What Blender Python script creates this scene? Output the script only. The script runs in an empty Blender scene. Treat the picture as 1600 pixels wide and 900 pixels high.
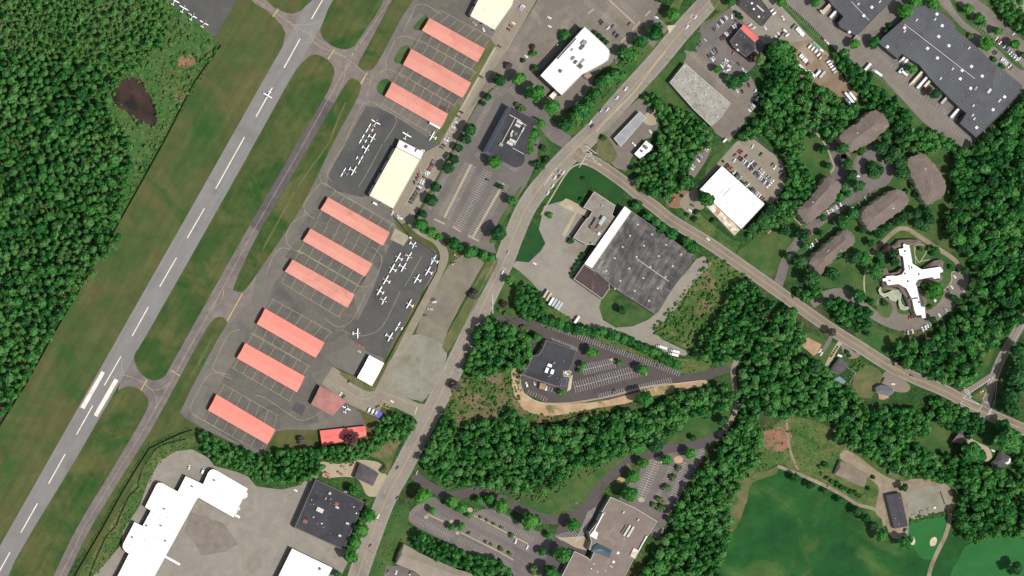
import bpy, bmesh, math, random
import numpy as np
from mathutils import Vector, Matrix
from mathutils.geometry import tessellate_polygon
random.seed(7); RNG = np.random.default_rng(7)
SC = bpy.context.scene; COL = SC.collection
S = 0.69            # metres per map unit
HC = 3000.0         # camera height
LEAN = 0.42         # the view comes from the west, 0.42 m of lean per metre of height
CAMX = -LEAN * HC
KEXP = 1.55

# ------------------------------------------------------------------ map helpers
def P(s, ox=0, oy=0, k=1.0):
    "map points from a string 'x,y x,y ...' read on a sub-map with origin ox,oy and k units per map unit"
    out = []
    for t in s.split():
        a, b = t.split(',')[:2]
        out.append((ox + float(a) / k, oy + float(b) / k))
    return out
def T(s, ox=0, oy=0, k=1.0):
    "triples x,y,r"
    out = []
    for t in s.split():
        a, b, c = t.split(',')
        out.append((ox + float(a) / k, oy + float(b) / k, float(c) / k))
    return out
def W(p):
    return ((p[0] - 800) * S, (450 - p[1]) * S)
def LIFT(p, h):
    "ground position of something whose top, h metres up, is surveyed at map point p"
    x, y = W(p)
    f = h / HC
    return (x + (CAMX - x) * f, y - y * f)
def area2(q):
    return sum(q[i][0] * q[(i + 1) % len(q)][1] - q[(i + 1) % len(q)][0] * q[i][1] for i in range(len(q)))
def ccw(q):
    return list(q) if area2(q) > 0 else list(q)[::-1]
def catmull(pts, closed=True, n=5):
    out = []; N = len(pts)
    rng = range(N) if closed else range(N - 1)
    for i in rng:
        if closed:
            p0, p1, p2, p3 = pts[i - 1], pts[i], pts[(i + 1) % N], pts[(i + 2) % N]
        else:
            p0, p1, p2, p3 = pts[max(i - 1, 0)], pts[i], pts[i + 1], pts[min(i + 2, N - 1)]
        for j in range(n):
            t = j / n; t2 = t * t; t3 = t2 * t
            out.append(tuple(.5 * (2 * p1[c] + (p2[c] - p0[c]) * t + (2 * p0[c] - 5 * p1[c] + 4 * p2[c] - p3[c]) * t2 + (3 * p1[c] - p0[c] - 3 * p2[c] + p3[c]) * t3) for c in (0, 1)))
    if not closed: out.append(tuple(pts[-1]))
    return out
def inset(q, d):
    "offset a CCW polygon inwards by d"
    n = len(q); out = []
    for i in range(n):
        a, b, c = Vector(q[i - 1]), Vector(q[i]), Vector(q[(i + 1) % n])
        e1 = (b - a); e2 = (c - b)
        if e1.length < 1e-6 or e2.length < 1e-6: out.append(tuple(b)); continue
        e1.normalize(); e2.normalize()
        n1 = Vector((-e1.y, e1.x)); n2 = Vector((-e2.y, e2.x))
        m = n1 + n2; l = m.length
        if l < .3: out.append(tuple(b + n1 * d)); continue
        m /= l
        out.append(tuple(b + m * (d / max(.35, m.dot(n1)))))
    return out
def inside(p, poly):
    x, y = p; c = False; n = len(poly); j = n - 1
    for i in range(n):
        xi, yi = poly[i]; xj, yj = poly[j]
        if (yi > y) != (yj > y) and x < (xj - xi) * (y - yi) / (yj - yi) + xi: c = not c
        j = i
    return c

# ------------------------------------------------------------------ colours, materials
def lin(c):
    c /= 255.0
    return c / 12.92 if c <= .04045 else ((c + .055) / 1.055) ** 2.4
def C(r, g, b, f=1.0):
    "true surface colour from the look of the sunlit surface"
    return tuple(min(.86, lin(v) / KEXP * f) for v in (r, g, b)) + (1,)
MATS = {}
def nd(nt, t, **kw):
    n = nt.nodes.new(t)
    for k, v in kw.items():
        if k in n.inputs.keys(): n.inputs[k].default_value = v
        else: setattr(n, k, v)
    return n
def base_mat(name, rough=.85, spec=.25, metal=0.0):
    m = bpy.data.materials.new(name); m.use_nodes = True
    b = m.node_tree.nodes['Principled BSDF']
    b.inputs['Roughness'].default_value = rough
    b.inputs['Specular IOR Level'].default_value = spec
    b.inputs['Metallic'].default_value = metal
    MATS[name] = m
    return m, m.node_tree, b
def mixc(nt, fac, a, b, mode='MIX'):
    n = nt.nodes.new('ShaderNodeMix'); n.data_type = 'RGBA'; n.blend_type = mode
    for sock, v in ((n.inputs[0], fac), (n.inputs[6], a), (n.inputs[7], b)):
        if hasattr(v, 'links') or isinstance(v, bpy.types.NodeSocket): nt.links.new(v, sock)
        else: sock.default_value = v
    return n.outputs[2]
def ramp(nt, fac, lo, hi, a=0.0, b=1.0):
    n = nt.nodes.new('ShaderNodeMapRange'); n.interpolation_type = 'SMOOTHSTEP'
    nt.links.new(fac, n.inputs[0])
    n.inputs[1].default_value = lo; n.inputs[2].default_value = hi
    n.inputs[3].default_value = a; n.inputs[4].default_value = b
    return n.outputs[0]
def noise(nt, co, scale, detail=5, rough=.55, dist=0.0):
    n = nd(nt, 'ShaderNodeTexNoise'); n.inputs['Scale'].default_value = scale
    n.inputs['Detail'].default_value = detail; n.inputs['Roughness'].default_value = rough
    n.inputs['Distortion'].default_value = dist
    nt.links.new(co, n.inputs['Vector'])
    return n.outputs['Fac']
def coords(nt, rot=0.0, sx=1.0, sy=1.0):
    tc = nd(nt, 'ShaderNodeTexCoord'); oi = nd(nt, 'ShaderNodeObjectInfo'); ad = nd(nt, 'ShaderNodeVectorMath', operation='ADD')
    nt.links.new(tc.outputs['Object'], ad.inputs[0]); nt.links.new(oi.outputs['Location'], ad.inputs[1])
    if rot == 0 and sx == 1 and sy == 1: return ad.outputs[0]
    mp = nd(nt, 'ShaderNodeMapping'); mp.inputs['Rotation'].default_value = (0, 0, rot)
    nt.links.new(ad.outputs[0], mp.inputs['Vector'])
    m2 = nd(nt, 'ShaderNodeMapping'); m2.inputs['Scale'].default_value = (sx, sy, 1)
    nt.links.new(mp.outputs['Vector'], m2.inputs['Vector'])
    return m2.outputs['Vector']
RUN = math.radians(60.5)   # runway direction above the x axis
def gmat(name, c1, c2=None, c3=None, s1=.02, s2=.012, fine=.25, fs=.9, mid=.15, ms=.12, rough=.92, spec=.15, streak=None, cracks=0.0, crs=.05, lines=None, t3=.56, seed=0):
    "weathered surface: broad mottling c1-c2, patches of c3, mid and fine grain, optional streaks, cracks, ribs"
    m, nt, b = base_mat(name, rough, spec)
    co = coords(nt)
    if seed:
        mp = nd(nt, 'ShaderNodeMapping'); mp.inputs['Location'].default_value = (seed * 37.1, seed * 53.7, 0)
        nt.links.new(co, mp.inputs['Vector']); co = mp.outputs['Vector']
    col = c1
    if c2: col = mixc(nt, ramp(nt, noise(nt, co, s1, 6, .6, .4), .36, .64), c1, c2)
    if c3: col = mixc(nt, ramp(nt, noise(nt, co, s2, 4, .6, .8), t3 - .03, t3 + .12), col, c3)
    if streak:
        cs = coords(nt, -streak[0], streak[1], streak[2])
        f = ramp(nt, noise(nt, cs, 1.0, 4, .6), .3, .7, 1 - streak[3], 1 + streak[3])
        v = nd(nt, 'ShaderNodeCombineColor'); [nt.links.new(f, v.inputs[i]) for i in range(3)]
        col = mixc(nt, 1.0, col, v.outputs[0], 'MULTIPLY')
    for sc_, amt, de in ((ms, mid, 4), (fs, fine, 3)):
        if amt:
            f = ramp(nt, noise(nt, co, sc_, de, .65), .25, .75, 1 - amt, 1 + amt)
            v = nd(nt, 'ShaderNodeCombineColor'); [nt.links.new(f, v.inputs[i]) for i in range(3)]
            col = mixc(nt, 1.0, col, v.outputs[0], 'MULTIPLY')
    if cracks:
        vo = nd(nt, 'ShaderNodeTexVoronoi'); vo.feature = 'DISTANCE_TO_EDGE'; vo.inputs['Scale'].default_value = crs
        nz = nd(nt, 'ShaderNodeTexNoise'); nz.inputs['Scale'].default_value = .15
        nt.links.new(co, nz.inputs['Vector'])
        wv = mixc(nt, .5, co, nz.outputs['Color'], 'ADD')
        nt.links.new(wv, vo.inputs['Vector'])
        f = ramp(nt, vo.outputs['Distance'], 0.0, .02, cracks, 0.0)
        col = mixc(nt, f, col, C(60, 57, 54))
    if lines:
        cs = coords(nt, -lines[0])
        wv = nd(nt, 'ShaderNodeTexWave'); wv.wave_type = 'BANDS'; wv.bands_direction = 'Y'
        wv.inputs['Scale'].default_value = lines[1] ; nt.links.new(cs, wv.inputs['Vector'])
        wv.inputs['Distortion'].default_value = .15
        f = ramp(nt, wv.outputs['Fac'], .55, .95, 0, lines[2])
        col = mixc(nt, f, col, lines[3])
    if isinstance(col, tuple): b.inputs['Base Color'].default_value = col
    else: nt.links.new(col, b.inputs['Base Color'])
    return m
def pmat(name, c, rough=.5, spec=.4, metal=0.0, var=.06, sc=.6):
    "painted or plain material with a little dirt"
    m, nt, b = base_mat(name, rough, spec, metal)
    co = coords(nt)
    f = ramp(nt, noise(nt, co, sc, 4, .6), .3, .7, 1 - var, 1 + var)
    v = nd(nt, 'ShaderNodeCombineColor'); [nt.links.new(f, v.inputs[i]) for i in range(3)]
    nt.links.new(mixc(nt, 1.0, c, v.outputs[0], 'MULTIPLY'), b.inputs['Base Color'])
    return m

# ------------------------------------------------------------------ objects
def tag(o, label=None, cat=None, group=None, kind=None):
    if label: o['label'] = short(label)
    if cat: o['category'] = cat
    if group: o['group'] = group
    if kind: o['kind'] = kind
    return o
def mesh_obj(name, verts, faces, mats, parent=None, fm=None, smooth=False):
    me = bpy.data.meshes.new(name); me.from_pydata([tuple(v) for v in verts], [], [tuple(f) for f in faces])
    for m in (mats if isinstance(mats, (list, tuple)) else [mats]): me.materials.append(m)
    if fm is not None: me.polygons.foreach_set('material_index', fm)
    if smooth: me.polygons.foreach_set('use_smooth', [True] * len(me.polygons))
    me.update()
    o = bpy.data.objects.new(name, me); COL.objects.link(o)
    if parent: o.parent = parent
    return o
def empty(name, loc, label=None, cat=None, group=None, kind=None):
    o = bpy.data.objects.new(name, None); COL.objects.link(o); o.location = loc; o.empty_display_size = .5
    return tag(o, label, cat, group, kind)
def dup(root, loc, rotz=0.0, scale=1.0):
    r = root.copy(); COL.objects.link(r); r.location = loc; r.rotation_euler = (0, 0, rotz); r.scale = (scale, scale, scale)
    for ch in root.children:
        c = ch.copy(); COL.objects.link(c); c.parent = r
        for g in ch.children:
            d = g.copy(); COL.objects.link(d); d.parent = c
    return r
class MB:
    def __init__(s): s.v = []; s.f = []; s.m = []
    def face(s, pts, mi=0):
        n = len(s.v); s.v += [tuple(p) for p in pts]; s.f.append(tuple(range(n, n + len(pts)))); s.m.append(mi)
    def box(s, cx, cy, z0, sx, sy, sz, a=0.0, mi=0, taper=1.0):
        ca, sa = math.cos(a), math.sin(a); n = len(s.v)
        for z, t in ((z0, 1), (z0 + sz, taper)):
            for ux, uy in ((-1, -1), (1, -1), (1, 1), (-1, 1)):
                x, y = ux * sx / 2 * t, uy * sy / 2 * t
                s.v.append((cx + x * ca - y * sa, cy + x * sa + y * ca, z))
        for q in ((3, 2, 1, 0), (4, 5, 6, 7), (0, 1, 5, 4), (1, 2, 6, 5), (2, 3, 7, 6), (3, 0, 4, 7)):
            s.f.append(tuple(n + i for i in q)); s.m.append(mi)
    def prism(s, q, z0, z1, mi=0, mt=None, bottom=False):
        q = ccw(q); n = len(s.v); N = len(q)
        s.v += [(x, y, z0) for x, y in q] + [(x, y, z1) for x, y in q]
        for i in range(N):
            j = (i + 1) % N; s.f.append((n + i, n + j, n + N + j, n + N + i)); s.m.append(mi)
        for t in tessellate_polygon([[Vector((x, y, 0)) for x, y in q]]):
            a, b, c = t
            u = (q[b][0]-q[a][0])*(q[c][1]-q[a][1])-(q[b][1]-q[a][1])*(q[c][0]-q[a][0])
            if u < 0: b, c = c, b
            s.f.append((n + N + a, n + N + b, n + N + c)); s.m.append(mi if mt is None else mt)
            if bottom: s.f.append((n + a, n + c, n + b)); s.m.append(mi)
    def loft(s, secs, mi=0, caps=True):
        "secs: lists of points of equal length"
        n = len(s.v); k = len(secs[0])
        for q in secs: s.v += [tuple(p) for p in q]
        for i in range(len(secs) - 1):
            for j in range(k):
                a = n + i * k + j; b = n + i * k + (j + 1) % k
                s.f.append((a, b, b + k, a + k)); s.m.append(mi)
        if caps:
            s.f.append(tuple(n + j for j in range(k))[::-1]); s.m.append(mi)
            s.f.append(tuple(n + (len(secs) - 1) * k + j for j in range(k))); s.m.append(mi)
    def cyl(s, a, b, r0, r1=None, seg=8, mi=0):
        a, b = Vector(a), Vector(b); r1 = r0 if r1 is None else r1
        d = (b - a).normalized(); u = d.orthogonal().normalized(); w = d.cross(u)
        secs = [[tuple(c + (u * math.cos(t) + w * math.sin(t)) * r) for t in (2 * math.pi * i / seg for i in range(seg))] for c, r in ((a, r0), (b, r1))]
        s.loft(secs, mi)
    def build(s, name, mats, parent=None, smooth=False):
        return mesh_obj(name, s.v, s.f, mats, parent, s.m if isinstance(mats, (list, tuple)) else None, smooth)

# ------------------------------------------------------------------ flat ground sheets
LV = {}; SURF = []; LATE = []
def surf_add(q, z, o):
    xs = [p[0] for p in q]; ys = [p[1] for p in q]; SURF.append([min(xs), max(xs), min(ys), max(ys), q, z, o])
def ground_z(x, y):
    z = 0.0
    for a, b, c, d, q, h, o in SURF:
        if h > z and a <= x <= b and c <= y <= d and inside((x, y), q): z = h
    return z
def level(cls):
    "order in which the sheets lie over each other"
    LV[cls] = LV.get(cls, 0) + 1
    return {'field': 0, 'lot': 1, 'road': 2, 'island': 3}[cls] + .001 * LV[cls]
def finish_ground():
    "lay every sheet 6 mm above the ones it can touch, then paint the markings on top"
    SURF.sort(key=lambda s: s[5])
    done = []
    for s in SURF:
        z = .012
        for d in done:
            if d[0] < s[1] and s[0] < d[1] and d[2] < s[3] and s[2] < d[3]: z = max(z, d[5] + .006)
        s[5] = z; done.append(s)
        for v in s[6].data.vertices: v.co.z = z
        s[6].data.update()
    for f in LATE: f()
    print('GROUND top', max(s[5] for s in SURF))
def sheet(name, m, pts, cls='field', label=None, cat=None, smooth=True, parent=None, n=5, jit=0.0, z=None, kind='structure'):
    if smooth: pts = catmull(pts, True, n)
    q = ccw([W(p) for p in pts])
    if jit:
        q = [(x + random.uniform(-jit, jit), y + random.uniform(-jit, jit)) for x, y in q]
    z = level(cls) if z is None else z
    tri = []
    for a, b, c in tessellate_polygon([[Vector((x, y, 0)) for x, y in q]]):
        u = (q[b][0]-q[a][0])*(q[c][1]-q[a][1])-(q[b][1]-q[a][1])*(q[c][0]-q[a][0])
        tri.append((a, b, c) if u > 0 else (a, c, b))
    o = mesh_obj(name, [(x, y, z) for x, y in q], tri, m, parent)
    surf_add(q, z, o)
    if parent is None: tag(o, label, cat or name.replace('_', ' '), None, kind)
    return o
def strip_faces(mb, w, hw, z, closed=False, mi=0):
    "ribbon along world points w, half width hw"
    n = len(w); L = []; R = []
    for i in range(n):
        a = Vector(w[i - 1] if (i or closed) else w[i]); b = Vector(w[(i + 1) % n] if (i < n - 1 or closed) else w[i])
        d = b - a
        if d.length < 1e-9: d = Vector((1, 0))
        d.normalize(); nx, ny = -d.y * hw, d.x * hw
        L.append((w[i][0] + nx, w[i][1] + ny, z)); R.append((w[i][0] - nx, w[i][1] - ny, z))
    for i in range(n if closed else n - 1):
        j = (i + 1) % n
        mb.face((R[i], R[j], L[j], L[i]), mi)
def ribbon(name, m, pts, hw, cls='road', label=None, cat=None, smooth=True, parent=None, n=6, z=None):
    "hw in map units"
    if smooth: pts = catmull(pts, False, n)
    z = level(cls) if z is None else z
    mb = MB(); wp = [W(p) for p in pts]; strip_faces(mb, wp, hw * S, z)
    o = mb.build(name, m, parent)
    n_ = len(mb.f); surf_add([mb.v[4 * i + 3][:2] for i in range(n_)] + [mb.v[4 * n_ - 2][:2]] + [mb.v[4 * i + 1][:2] for i in range(n_ - 1, -1, -1)] + [mb.v[0][:2]], z, o)
    if parent is None: tag(o, label, cat or name.replace('_', ' '), None, 'structure')
    return o
class Paint:
    "painted markings of one surface, gathered in one mesh under it, 15 mm above whatever they lie on"
    def __init__(s): s.mb = MB(); s.q = []
    def line(s, *a, **k): s.q.append((s.line_, a, k))
    def poly(s, *a): s.q.append((s.poly_, a, {}))
    def line_(s, pts, wm=.3, smooth=False, closed=False, n=6):
        if smooth: pts = catmull(pts, closed, n)
        w = [W(p) for p in pts]
        if len(w) == 2: w = [w[0], ((w[0][0] + w[1][0]) / 2, (w[0][1] + w[1][1]) / 2), w[1]]
        zs = [ground_z(*p) + .015 for p in w]
        zs = [max(zs[max(0, i - 1):i + 2]) for i in range(len(zs))]
        k = len(s.mb.v); strip_faces(s.mb, w, wm / 2, 0, closed)
        for f in range((len(s.mb.v) - k) // 4):
            for c_, q in ((0, f), (1, (f + 1) % len(w)), (2, (f + 1) % len(w)), (3, f)):
                v = s.mb.v[k + 4 * f + c_]; s.mb.v[k + 4 * f + c_] = (v[0], v[1], zs[q])
    def poly_(s, pts):
        q = ccw([W(p) for p in pts]); z = max(ground_z(*p) for p in q) + .015
        s.mb.face([(x, y, z) for x, y in q])
    def stalls(s, a, b, vec, n, wm=.28):
        for i in range(n + 1):
            t = i / n; x = a[0] + (b[0] - a[0]) * t; y = a[1] + (b[1] - a[1]) * t
            s.line([(x, y), (x + vec[0], y + vec[1])], wm)
    def build(s, name, m, parent):
        def go():
            for f, a, k in s.q: f(*a, **k)
            s.mb.build(name, m, parent)
        LATE.append(go)
def short(s):
    "drop articles until a label has at most 16 words"
    while len(s.replace('-', ' ').split()) > 16 and ' the ' in s:
        i = s.rindex(' the '); s = s[:i] + s[i + 4:]
    if len(s.replace('-', ' ').split()) > 16: s = s.replace('dark grey', 'dark').replace('estate car', 'car')
    return s
ORD = 'first second third fourth fifth sixth seventh eighth ninth tenth eleventh twelfth thirteenth fourteenth fifteenth sixteenth seventeenth eighteenth nineteenth twentieth'.split()
def ordw(i):
    if i < 20: return ORD[i]
    t = {2: 'twenty', 3: 'thirty', 4: 'forty'}[(i + 1) // 10]
    return t + ('-' + ORD[(i + 1) % 10 - 1] if (i + 1) % 10 else 'th') if (i + 1) % 10 else t[:-1] + 'ieth'
def endof(a, b):
    "which end of a row the first item is at"
    dx, dy = a[0] - b[0], a[1] - b[1]
    if abs(dy) >= abs(dx) * .6: return 'north' if dy < 0 else 'south'
    return 'west' if dx < 0 else 'east'
# ================================================================== GROUND
RS = (RUN, .012, .16)
g_under = gmat('forest_floor', C(44, 78, 36), C(62, 92, 44), C(84, 84, 56), s1=.03, s2=.02, fine=.5, fs=.5, mid=.35, ms=.15)
g_air = gmat('airfield_grass', C(70, 92, 48), C(97, 95, 58), C(54, 90, 40), s1=.016, s2=.012, fine=.12, fs=.7, mid=.12, ms=.07, streak=(RUN, .010, .13, .10))
g_isl = gmat('mown_grass', C(58, 86, 40), C(94, 96, 56), C(46, 82, 34), s1=.022, s2=.02, fine=.12, fs=.7, mid=.12, ms=.08, streak=(RUN, .012, .16, .12), seed=1)
g_verge = gmat('verge_grass', C(92, 104, 62), C(118, 112, 76), C(66, 96, 46), s1=.03, s2=.03, fine=.16, fs=.6, mid=.14, ms=.1, seed=2)
g_lawn = gmat('lawn_grass', C(58, 96, 46), C(86, 104, 58), C(48, 84, 40), s1=.03, s2=.02, fine=.16, fs=.6, mid=.15, ms=.1, seed=3)
g_dark = gmat('watered_lawn', C(34, 76, 38), C(44, 84, 40), None, s1=.03, fine=.08, fs=.6, mid=.1, ms=.06, seed=4)
g_golf = gmat('fairway_grass', C(30, 80, 38), C(42, 92, 40), C(72, 100, 50), s1=.014, s2=.014, fine=.12, fs=.5, mid=.2, ms=.05, t3=.55, streak=(.5, .008, .05, .10), seed=5)
g_golf2 = gmat('cut_fairway_grass', C(46, 108, 54), C(52, 112, 58), None, s1=.02, fine=.06, fs=.5, mid=.06, ms=.06, streak=(.4, .01, .09, .06), seed=6)
g_scrub = gmat('scrub_grass', C(72, 104, 50), C(104, 110, 66), C(58, 92, 42), s1=.035, s2=.03, fine=.3, fs=.45, mid=.22, ms=.14, seed=7)
g_marsh = gmat('marsh_grass', C(64, 104, 50), C(92, 110, 62), C(52, 92, 44), s1=.03, s2=.03, fine=.3, fs=.4, mid=.25, ms=.15, seed=8)
g_soil = gmat('bare_soil', C(184, 154, 120), C(196, 166, 132), C(122, 118, 78), s1=.06, s2=.05, fine=.14, fs=.8, t3=.6, seed=9)
g_brown = gmat('brown_soil', C(128, 110, 84), C(102, 104, 62), C(74, 98, 48), s1=.05, s2=.05, fine=.25, fs=.6, mid=.2, t3=.49, seed=10)
g_red = gmat('red_soil', C(154, 112, 92), C(134, 112, 84), C(90, 104, 60), s1=.08, s2=.06, fine=.2, fs=.6, seed=11)
g_mulch = gmat('mulch_bed', C(112, 88, 72), C(96, 92, 62), C(78, 100, 54), s1=.1, s2=.08, fine=.25, fs=.7, seed=12)
g_gravel = gmat('gravel', C(138, 130, 114), C(126, 120, 104), None, s1=.05, fine=.1, fs=1.2, mid=.08, seed=13)
g_gravel2 = gmat('mossy_gravel', C(154, 148, 134), C(141, 138, 121), C(128, 120, 98), s1=.05, s2=.05, fine=.16, fs=.9, mid=.1, t3=.6, seed=14)
a_run = gmat('runway_asphalt', C(142, 138, 134), C(136, 132, 128), C(129, 126, 122), s1=.02, s2=.015, fine=.05, fs=.9, mid=.05, ms=.1, streak=(RUN, .006, .22, .05))
a_taxi = gmat('taxiway_asphalt', C(122, 113, 109), C(129, 120, 115), C(114, 106, 104), s1=.03, s2=.02, fine=.06, fs=.9, streak=(RUN, .008, .3, .06))
a_taxid = gmat('dark_taxiway_asphalt', C(98, 91, 92), C(104, 97, 96), None, s1=.03, fine=.06, fs=.9, streak=(RUN, .008, .3, .07))
a_conn = gmat('worn_taxiway_asphalt', C(137, 126, 118), C(128, 119, 112), C(120, 114, 110), s1=.03, s2=.02, fine=.06, fs=.9, streak=(RUN, .01, .2, .05))
a_apron = gmat('apron_asphalt', C(118, 113, 105), C(126, 119, 111), C(107, 103, 98), s1=.025, s2=.02, fine=.08, fs=1.0, mid=.08, cracks=0.14, crs=.05)
a_lane = gmat('hangar_lane_asphalt', C(106, 103, 96), C(114, 108, 99), C(96, 93, 89), s1=.03, s2=.025, fine=.10, fs=.9, mid=.10, ms=.2, cracks=0.20, crs=.07, seed=2)
a_ramp = gmat('tie_down_asphalt', C(89, 89, 87), C(98, 96, 92), C(81, 82, 83), s1=.025, s2=.02, fine=.09, fs=.9, mid=.08, cracks=0.12, crs=.06, seed=3)
a_new = gmat('fresh_asphalt', C(88, 81, 80), C(94, 87, 84), None, s1=.03, fine=.06, fs=.9, mid=.06, seed=4)
a_new2 = gmat('darker_fresh_asphalt', C(94, 86, 85), C(100, 92, 90), C(88, 80, 79), s1=.03, s2=.03, fine=.06, fs=.9, mid=.06, seed=5)
a_lot = gmat('parking_asphalt', C(121, 114, 108), C(114, 107, 102), C(128, 120, 113), s1=.03, s2=.02, fine=.08, fs=.9, mid=.08, cracks=0.10, crs=.06, seed=6)
a_lot2 = gmat('old_parking_asphalt', C(134, 125, 114), C(126, 117, 107), C(142, 133, 120), s1=.03, s2=.02, fine=.09, fs=.9, mid=.09, cracks=0.12, crs=.06, seed=7)
a_lot3 = gmat('mauve_parking_asphalt', C(119, 111, 107), C(126, 117, 112), C(111, 104, 100), s1=.03, s2=.02, fine=.07, fs=.9, mid=.08, streak=(-.45, .02, .3, .06), cracks=0.12, seed=8)
a_beige = gmat('pale_old_asphalt', C(152, 142, 124), C(146, 136, 119), C(160, 150, 132), s1=.03, s2=.03, fine=.07, fs=.9, mid=.07, ms=.1, cracks=0.08, crs=.04, seed=9)
a_yard = gmat('pale_yard_paving', C(155, 148, 135), C(148, 141, 129), C(142, 131, 117), s1=.025, s2=.02, fine=.08, fs=.8, mid=.09, seed=10)
a_dirt = gmat('dirt_yard', C(150, 130, 108), C(138, 118, 98), C(166, 148, 124), s1=.04, s2=.03, fine=.12, fs=.7, mid=.12, seed=11)
a_road = gmat('road_asphalt', C(148, 139, 127), C(154, 145, 132), C(138, 130, 121), s1=.03, s2=.02, fine=.06, fs=.9, mid=.05, cracks=0.08, crs=.04, seed=12)
a_road2 = gmat('side_road_asphalt', C(139, 127, 113), C(145, 133, 118), C(130, 119, 107), s1=.03, s2=.02, fine=.06, fs=.9, mid=.05, cracks=0.06, crs=.05, seed=13)
a_ware = gmat('truck_lane_asphalt', C(130, 122, 114), C(136, 127, 117), C(118, 111, 104), s1=.025, s2=.02, fine=.08, fs=.9, mid=.08, ms=.12, cracks=0.10, crs=.05, seed=14)
a_path = gmat('path_surface', C(150, 134, 112), C(160, 144, 122), C(134, 120, 100), s1=.06, s2=.05, fine=.1, fs=.9, seed=15)
a_conc = gmat('concrete', C(182, 168, 142), C(174, 160, 136), C(190, 178, 154), s1=.06, s2=.04, fine=.06, fs=1.1, mid=.06, seed=16)
a_conc2 = gmat('pale_concrete', C(212, 194, 162), C(202, 184, 154), None, s1=.08, fine=.05, fs=1.1, mid=.05, seed=17)
a_patch = gmat('concrete_patch', C(176, 166, 146), C(168, 158, 138), None, s1=.06, fine=.06, fs=1.1, seed=18)
sand = gmat('bunker_sand', C(226, 204, 168), C(214, 190, 156), None, s1=.2, fine=.06, fs=1.2)
wet = gmat('pond_water', C(72, 53, 47), C(60, 46, 40), C(32, 36, 30), s1=.05, s2=.03, fine=.15, fs=.5, rough=.6, spec=.08, t3=.46)
creek = gmat('stream_water', C(66, 36, 32), C(40, 30, 26), None, s1=.15, fine=.3, fs=.5, rough=.7, spec=.05)
p_white = gmat('white_road_paint', C(232, 228, 222), C(216, 212, 206), None, s1=.3, fine=.05, fs=2)
p_bright = gmat('runway_paint', C(250, 240, 228), C(240, 228, 214), None, s1=.2, fine=.05, fs=2)
p_stall = gmat('worn_stall_paint', C(206, 198, 188), C(178, 170, 160), None, s1=.4, fine=.12, fs=2)
p_stall2 = gmat('crisp_stall_paint', C(232, 224, 218), C(214, 206, 200), None, s1=.4, fine=.1, fs=2)
p_yel = gmat('worn_yellow_paint', C(196, 184, 138), C(178, 168, 128), None, s1=.1, fine=.1, fs=1.5)
p_yel2 = gmat('yellow_road_paint', C(212, 184, 120), C(200, 174, 118), None, s1=.2, fine=.1, fs=1.5)

X = []   # level lookup
o = mesh_obj('ground', [(-3500, -3500, 0), (3500, -3500, 0), (3500, 3500, 0), (-3500, 3500, 0)], [(0, 1, 2, 3)], g_under)
tag(o, 'dark green forest floor and rough ground reaching to the horizon', 'ground', None, 'structure')

# ---- fields
sheet('airfield_grass', g_air, P('369,-8 336,59 345,71 302,132 257,220 215,296 174,369 130,443 85,520 41,600 -8,680 -8,908 116,908 192,767 232,700 250,688 285,676 318,690 420,716 500,702 575,692 606,660 690,480 770,350 830,-8'), 'field', 'mown green and brown airfield grass either side of the runway', smooth=False)
sheet('marsh', g_marsh, P('150,-8 262,-8 336,58 345,72 302,132 257,220 214,296 176,366 150,330 150,200 140,60'), 'field', 'light green marshy meadow around the dark pond', 'meadow', smooth=False)
sheet('woodland_clearing', g_brown, P('705,600 722,590 760,588 800,580 818,590 812,625 790,640 770,655 735,668 712,665 700,640'), 'field', 'brown bare clearing in the woods west of the flat black office', 'clearing', jit=.6)
sheet('wood_verge', g_lawn, P('780,762 840,770 900,735 960,715 1000,700 1045,690 1090,668 1120,655 1140,640 1128,680 1080,700 1000,712 960,745 925,785 880,808 850,812 810,795 780,778'), 'field', 'green grass slope between the wood and the curved office drive', 'grass')
sheet('woodland_lawn', g_lawn, P('1030,690 1050,668 1095,650 1125,640 1138,655 1118,680 1080,694 1045,700'), 'field', 'small mown lawn between the woods and the narrow lane', 'lawn')
sheet('road_bank', g_lawn, P('880,190 905,165 945,108 968,75 1000,40 1025,18 1042,40 1032,70 1005,98 960,148 925,190 905,206 885,206'), 'field', 'grassy wooded bank along the west side of the main road', 'grass')
sheet('corner_lawn', g_dark, P('908,258 893,264 878,285 860,312 846,340 843,357 852,350 870,326 886,312 903,318 918,296 928,290 945,305 962,320 972,306 974,296 950,280 925,264'), 'field', 'dark green watered lawn at the road corner by the grey front block', 'lawn', n=3)
sheet('entrance_lawn', g_dark, P('836,350 848,374 850,382 838,400 825,410 808,412 806,408 820,376'), 'field', 'dark green lawn strip beside the main road south of the factory entrance', 'lawn', n=3)
sheet('south_lawn', g_lawn, P('790,432 812,424 830,440 842,452 850,470 850,500 830,500 800,496 770,492 778,465'), 'field', 'green lawn south of the factory yard with trees on it', 'lawn')
sheet('round_lawn', g_lawn, P('938,455 952,450 985,472 1020,491 1015,498 990,508 968,512 948,502 936,482 935,465'), 'field', 'rounded green lawn below the big dark roofed factory', 'lawn')
sheet('scrub_field', g_scrub, P('1098,408 1125,400 1160,425 1200,470 1200,500 1150,530 1080,545 1040,530 1008,520 1020,500 1050,465 1075,435'), 'field', 'rough scrubby meadow dotted with bushes east of the factory', 'meadow')
sheet('scrub_soil', g_brown, P('1100,425 1120,440 1112,480 1085,505 1060,520 1050,515 1080,480 1092,450'), 'field', 'bare brown soil patch in the scrubby meadow', 'soil', jit=1)
sheet('hedge_bank', g_scrub, P('775,500 845,478 900,500 960,520 1010,535 1060,560 1140,560 1140,575 1080,585 1020,570 960,548 880,520 800,502'), 'field', 'grassy bank under the long hedge by the fresh parking lot', 'grass')
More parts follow.
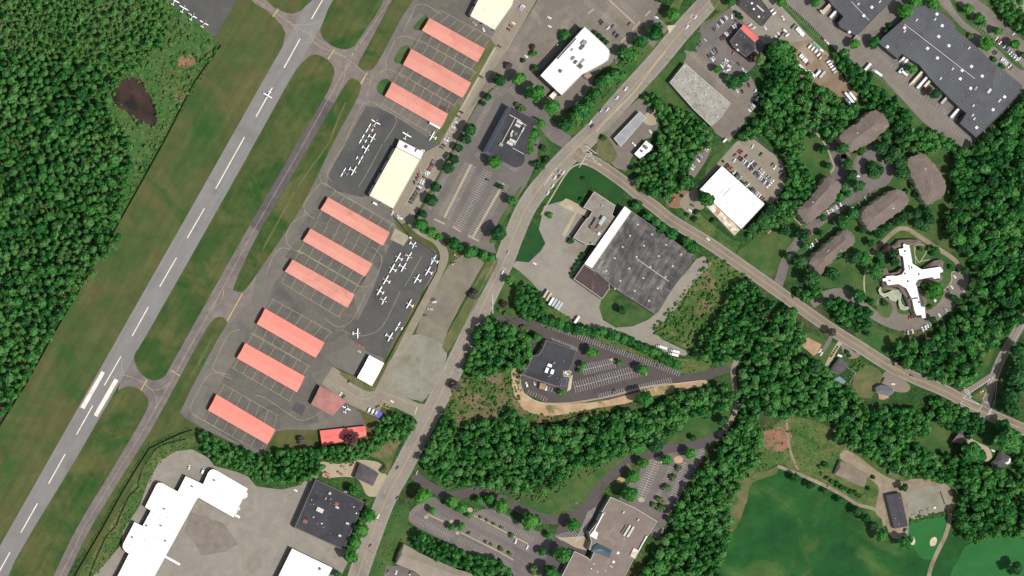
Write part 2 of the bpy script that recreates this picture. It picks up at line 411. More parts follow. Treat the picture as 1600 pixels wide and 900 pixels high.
sheet('soil_bank', g_soil, P('800,575 808,562 812,590 818,612 840,628 870,632 905,630 950,625 990,612 1020,602 1060,596 1098,592 1102,600 1060,612 1025,618 1000,624 960,634 910,642 860,650 822,642 806,622 800,598'), 'field', 'bare sandy soil bank curving around the flat black office', 'soil', jit=.4)
sheet('brown_bank', g_brown, P('806,622 822,642 860,650 910,642 960,634 950,646 900,654 860,664 824,658 806,645'), 'field', 'brown weedy slope below the sandy bank', 'soil', jit=.6)
sheet('townhouse_lawn', g_lawn, P('612,800 632,790 640,802 636,812 640,822 680,842 730,862 790,895 800,908 745,908 700,885 655,855 630,850 616,870 604,908 575,908 588,860 600,830'), 'field', 'green lawn around the beige roofed townhouses', 'lawn')
sheet('roadside_grass', g_brown, P('560,690 600,672 622,660 640,655 632,680 618,705 606,740 600,722 575,712 555,705'), 'field', 'brown dry grass beside the main road near the small brown house', 'grass')
sheet('creek_bank', g_scrub, P('285,680 250,690 236,705 215,745 196,778 150,855 118,908 148,908 165,880 190,840 215,790 235,755 246,728 262,712 300,700 320,690'), 'field', 'weedy green bank along the narrow stream', 'grass')
sheet('store_front_lawn', g_scrub, P('1075,330 1085,325 1100,340 1145,375 1155,378 1145,400 1120,390 1090,362 1070,345'), 'field', 'rough grass between the side road and the white roofed store', 'grass')
sheet('lot_edge_grass', g_lawn, P('1092,305 1110,250 1150,215 1160,225 1120,255 1092,290 1080,310 1068,318'), 'field', 'grass strip west of the white roofed store', 'grass')
sheet('clearing_dirt', g_red, P('1040,305 1058,298 1078,300 1082,315 1064,325 1044,322'), 'field', 'reddish dirt clearing beside the side road', 'dirt')
sheet('apartment_lawn', g_lawn, P('1235,330 1260,340 1280,352 1262,372 1240,392 1215,415 1205,432 1180,420 1150,400 1170,380 1200,360 1215,340'), 'field', 'green sloping lawn west of the brown roofed apartments', 'lawn')
sheet('apartment_grounds', g_lawn, P('1225,215 1250,200 1275,178 1300,160 1330,160 1380,170 1420,195 1470,215 1490,240 1484,300 1470,345 1490,385 1512,420 1500,450 1400,400 1340,420 1300,450 1260,440 1225,432 1215,410 1262,372 1240,340 1250,270'), 'field', 'green grounds under and around the brown roofed apartments', 'lawn')
sheet('care_home_lawn', g_lawn, P('1345,395 1380,368 1400,352 1420,352 1450,372 1500,410 1512,440 1500,480 1460,505 1400,500 1372,480 1355,470 1350,440 1310,450 1300,440 1320,425'), 'field', 'green grounds around the white cross shaped building', 'lawn')
sheet('roundabout_lawn', g_lawn, P('1312,425 1345,400 1352,420 1352,450 1335,460 1315,455 1305,445'), 'field', 'pale mown lawn south of the southernmost brown roofed apartments', 'lawn')
sheet('hill_lawn', g_lawn, P('1345,505 1375,515 1410,530 1405,545 1380,560 1352,540 1335,520'), 'field', 'grass slope below the curved drive of the cross shaped building', 'lawn')
sheet('house_lawn', g_lawn, P('1248,538 1262,520 1280,526 1310,540 1300,550 1290,568 1275,560 1262,552'), 'field', 'green lawn around the tan roofed house', 'lawn')
sheet('dry_lawn', g_verge, P('1338,580 1352,570 1372,577 1378,590 1368,608 1360,622 1340,618 1332,605'), 'field', 'dry brownish lawn between two houses by the side road', 'lawn')
sheet('meadow_lawn', g_lawn, P('1440,660 1470,662 1492,672 1487,690 1475,705 1460,712 1440,700 1428,685 1424,672'), 'field', 'open mown lawn west of the brown roofed house in the woods', 'lawn')
sheet('junction_grass', g_lawn, P('1535,545 1560,520 1598,500 1590,530 1562,568 1538,588 1505,610 1520,585'), 'field', 'grassy verge beside the lane at the three way junction', 'grass')
sheet('golf_fairway', g_golf, P('1145,768 1180,750 1215,728 1235,738 1270,752 1305,768 1340,792 1372,800 1384,828 1400,842 1460,850 1485,830 1520,848 1605,838 1605,908 1112,908 1128,850 1136,810'), 'field', 'broad dark green golf fairway with lighter patches', 'golf course', n=4)
sheet('golf_rough', g_scrub, P('1180,690 1215,660 1240,650 1290,665 1330,690 1390,735 1420,745 1490,765 1500,790 1470,800 1380,810 1345,790 1300,764 1240,735 1215,725 1180,745 1165,730'), 'field', 'rough green meadow around the club buildings', 'meadow')
sheet('sandy_slope', g_verge, P('1136,770 1150,750 1170,745 1200,735 1216,728 1210,742 1175,755 1165,790 1150,825 1138,832 1132,810'), 'field', 'pale worn grass slope at the edge of the golf fairway', 'grass', jit=.5)
sheet('tee_grass', g_golf2, P('1515,850 1560,838 1605,834 1605,908 1492,908 1500,870'), 'field', 'bright close cut golf grass in the south east corner', 'golf green')
sheet('putting_green', g_golf2, P('1425,815 1460,810 1478,806 1476,830 1470,850 1462,872 1440,872 1425,850 1418,830'), 'field', 'bright green putting green between two sand bunkers', 'golf green')
sheet('red_earth', g_red, P('1185,680 1200,672 1222,668 1236,678 1230,700 1212,705 1192,695'), 'field', 'reddish bare earth patch beside the golf path', 'earth', jit=1)
sheet('storage_yard', g_gravel2, P('1415,768 1435,752 1470,756 1480,772 1478,795 1450,806 1428,812 1415,798'), 'lot', 'pale dirt storage yard beside the long dark roofed clubhouse', 'yard', jit=.5)
sheet('pond', wet, P('212,121 220,124 228,140 240,158 244,172 245,190 240,198 228,193 212,193 205,183 195,172 182,166 175,152 178,136 190,125 202,122'), 'field', 'dark reddish brown pond in the marshy meadow', 'pond')
ribbon('stream', creek, P('1160,45 1110,55 1060,65 980,100 935,160 890,230 868,300 860,345 810,395 780,450 745,530 720,590 665,650 620,740 600,790 575,850 560,905', 0, 675, 4), 1.3, 'field', 'narrow dark red brown stream in a weedy ditch', 'stream')
ribbon('stream', creek, P('838,662 858,662 875,660 895,652 918,642'), 1.6, 'field', 'dark brown ditch below the sandy bank', 'stream')
for i, q in enumerate(('280,90 297,85 305,97 292,106 278,102', '257,112 270,108 278,118 262,128 256,122', '268,148 288,142 290,158 275,156')):
    sheet('bare_earth', g_red if i == 0 else g_brown, P(q), 'field', ('reddish bare earth patch in the marshy meadow', 'brown earth patch north east of the pond', 'brown earth strip by the runway fence')[i], 'earth', jit=.8)

# ---- runway and taxiways
rw = [(504 - .566 * y, y) for y in (-20, 940)]
TXL = P('617,-14 603,10 556,77 512,156 474,225 398,357 350,447 277.5,577 244,637 222,675 178,747 131,825 96,897 80,925')
ribbon('taxiway', a_taxi, TXL[:4], 14.5, 'lot', 'pale grey parallel taxiway beside the runway, northern stretch', 'taxiway', smooth=False)
ribbon('taxiway', a_taxid, TXL[3:6], 13, 'lot', 'darker resurfaced middle stretch of the parallel taxiway', 'taxiway', smooth=False)
ribbon('taxiway', a_taxi, TXL[5:], 12.5, 'lot', 'pale brownish grey southern stretch of the parallel taxiway', 'taxiway', smooth=False)
sheet('apron', a_apron, P('643,-8 625,32 600,80 577,112 560,142 515,226 468,325 398,430 375,458 352,505 338,532 298,606 280,642 288,652 315,668 360,690 408,712 432,674 448,671 500,672 571,664 562,642 548,630 520,572 556,588 600,566 625,522 640,497 665,450 682,420 687,405 680,392 637,370 620,355 612,332 656,252 664,238 690,225 768,78 775,47 803,-8'), 'lot', 'grey asphalt apron carrying the hangars', 'apron', smooth=False)
o = sheet('taxiway_connector', a_conn, P('385,-8 524,-8 500,36 560,60 600,70 606,120 575,165 540,160 500,130 470,110 440,80 446,52 440,40 427,25 415,15 400,7'), 'lot', 'paved junction joining runway, taxiway and apron in the north', 'taxiway', smooth=False)
sheet('taxiway_connector', a_conn, P('345,435 402,425 392,470 360,505 330,505 322,480'), 'lot', 'pinkish grey link between the taxiway and the apron', 'taxiway', smooth=False)
sheet('taxiway_connector', a_taxi, P('212,540 262,560 285,570 262,622 215,650 180,630 190,585'), 'lot', 'short link between the runway and the taxiway in the south', 'taxiway', smooth=False)
o = ribbon('runway', a_run, rw, 18.6, 'lot', 'long straight grey asphalt runway with white centre dashes', 'runway', smooth=False)
ZP = .345
pt = Paint()
for a, b in (((504.5, -1), (486.7, 29.6)), ((469, 60.5), (443.8, 106)), ((425.5, 137), (400, 182.5)), ((382, 214), (336.9, 295)), ((319.3, 325.8), (292.5, 372)), ((275.8, 402.5), (249.5, 448)), ((231.8, 479.5), (206.4, 525.2)), ((188.8, 557), (163, 602)), ((145, 633.5), (119.5, 679)), ((101.8, 709.5), (75.8, 755.8)), ((58.5, 786.5), (32.5, 832.5)), ((15.5, 863), (-10, 909))):
    pt.line([a, b], 1.1)
pt.build('centre_marking', p_bright, o)
pt = Paint()
pt.poly(P('635,518 655,531 527,757 502,745', 0, 450, 4)); pt.poly(P('716,565 740,578 607,806 586,793', 0, 450, 4))
pt.build('aiming_marking', p_bright, o)
for i, q in enumerate(('419,-6 425,9 437,16 452,21 465,19 477,10 488,-8', '530,-8 504,37 501,50 507,62 520,72 536,77 550,74 562,60 600,-8',
    '487,86 500,87 512,94 521,105 522,117 516,135 505,155 465,222 397,340 332,455 265,575 258,587 245,594 232,592 217,580 210,562 212,550 225,530 300,398 380,256 450,130 470,100',
    '172,625 185,610 200,604 215,607 227,617 232,630 225,648 210,675 167,747 120,825 85,897 78,912 8,912 117,720',
    '620,-8 597,30 580,62 561,97 561,105 568,110 577,110 585,105 600,80 625,32 648,-8',
    '544,126 555,124 563,130 563,140 555,160 520,225 470,325 400,430 385,450 378,456 370,455 366,445 400,372 442,300 485,225 520,165',
    '342,495 352,499 354,507 340,530 300,605 283,640 265,662 222,735 190,790 150,860 112,915 98,912 106,897 142,825 189,747 234,675 270,610 312,532 330,503')):
    sheet('grass_island', g_isl, P(q), 'island', ('grass wedge with rounded tip north west of the runway junction', 'rounded grass island between runway and taxiway in the north', 'very long grass island between runway and taxiway', 'grass island between runway and taxiway in the south west', 'grass strip between taxiway and northern hangar lane', 'long thin grass strip with a worn track beside the taxiway', 'thin southern grass strip between taxiway and hangars')[i], 'grass island', n=4)
for i, q in enumerate(('668,22 659,28 647,40 646,45 658,46', '640,73 628,73 618,88 616,96 628,98', '608,126 598,124 590,132 590,143 600,147')):
    sheet('grass_patch', g_lawn, P(q), 'island', ('small grass patch at the west end of the northernmost pink hangar', 'small grass patch at the west end of the second pink hangar', 'small grass patch at the west end of the third pink hangar')[i], 'grass patch', n=4)
sheet('worn_track', g_verge, P('1330,300 1290,370 1220,500 1185,555 1195,555 1240,490 1300,370', 0, 450, 4), 'island', 'pale worn strip in the thin southern grass strip', 'track')
ribbon('worn_track', g_verge, P('560,640 520,730 480,830 450,900', 400, 0, 4) + P('280,240 180,410 90,570 20,700', 400, 225, 4), 1.4, 'island', 'pale worn track along the long thin grass strip', 'track')
# taxi lines
pt = Paint()
pt.line(TXL, .35)
for q in ('0,0 90,60 200,130 260,175 340,215 480,310 600,390 690,470', '600,380 560,440 545,510 500,600', '345,180 345,230 390,290 470,320', '410,120 350,150 240,155 180,125', '200,130 250,190 260,230 245,270', '275,275 350,265 450,310 540,350 600,340 650,270'):
    pt.line(P(q, 400, 0, 4), .3, True)
for q in ('760,450 765,520 800,550', '700,560 750,545 830,560 910,600 950,635 1010,630 1060,590', '910,610 960,650 980,700 970,760', '1400,10 1395,50', '1400,0 1380,90 1330,120'):
    pt.line(P(q, 0, 450, 4), .3, True)
pt.build('taxi_line_marking', p_yel, bpy.data.objects['taxiway'])
pt = Paint()
for a, b in (((140, 55), (105, 105)), ((490, 308), (450, 370)), ((695, 455), (655, 525))): pt.line(P('%d,%d %d,%d' % (a + b), 400, 0, 4), 1.2)
for a, b in (((1070, 515), (1125, 550)), ((918, 575), (880, 640)), ((1515, 35), (1420, 205))): pt.line(P('%d,%d %d,%d' % (a + b), 0, 450, 4), 1.0)
pt.build('hold_bar_marking', p_yel2, bpy.data.objects['taxiway_connector'])
# darker lanes between hangars, tie down ramps
for i, q in enumerate(('655,-8 648,10 644,30 655,20 672,28 758,76 766,60 730,45 735,24 752,-8', '662,48 650,60 640,74 735,130 757,76 746,97', '630,100 618,112 610,127 700,178 722,153 735,129',
    '500,305 493,318 500,328 608,384 620,360 605,350 560,320 512,296', '470,352 462,372 484,357 582,412 610,440 600,384 598,384 500,327 488,330', '445,402 456,405 554,460 582,412 572,432 473,376 460,380', '420,470 414,482 507,535 500,560 545,540 560,500 553,462 542,481 446,424 430,440', '385,525 382,536 476,588 520,570 500,545 493,559 401,506', '345,600 337,615 430,671 500,660 486,632 500,605 485,585 464,613 371,559 355,580', '325,641 316,658 360,686 408,710 417,695')):
    sheet('hangar_lane', a_lane, P(q), 'lot', '%s dark asphalt lane counted from the north between the pink hangars' % ordw(i), 'apron', smooth=False)
sheet('tie_down_ramp', a_ramp, P('572,166 590,168 612,178 668,215 688,222 682,236 664,238 622,218 577,304 566,308 512,296 512,284 516,268 545,215'), 'lot', 'dark grey aircraft parking ramp by the cream roofed hangar', 'ramp', smooth=False)
sheet('tie_down_ramp', a_ramp, P('630,370 660,380 680,394 686,404 680,422 660,455 640,495 620,522 600,560 575,550 545,528 540,505 560,500 575,470 592,430 605,390 616,372'), 'lot', 'dark grey aircraft parking ramp south of the hangars', 'ramp', smooth=False)
sheet('west_ramp', a_ramp, P('255,-8 262,-2 337,58 370,-1 374,-8'), 'lot', 'dark asphalt aircraft ramp in the north west corner', 'ramp', smooth=False)
sheet('asphalt_patch', a_new, P('687,163 703,172 698,178 683,170'), 'lot', 'small dark fresh asphalt patch beside the third pink hangar', 'asphalt', smooth=False)
sheet('asphalt_patch', a_new2, P('463,628 478,634 472,650 455,640'), 'lot', 'small dark fresh asphalt patch west of the dull red hangar', 'asphalt', smooth=False)
sheet('concrete_pad', a_patch, P('617,357 640,370 630,384 610,374'), 'road', 'square pale concrete pad beside the parked aircraft', 'pad', smooth=False)
pt = Paint()
# hangar grids : lines parallel and across
def grid(a, b, c, d, n, t0=.03, t1=.97, half=True):
    "a,b hangar edge, c,d the lane line"
    pt.line([c, d], .3)
    for i in range(n + 1):
        t = t0 + (t1 - t0) * i / n
        p = (a[0] + (b[0] - a[0]) * t, a[1] + (b[1] - a[1]) * t); q = (c[0] + (d[0] - c[0]) * t, c[1] + (d[1] - c[1]) * t)
        pt.line([p, q], .3)
grid((672, 27), (757, 75), (686, 15), (771, 60), 6)
grid((659, 48), (746, 98), (652, 60), (739, 110), 6); grid((643, 75), (736, 129), (652, 60), (745, 114), 6)
grid((630, 101), (722, 153), (622, 113), (712, 166), 6); grid((613, 127), (700, 178), (622, 113), (705, 162), 6)
grid((601, 150), (689, 200), (594, 162), (681, 213), 6)
grid((512, 307), (609, 363), (522, 297), (616, 351), 6)
grid((500, 328), (598, 384), (492, 342), (590, 398), 6); grid((485, 357), (582, 412), (494, 343), (590, 398), 6)
grid((473, 376), (570, 433), (465, 391), (560, 447), 6); grid((457, 405), (554, 460), (466, 391), (562, 447), 6)
grid((445, 424), (542, 481), (437, 440), (532, 497), 6); grid((414, 482), (507, 535), (424, 466), (520, 520), 6)
grid((401, 506), (477, 550), (394, 520), (470, 564), 5); grid((383, 536), (476, 588), (392, 521), (485, 573), 5)
grid((370, 560), (464, 613), (362, 574), (455, 628), 6); grid((338, 616), (430, 671), (348, 600), (435, 650), 6)
grid((325, 641), (417, 694), (317, 656), (408, 708), 6)
for q in ('985,60 1000,35 1040,25 1080,40 1160,90', '930,200 935,170 985,70', '880,240 920,225 980,240 1040,270', '820,420 815,370 870,250', '740,480 800,435 850,440 920,485', '700,540 750,470 800,440', '690,600 720,520 690,490', '560,880 650,680 690,640 740,645 870,725 960,770', '870,730 875,770 800,890'):
    pt.line(P(q, 400, 0, 4), .3, True)
for q in ('640,270 700,170 790,0', '555,0 460,150 445,200 475,235', '400,190 410,240 500,290', '300,370 330,330 400,250 440,250 490,290', '300,370 310,430 390,480', '190,570 220,500 310,440', '190,570 200,630 290,690', '60,820 110,700 160,650 220,660', '720,640 770,680 785,740 740,850 700,890 640,890', '930,890 1035,705'):
    pt.line(P(q, 400, 225, 4), .3, True)
for q in ('680,40 650,110 600,200 550,235 500,240 430,190', '900,20 830,170 770,260 690,295 620,295 530,260', '250,820 300,825 370,800 410,765', '0,670 60,690 180,770 250,815'):
    pt.line(P(q, 400, 450, 4), .3, True)
for q in ('1500,260 1430,290 1340,470 1345,520 1450,570', '1440,545 1360,530 1290,560 1200,720 1195,770 1240,810 1390,895'):
    pt.line(P(q, 0, 450, 4), .3, True)
pt.build('apron_marking', p_yel, bpy.data.objects['apron'])

# ---- lots and yards
L1 = sheet('hangar_car_park', a_beige, P('803,-8 842,-8 800,65 760,133 722,203 700,245 655,325 643,345 628,350 616,338 612,326 657,250 664,238 688,225 766,77 768,60 775,47'), 'lot', 'long pale strip of car park and service road east of the hangars', 'car park', smooth=False)
ribbon('service_road', a_beige, P('638,334 645,350 660,363 680,374 691,388 694,404 686,424 673,450 650,497 625,545 602,592 590,615'), 6.6, 'road', 'pale service road curving around the aircraft parking ramp', 'road')
L2 = sheet('terminal_car_park', a_beige, P('520,572 535,583 560,593 580,610 590,612 600,592 608,598 613,610 653,630 668,632 655,662 645,650 620,638 605,634 598,632 588,652 575,645 540,630 503,600'), 'lot', 'pale car park beside the dull red hangar and white hall', 'car park', smooth=False)
sheet('verge', g_verge, P('766,60 775,72 738,140 700,200 683,226 674,222 688,200 701,178 708,160 720,166 736,130 735,118 747,98 757,77'), 'island', 'grass verge between the pink hangar ends and the car park', 'verge', smooth=False)
sheet('gravel_lot', g_gravel, P('703,412 722,399 745,402 757,410 744,432 733,452 700,515 693,543 650,520 656,500 678,452'), 'lot', 'empty brownish gravel lot west of the main road', 'gravel lot', smooth=False)
sheet('gravel_lot', g_gravel2, P('645,523 665,526 697,545 690,580 672,614 662,625 652,626 610,610 605,598 622,566 634,540'), 'lot', 'mossy grey gravel lot bordered by thin grass', 'gravel lot', smooth=True, jit=.7)
sheet('verge', g_verge, P('767,403 778,408 757,450 705,543 693,545 695,530 732,462 752,425'), 'island', 'green grass strip between gravel lot and main road', 'verge')
sheet('verge', g_verge, P('660,455 668,452 640,505 612,560 603,566 600,560 620,525'), 'island', 'narrow grass strip between aircraft ramp and service road', 'verge')
sheet('verge', g_verge, P('558,590 582,604 588,606 580,612 565,608 545,596 532,585 535,582'), 'island', 'small green plot in front of the white roofed hall', 'verge')
L3 = sheet('office_car_park', a_lot, P('768,142 795,118 812,130 842,158 862,187 880,205 893,213 882,232 862,222 846,206 842,225 838,255 822,290 802,318 786,345 778,368 772,384 775,396 755,392 697,372 650,345 661,325 700,252 722,206 745,166'), 'lot', 'dark grey car park around the black roofed office', 'car park', smooth=False)
L4 = sheet('old_car_park', a_lot2, P('845,-8 1040,-8 1030,15 1022,25 1035,32 1045,45 1030,60 1020,75 1005,60 990,70 970,82 960,95 930,118 922,140 905,160 882,172 862,180 842,158 812,130 795,118 765,140 740,165 732,170 800,65'), 'lot', 'weathered grey brown car park around the white roofed office', 'car park', smooth=False)
L5 = sheet('restaurant_car_park', a_lot, P('1097,36 1125,22 1142,12 1156,28 1163,36 1195,60 1190,90 1172,110 1160,120 1140,124 1112,100 1104,94 1091,82 1084,72'), 'lot', 'grey car park full of cars around the red and grey roofed restaurant', 'car park', smooth=False)
L5b = sheet('grey_car_park', a_lot2, P('1070,78 1092,82 1112,100 1142,126 1172,118 1185,140 1178,170 1160,196 1140,222 1118,208 1111,197 1141,161 1096,120 1066,96'), 'lot', 'brownish car park wrapped around the speckled grey roof', 'car park', smooth=False)
L6 = sheet('contractor_yard', a_yard, P('1140,10 1163,-8 1205,-8 1222,8 1250,38 1268,58 1290,78 1300,92 1290,100 1262,80 1240,72 1215,62 1195,70 1163,36'), 'lot', 'pale concrete contractor yard north of the woods', 'yard', smooth=False)
sheet('contractor_yard', a_dirt, P('1215,60 1240,66 1268,62 1292,82 1304,98 1318,122 1334,140 1342,150 1336,162 1318,158 1300,142 1274,132 1258,126 1240,105 1232,82'), 'lot', 'brown dirt yard with rows of white vans and trailers', 'yard', smooth=True)
L7 = sheet('truck_lane', a_ware, P('1216,-8 1240,14 1262,34 1310,82 1345,105 1376,130 1402,158 1436,186 1460,204 1487,224 1510,236 1530,215 1605,140 1605,-8'), 'lot', 'wide asphalt truck lane along the long dark warehouses', 'lane', smooth=False)
sheet('warehouse_verge', g_lawn, P('1455,0 1470,8 1500,40 1512,50 1505,56 1490,42 1462,14'), 'island', 'narrow green strip along the upper side of the big warehouse', 'verge')
sheet('warehouse_verge', g_lawn, P('1484,-6 1500,8 1530,40 1560,66 1590,95 1600,108 1590,106 1560,78 1528,50 1505,32 1490,12'), 'island', 'planted strip with trees between two parking rows', 'verge')
sheet('warehouse_verge', g_scrub, P('1525,-8 1545,12 1560,28 1580,45 1605,62 1605,-8'), 'island', 'green bank in the north east corner', 'grass')
sheet('gravel_lot', g_gravel2, P('1572,-8 1605,-8 1605,22 1592,18 1580,4'), 'island', 'pale gravel corner in the far north east', 'gravel lot')
sheet('warehouse_verge', g_lawn, P('1228,8 1256,36 1284,64 1296,80 1288,78 1262,54 1240,30 1222,10'), 'island', 'olive grass strip between truck lane and contractor yard', 'verge')
sheet('wood_edge_lawn', g_lawn, P('1345,108 1370,112 1385,128 1405,150 1430,178 1442,192 1425,195 1395,165 1370,145 1352,128'), 'island', 'green grass edge between truck lane and woods', 'grass')
L8 = sheet('store_car_park', a_beige, P('1118,258 1150,222 1168,212 1178,212 1196,230 1222,252 1228,275 1224,292 1218,304 1205,320 1192,312 1160,282 1132,258 1098,296 1090,290'), 'lot', 'pale car park full of cars beside the white roofed store', 'car park', smooth=False)
L9 = sheet('side_car_park', a_lot2, P('1100,226 1112,226 1106,245 1092,268 1080,282 1076,276 1078,258 1090,240'), 'lot', 'small strip of parking in front of the green wood', 'car park')
sheet('store_drive', a_beige, P('1062,318 1076,300 1095,290 1100,298 1100,325 1085,328 1078,335'), 'lot', 'pale drive to the white roofed store', 'drive')
sheet('factory_yard', a_yard, P('850,322 878,314 890,322 905,330 914,345 930,350 912,400 905,430 898,440 940,466 936,480 942,500 962,512 988,510 1012,500 1028,488 1055,445 1088,405 1100,400 1112,412 1085,440 1058,480 1040,500 1020,515 1034,530 1065,545 1078,550 1070,556 1040,550 1010,536 970,528 930,514 900,502 870,484 848,462 830,440 812,424 800,416 806,408 826,410 845,392 852,380 842,358'), 'lot', 'pale factory yard and loop drive around the dark roofed factory', 'yard', smooth=False)
sheet('factory_yard_path', a_conc, P('884,310 890,312 924,330 918,340 902,332 882,372 878,366 898,332 872,320', ), 'road', 'light concrete walk around the sunken car park of the factory', 'walk', smooth=False)
L10 = sheet('fresh_car_park', a_new, P('770,500 778,492 800,494 822,496 845,499 880,511 960,541 1020,564 1055,578 1065,586 1100,580 1138,568 1140,582 1100,594 1058,598 1038,600 1000,612 950,625 905,630 870,632 850,628 822,615 811,590 812,570 822,540 832,528 838,518 805,512 780,508'), 'lot', 'fresh dark asphalt car park with crisp white stalls by the flat black office', 'car park', smooth=False)
L11 = sheet('mauve_car_park', a_lot3, P('640,802 650,790 662,785 676,776 690,786 705,795 722,802 745,800 760,795 790,805 835,828 858,838 862,850 852,880 845,905 802,905 760,880 700,848 660,828 640,815'), 'lot', 'mauve grey car park with planted tree strips', 'car park', smooth=True, n=3)
ribbon('office_drive', a_new2, P('648,742 655,750 675,762 700,775 720,772 745,768 770,770 800,788 830,803 860,812 888,808 915,792 935,765 960,740 985,720 1010,712 1050,700 1085,696 1110,688 1125,678'), 7.0, 'road', 'winding dark drive along the edge of the wood', 'drive')
L12 = sheet('upper_car_park', a_lot3, P('1008,712 1050,704 1085,698 1100,700 1098,718 1072,760 1050,800 1035,830 1028,842 1008,826 985,800 965,788 985,752 1000,735'), 'lot', 'car park with tree islands north of the big brown flat roof', 'car park', smooth=True, n=3)
sheet('plaza', a_new2, P('935,765 948,790 960,800 925,850 905,880 890,905 840,905 852,880 862,840 880,812 905,798 920,785'), 'lot', 'paved forecourt west of the big brown flat roof', 'forecourt', smooth=False)
sheet('townhouse_bay', a_lot, P('598,908 604,884 640,884 700,902 720,912'), 'lot', 'grey parking bay of the beige roofed townhouses', 'car park', smooth=False)
sheet('brick_forecourt', a_conc, P('868,838 880,840 912,838 922,845 916,860 900,856 880,845'), 'road', 'light paved entrance court of the brown flat roofed building', 'court', smooth=False)
L13 = sheet('truck_yard', a_yard, P('250,720 275,705 300,702 325,715 335,728 372,738 388,745 400,760 440,765 470,758 482,742 500,742 490,752 462,820 540,858 548,870 530,905 140,905 165,880 190,850 192,830 218,790 232,752'), 'lot', 'broad pale truck yard between the white warehouses', 'yard', smooth=False)
sheet('resurfaced_patch', gmat('resurfaced_asphalt', C(140, 130, 119), C(134, 125, 114), None, s1=.04, fine=.07), P('298,800 350,818 372,850 352,862 315,868 305,850 288,830'), 'lot', 'darker rectangular patch in the truck yard', 'asphalt', smooth=False)
sheet('house_yard', a_conc, P('500,722 530,725 552,718 590,722 600,735 604,748 595,772 582,776 572,772 560,750 540,745 505,745'), 'lot', 'pale dirt yard around the small dark roofed house', 'yard')
ribbon('apartment_drive', a_lot3, P('1318,232 1322,250 1306,238 1302,262 1312,285 1330,300 1352,292 1380,285 1392,262 1385,240 1362,235 1345,245 1340,270 1350,300', ), 7, 'lot', 'grey loop drive with a round island among the brown roofed apartments', 'drive', n=4)
ribbon('apartment_drive', a_lot3, P('1272,155 1290,170 1298,195 1305,230 1310,262 1328,292 1318,318 1290,338 1262,362 1240,388 1228,408 1220,432 1212,458'), 7.5, 'lot', 'grey drive climbing between the brown roofed apartments', 'drive')
sheet('loop_court', a_lot3, P('1338,270 1336,250 1345,238 1362,235 1380,240 1390,255 1388,275 1375,290 1358,302 1345,312 1325,320 1318,310 1335,296'), 'lot', 'grey parking court with a round tree island', 'court')
sheet('tree_island', g_lawn, P('1353,265 1352,254 1362,250 1378,258 1380,270 1370,280 1358,278'), 'island', 'round green island with trees in the parking court', 'island')
ribbon('care_home_drive', a_lot2, P('1268,475 1290,462 1315,458 1340,472 1360,488 1385,502 1412,510 1440,505 1465,490 1485,470 1500,448 1505,425'), 7.5, 'lot', 'curving drive around the white cross shaped building', 'drive')
sheet('care_home_car_park', a_lot2, P('1370,470 1390,462 1400,470 1405,490 1440,488 1465,475 1476,456 1487,440 1490,428 1499,426 1512,421 1512,445 1495,475 1470,498 1440,512 1405,515 1380,500'), 'lot', 'grey car park south of the white cross shaped building', 'car park')
sheet('drive_island', g_lawn, P('1373,474 1382,470 1392,474 1394,485 1388,496 1378,494 1370,485'), 'island', 'rounded green island in the curving drive', 'island')
ribbon('loop_path', a_path, P('1358,410 1362,398 1380,378 1400,360 1415,357 1430,365 1460,385 1490,405 1500,420 1498,428'), 3.4, 'road', 'pale beige path around the white cross shaped building', 'path')
ribbon('golf_path', a_path, P('1215,728 1235,736 1270,750 1310,770 1340,788 1365,795 1378,805 1382,822'), 2.6, 'road', 'pale beige path along the golf fairway', 'path')
ribbon('golf_path', a_path, P('1480,790 1484,808 1478,835 1466,860 1455,885 1450,908'), 3.2, 'road', 'brownish cart path beside the putting green', 'path')
ribbon('dirt_track', a_path, P('1228,640 1232,690 1240,720 1248,734'), 1.6, 'road', 'faint dirt track down to the golf path', 'track')
sheet('club_yard', a_path, P('1312,712 1322,703 1345,716 1365,732 1385,745 1410,752 1430,748 1475,752 1490,780 1490,800 1482,800 1478,770 1465,760 1420,765 1420,800 1418,838 1405,842 1392,838 1382,815 1368,800 1372,775 1372,760 1355,745 1320,722'), 'lot', 'pale gravel yard around the club buildings', 'yard')
for i, q in enumerate(('1421,840 1427,839 1430,845 1428,851 1423,850', '1455,842 1461,839 1464,844 1461,852 1454,853 1453,847')):
    sheet('sand_bunker', sand, P(q), 'island', ('small pale sand bunker west of the putting green', 'round pale sand bunker beside the cart path')[i], 'bunker')
ribbon('lane', a_path, P('1202,480 1195,500 1180,525 1160,548 1146,575 1148,600 1150,625 1148,645 1135,668 1122,682'), 3.8, 'road', 'narrow pale lane between the woods', 'lane')
ribbon('house_drive', a_lot, P('1300,520 1296,532 1288,545 1282,552'), 3.2, 'road', 'dark drive of the tan roofed house', 'drive')
ribbon('house_drive', a_conc, P('1315,532 1306,545 1298,560 1290,575'), 3.5, 'road', 'pale drive of the grey roofed house', 'drive')
sheet('house_drive', a_road2, P('1316,536 1335,550 1345,552 1338,560 1325,560 1316,548'), 'lot', 'paved frontage of the grey roofed house', 'drive')
sheet('house_drive', a_road2, P('1378,588 1390,580 1420,600 1418,612 1400,612 1382,605'), 'lot', 'paved frontage of the patched roof house', 'drive')
sheet('house_drive', a_conc, P('1514,684 1530,692 1545,700 1550,715 1540,722 1535,710 1520,700 1512,692'), 'lot', 'pale dirt drive between the two houses in the woods', 'drive')
sheet('swimming_pool_cover', gmat('pale_blue_slab', C(140, 156, 166), C(128, 146, 154), None, s1=.3), P('1304,592 1312,588 1322,596 1317,602 1308,598'), 'lot', 'pale blue grey slab behind the grey roofed house', 'slab', smooth=False)
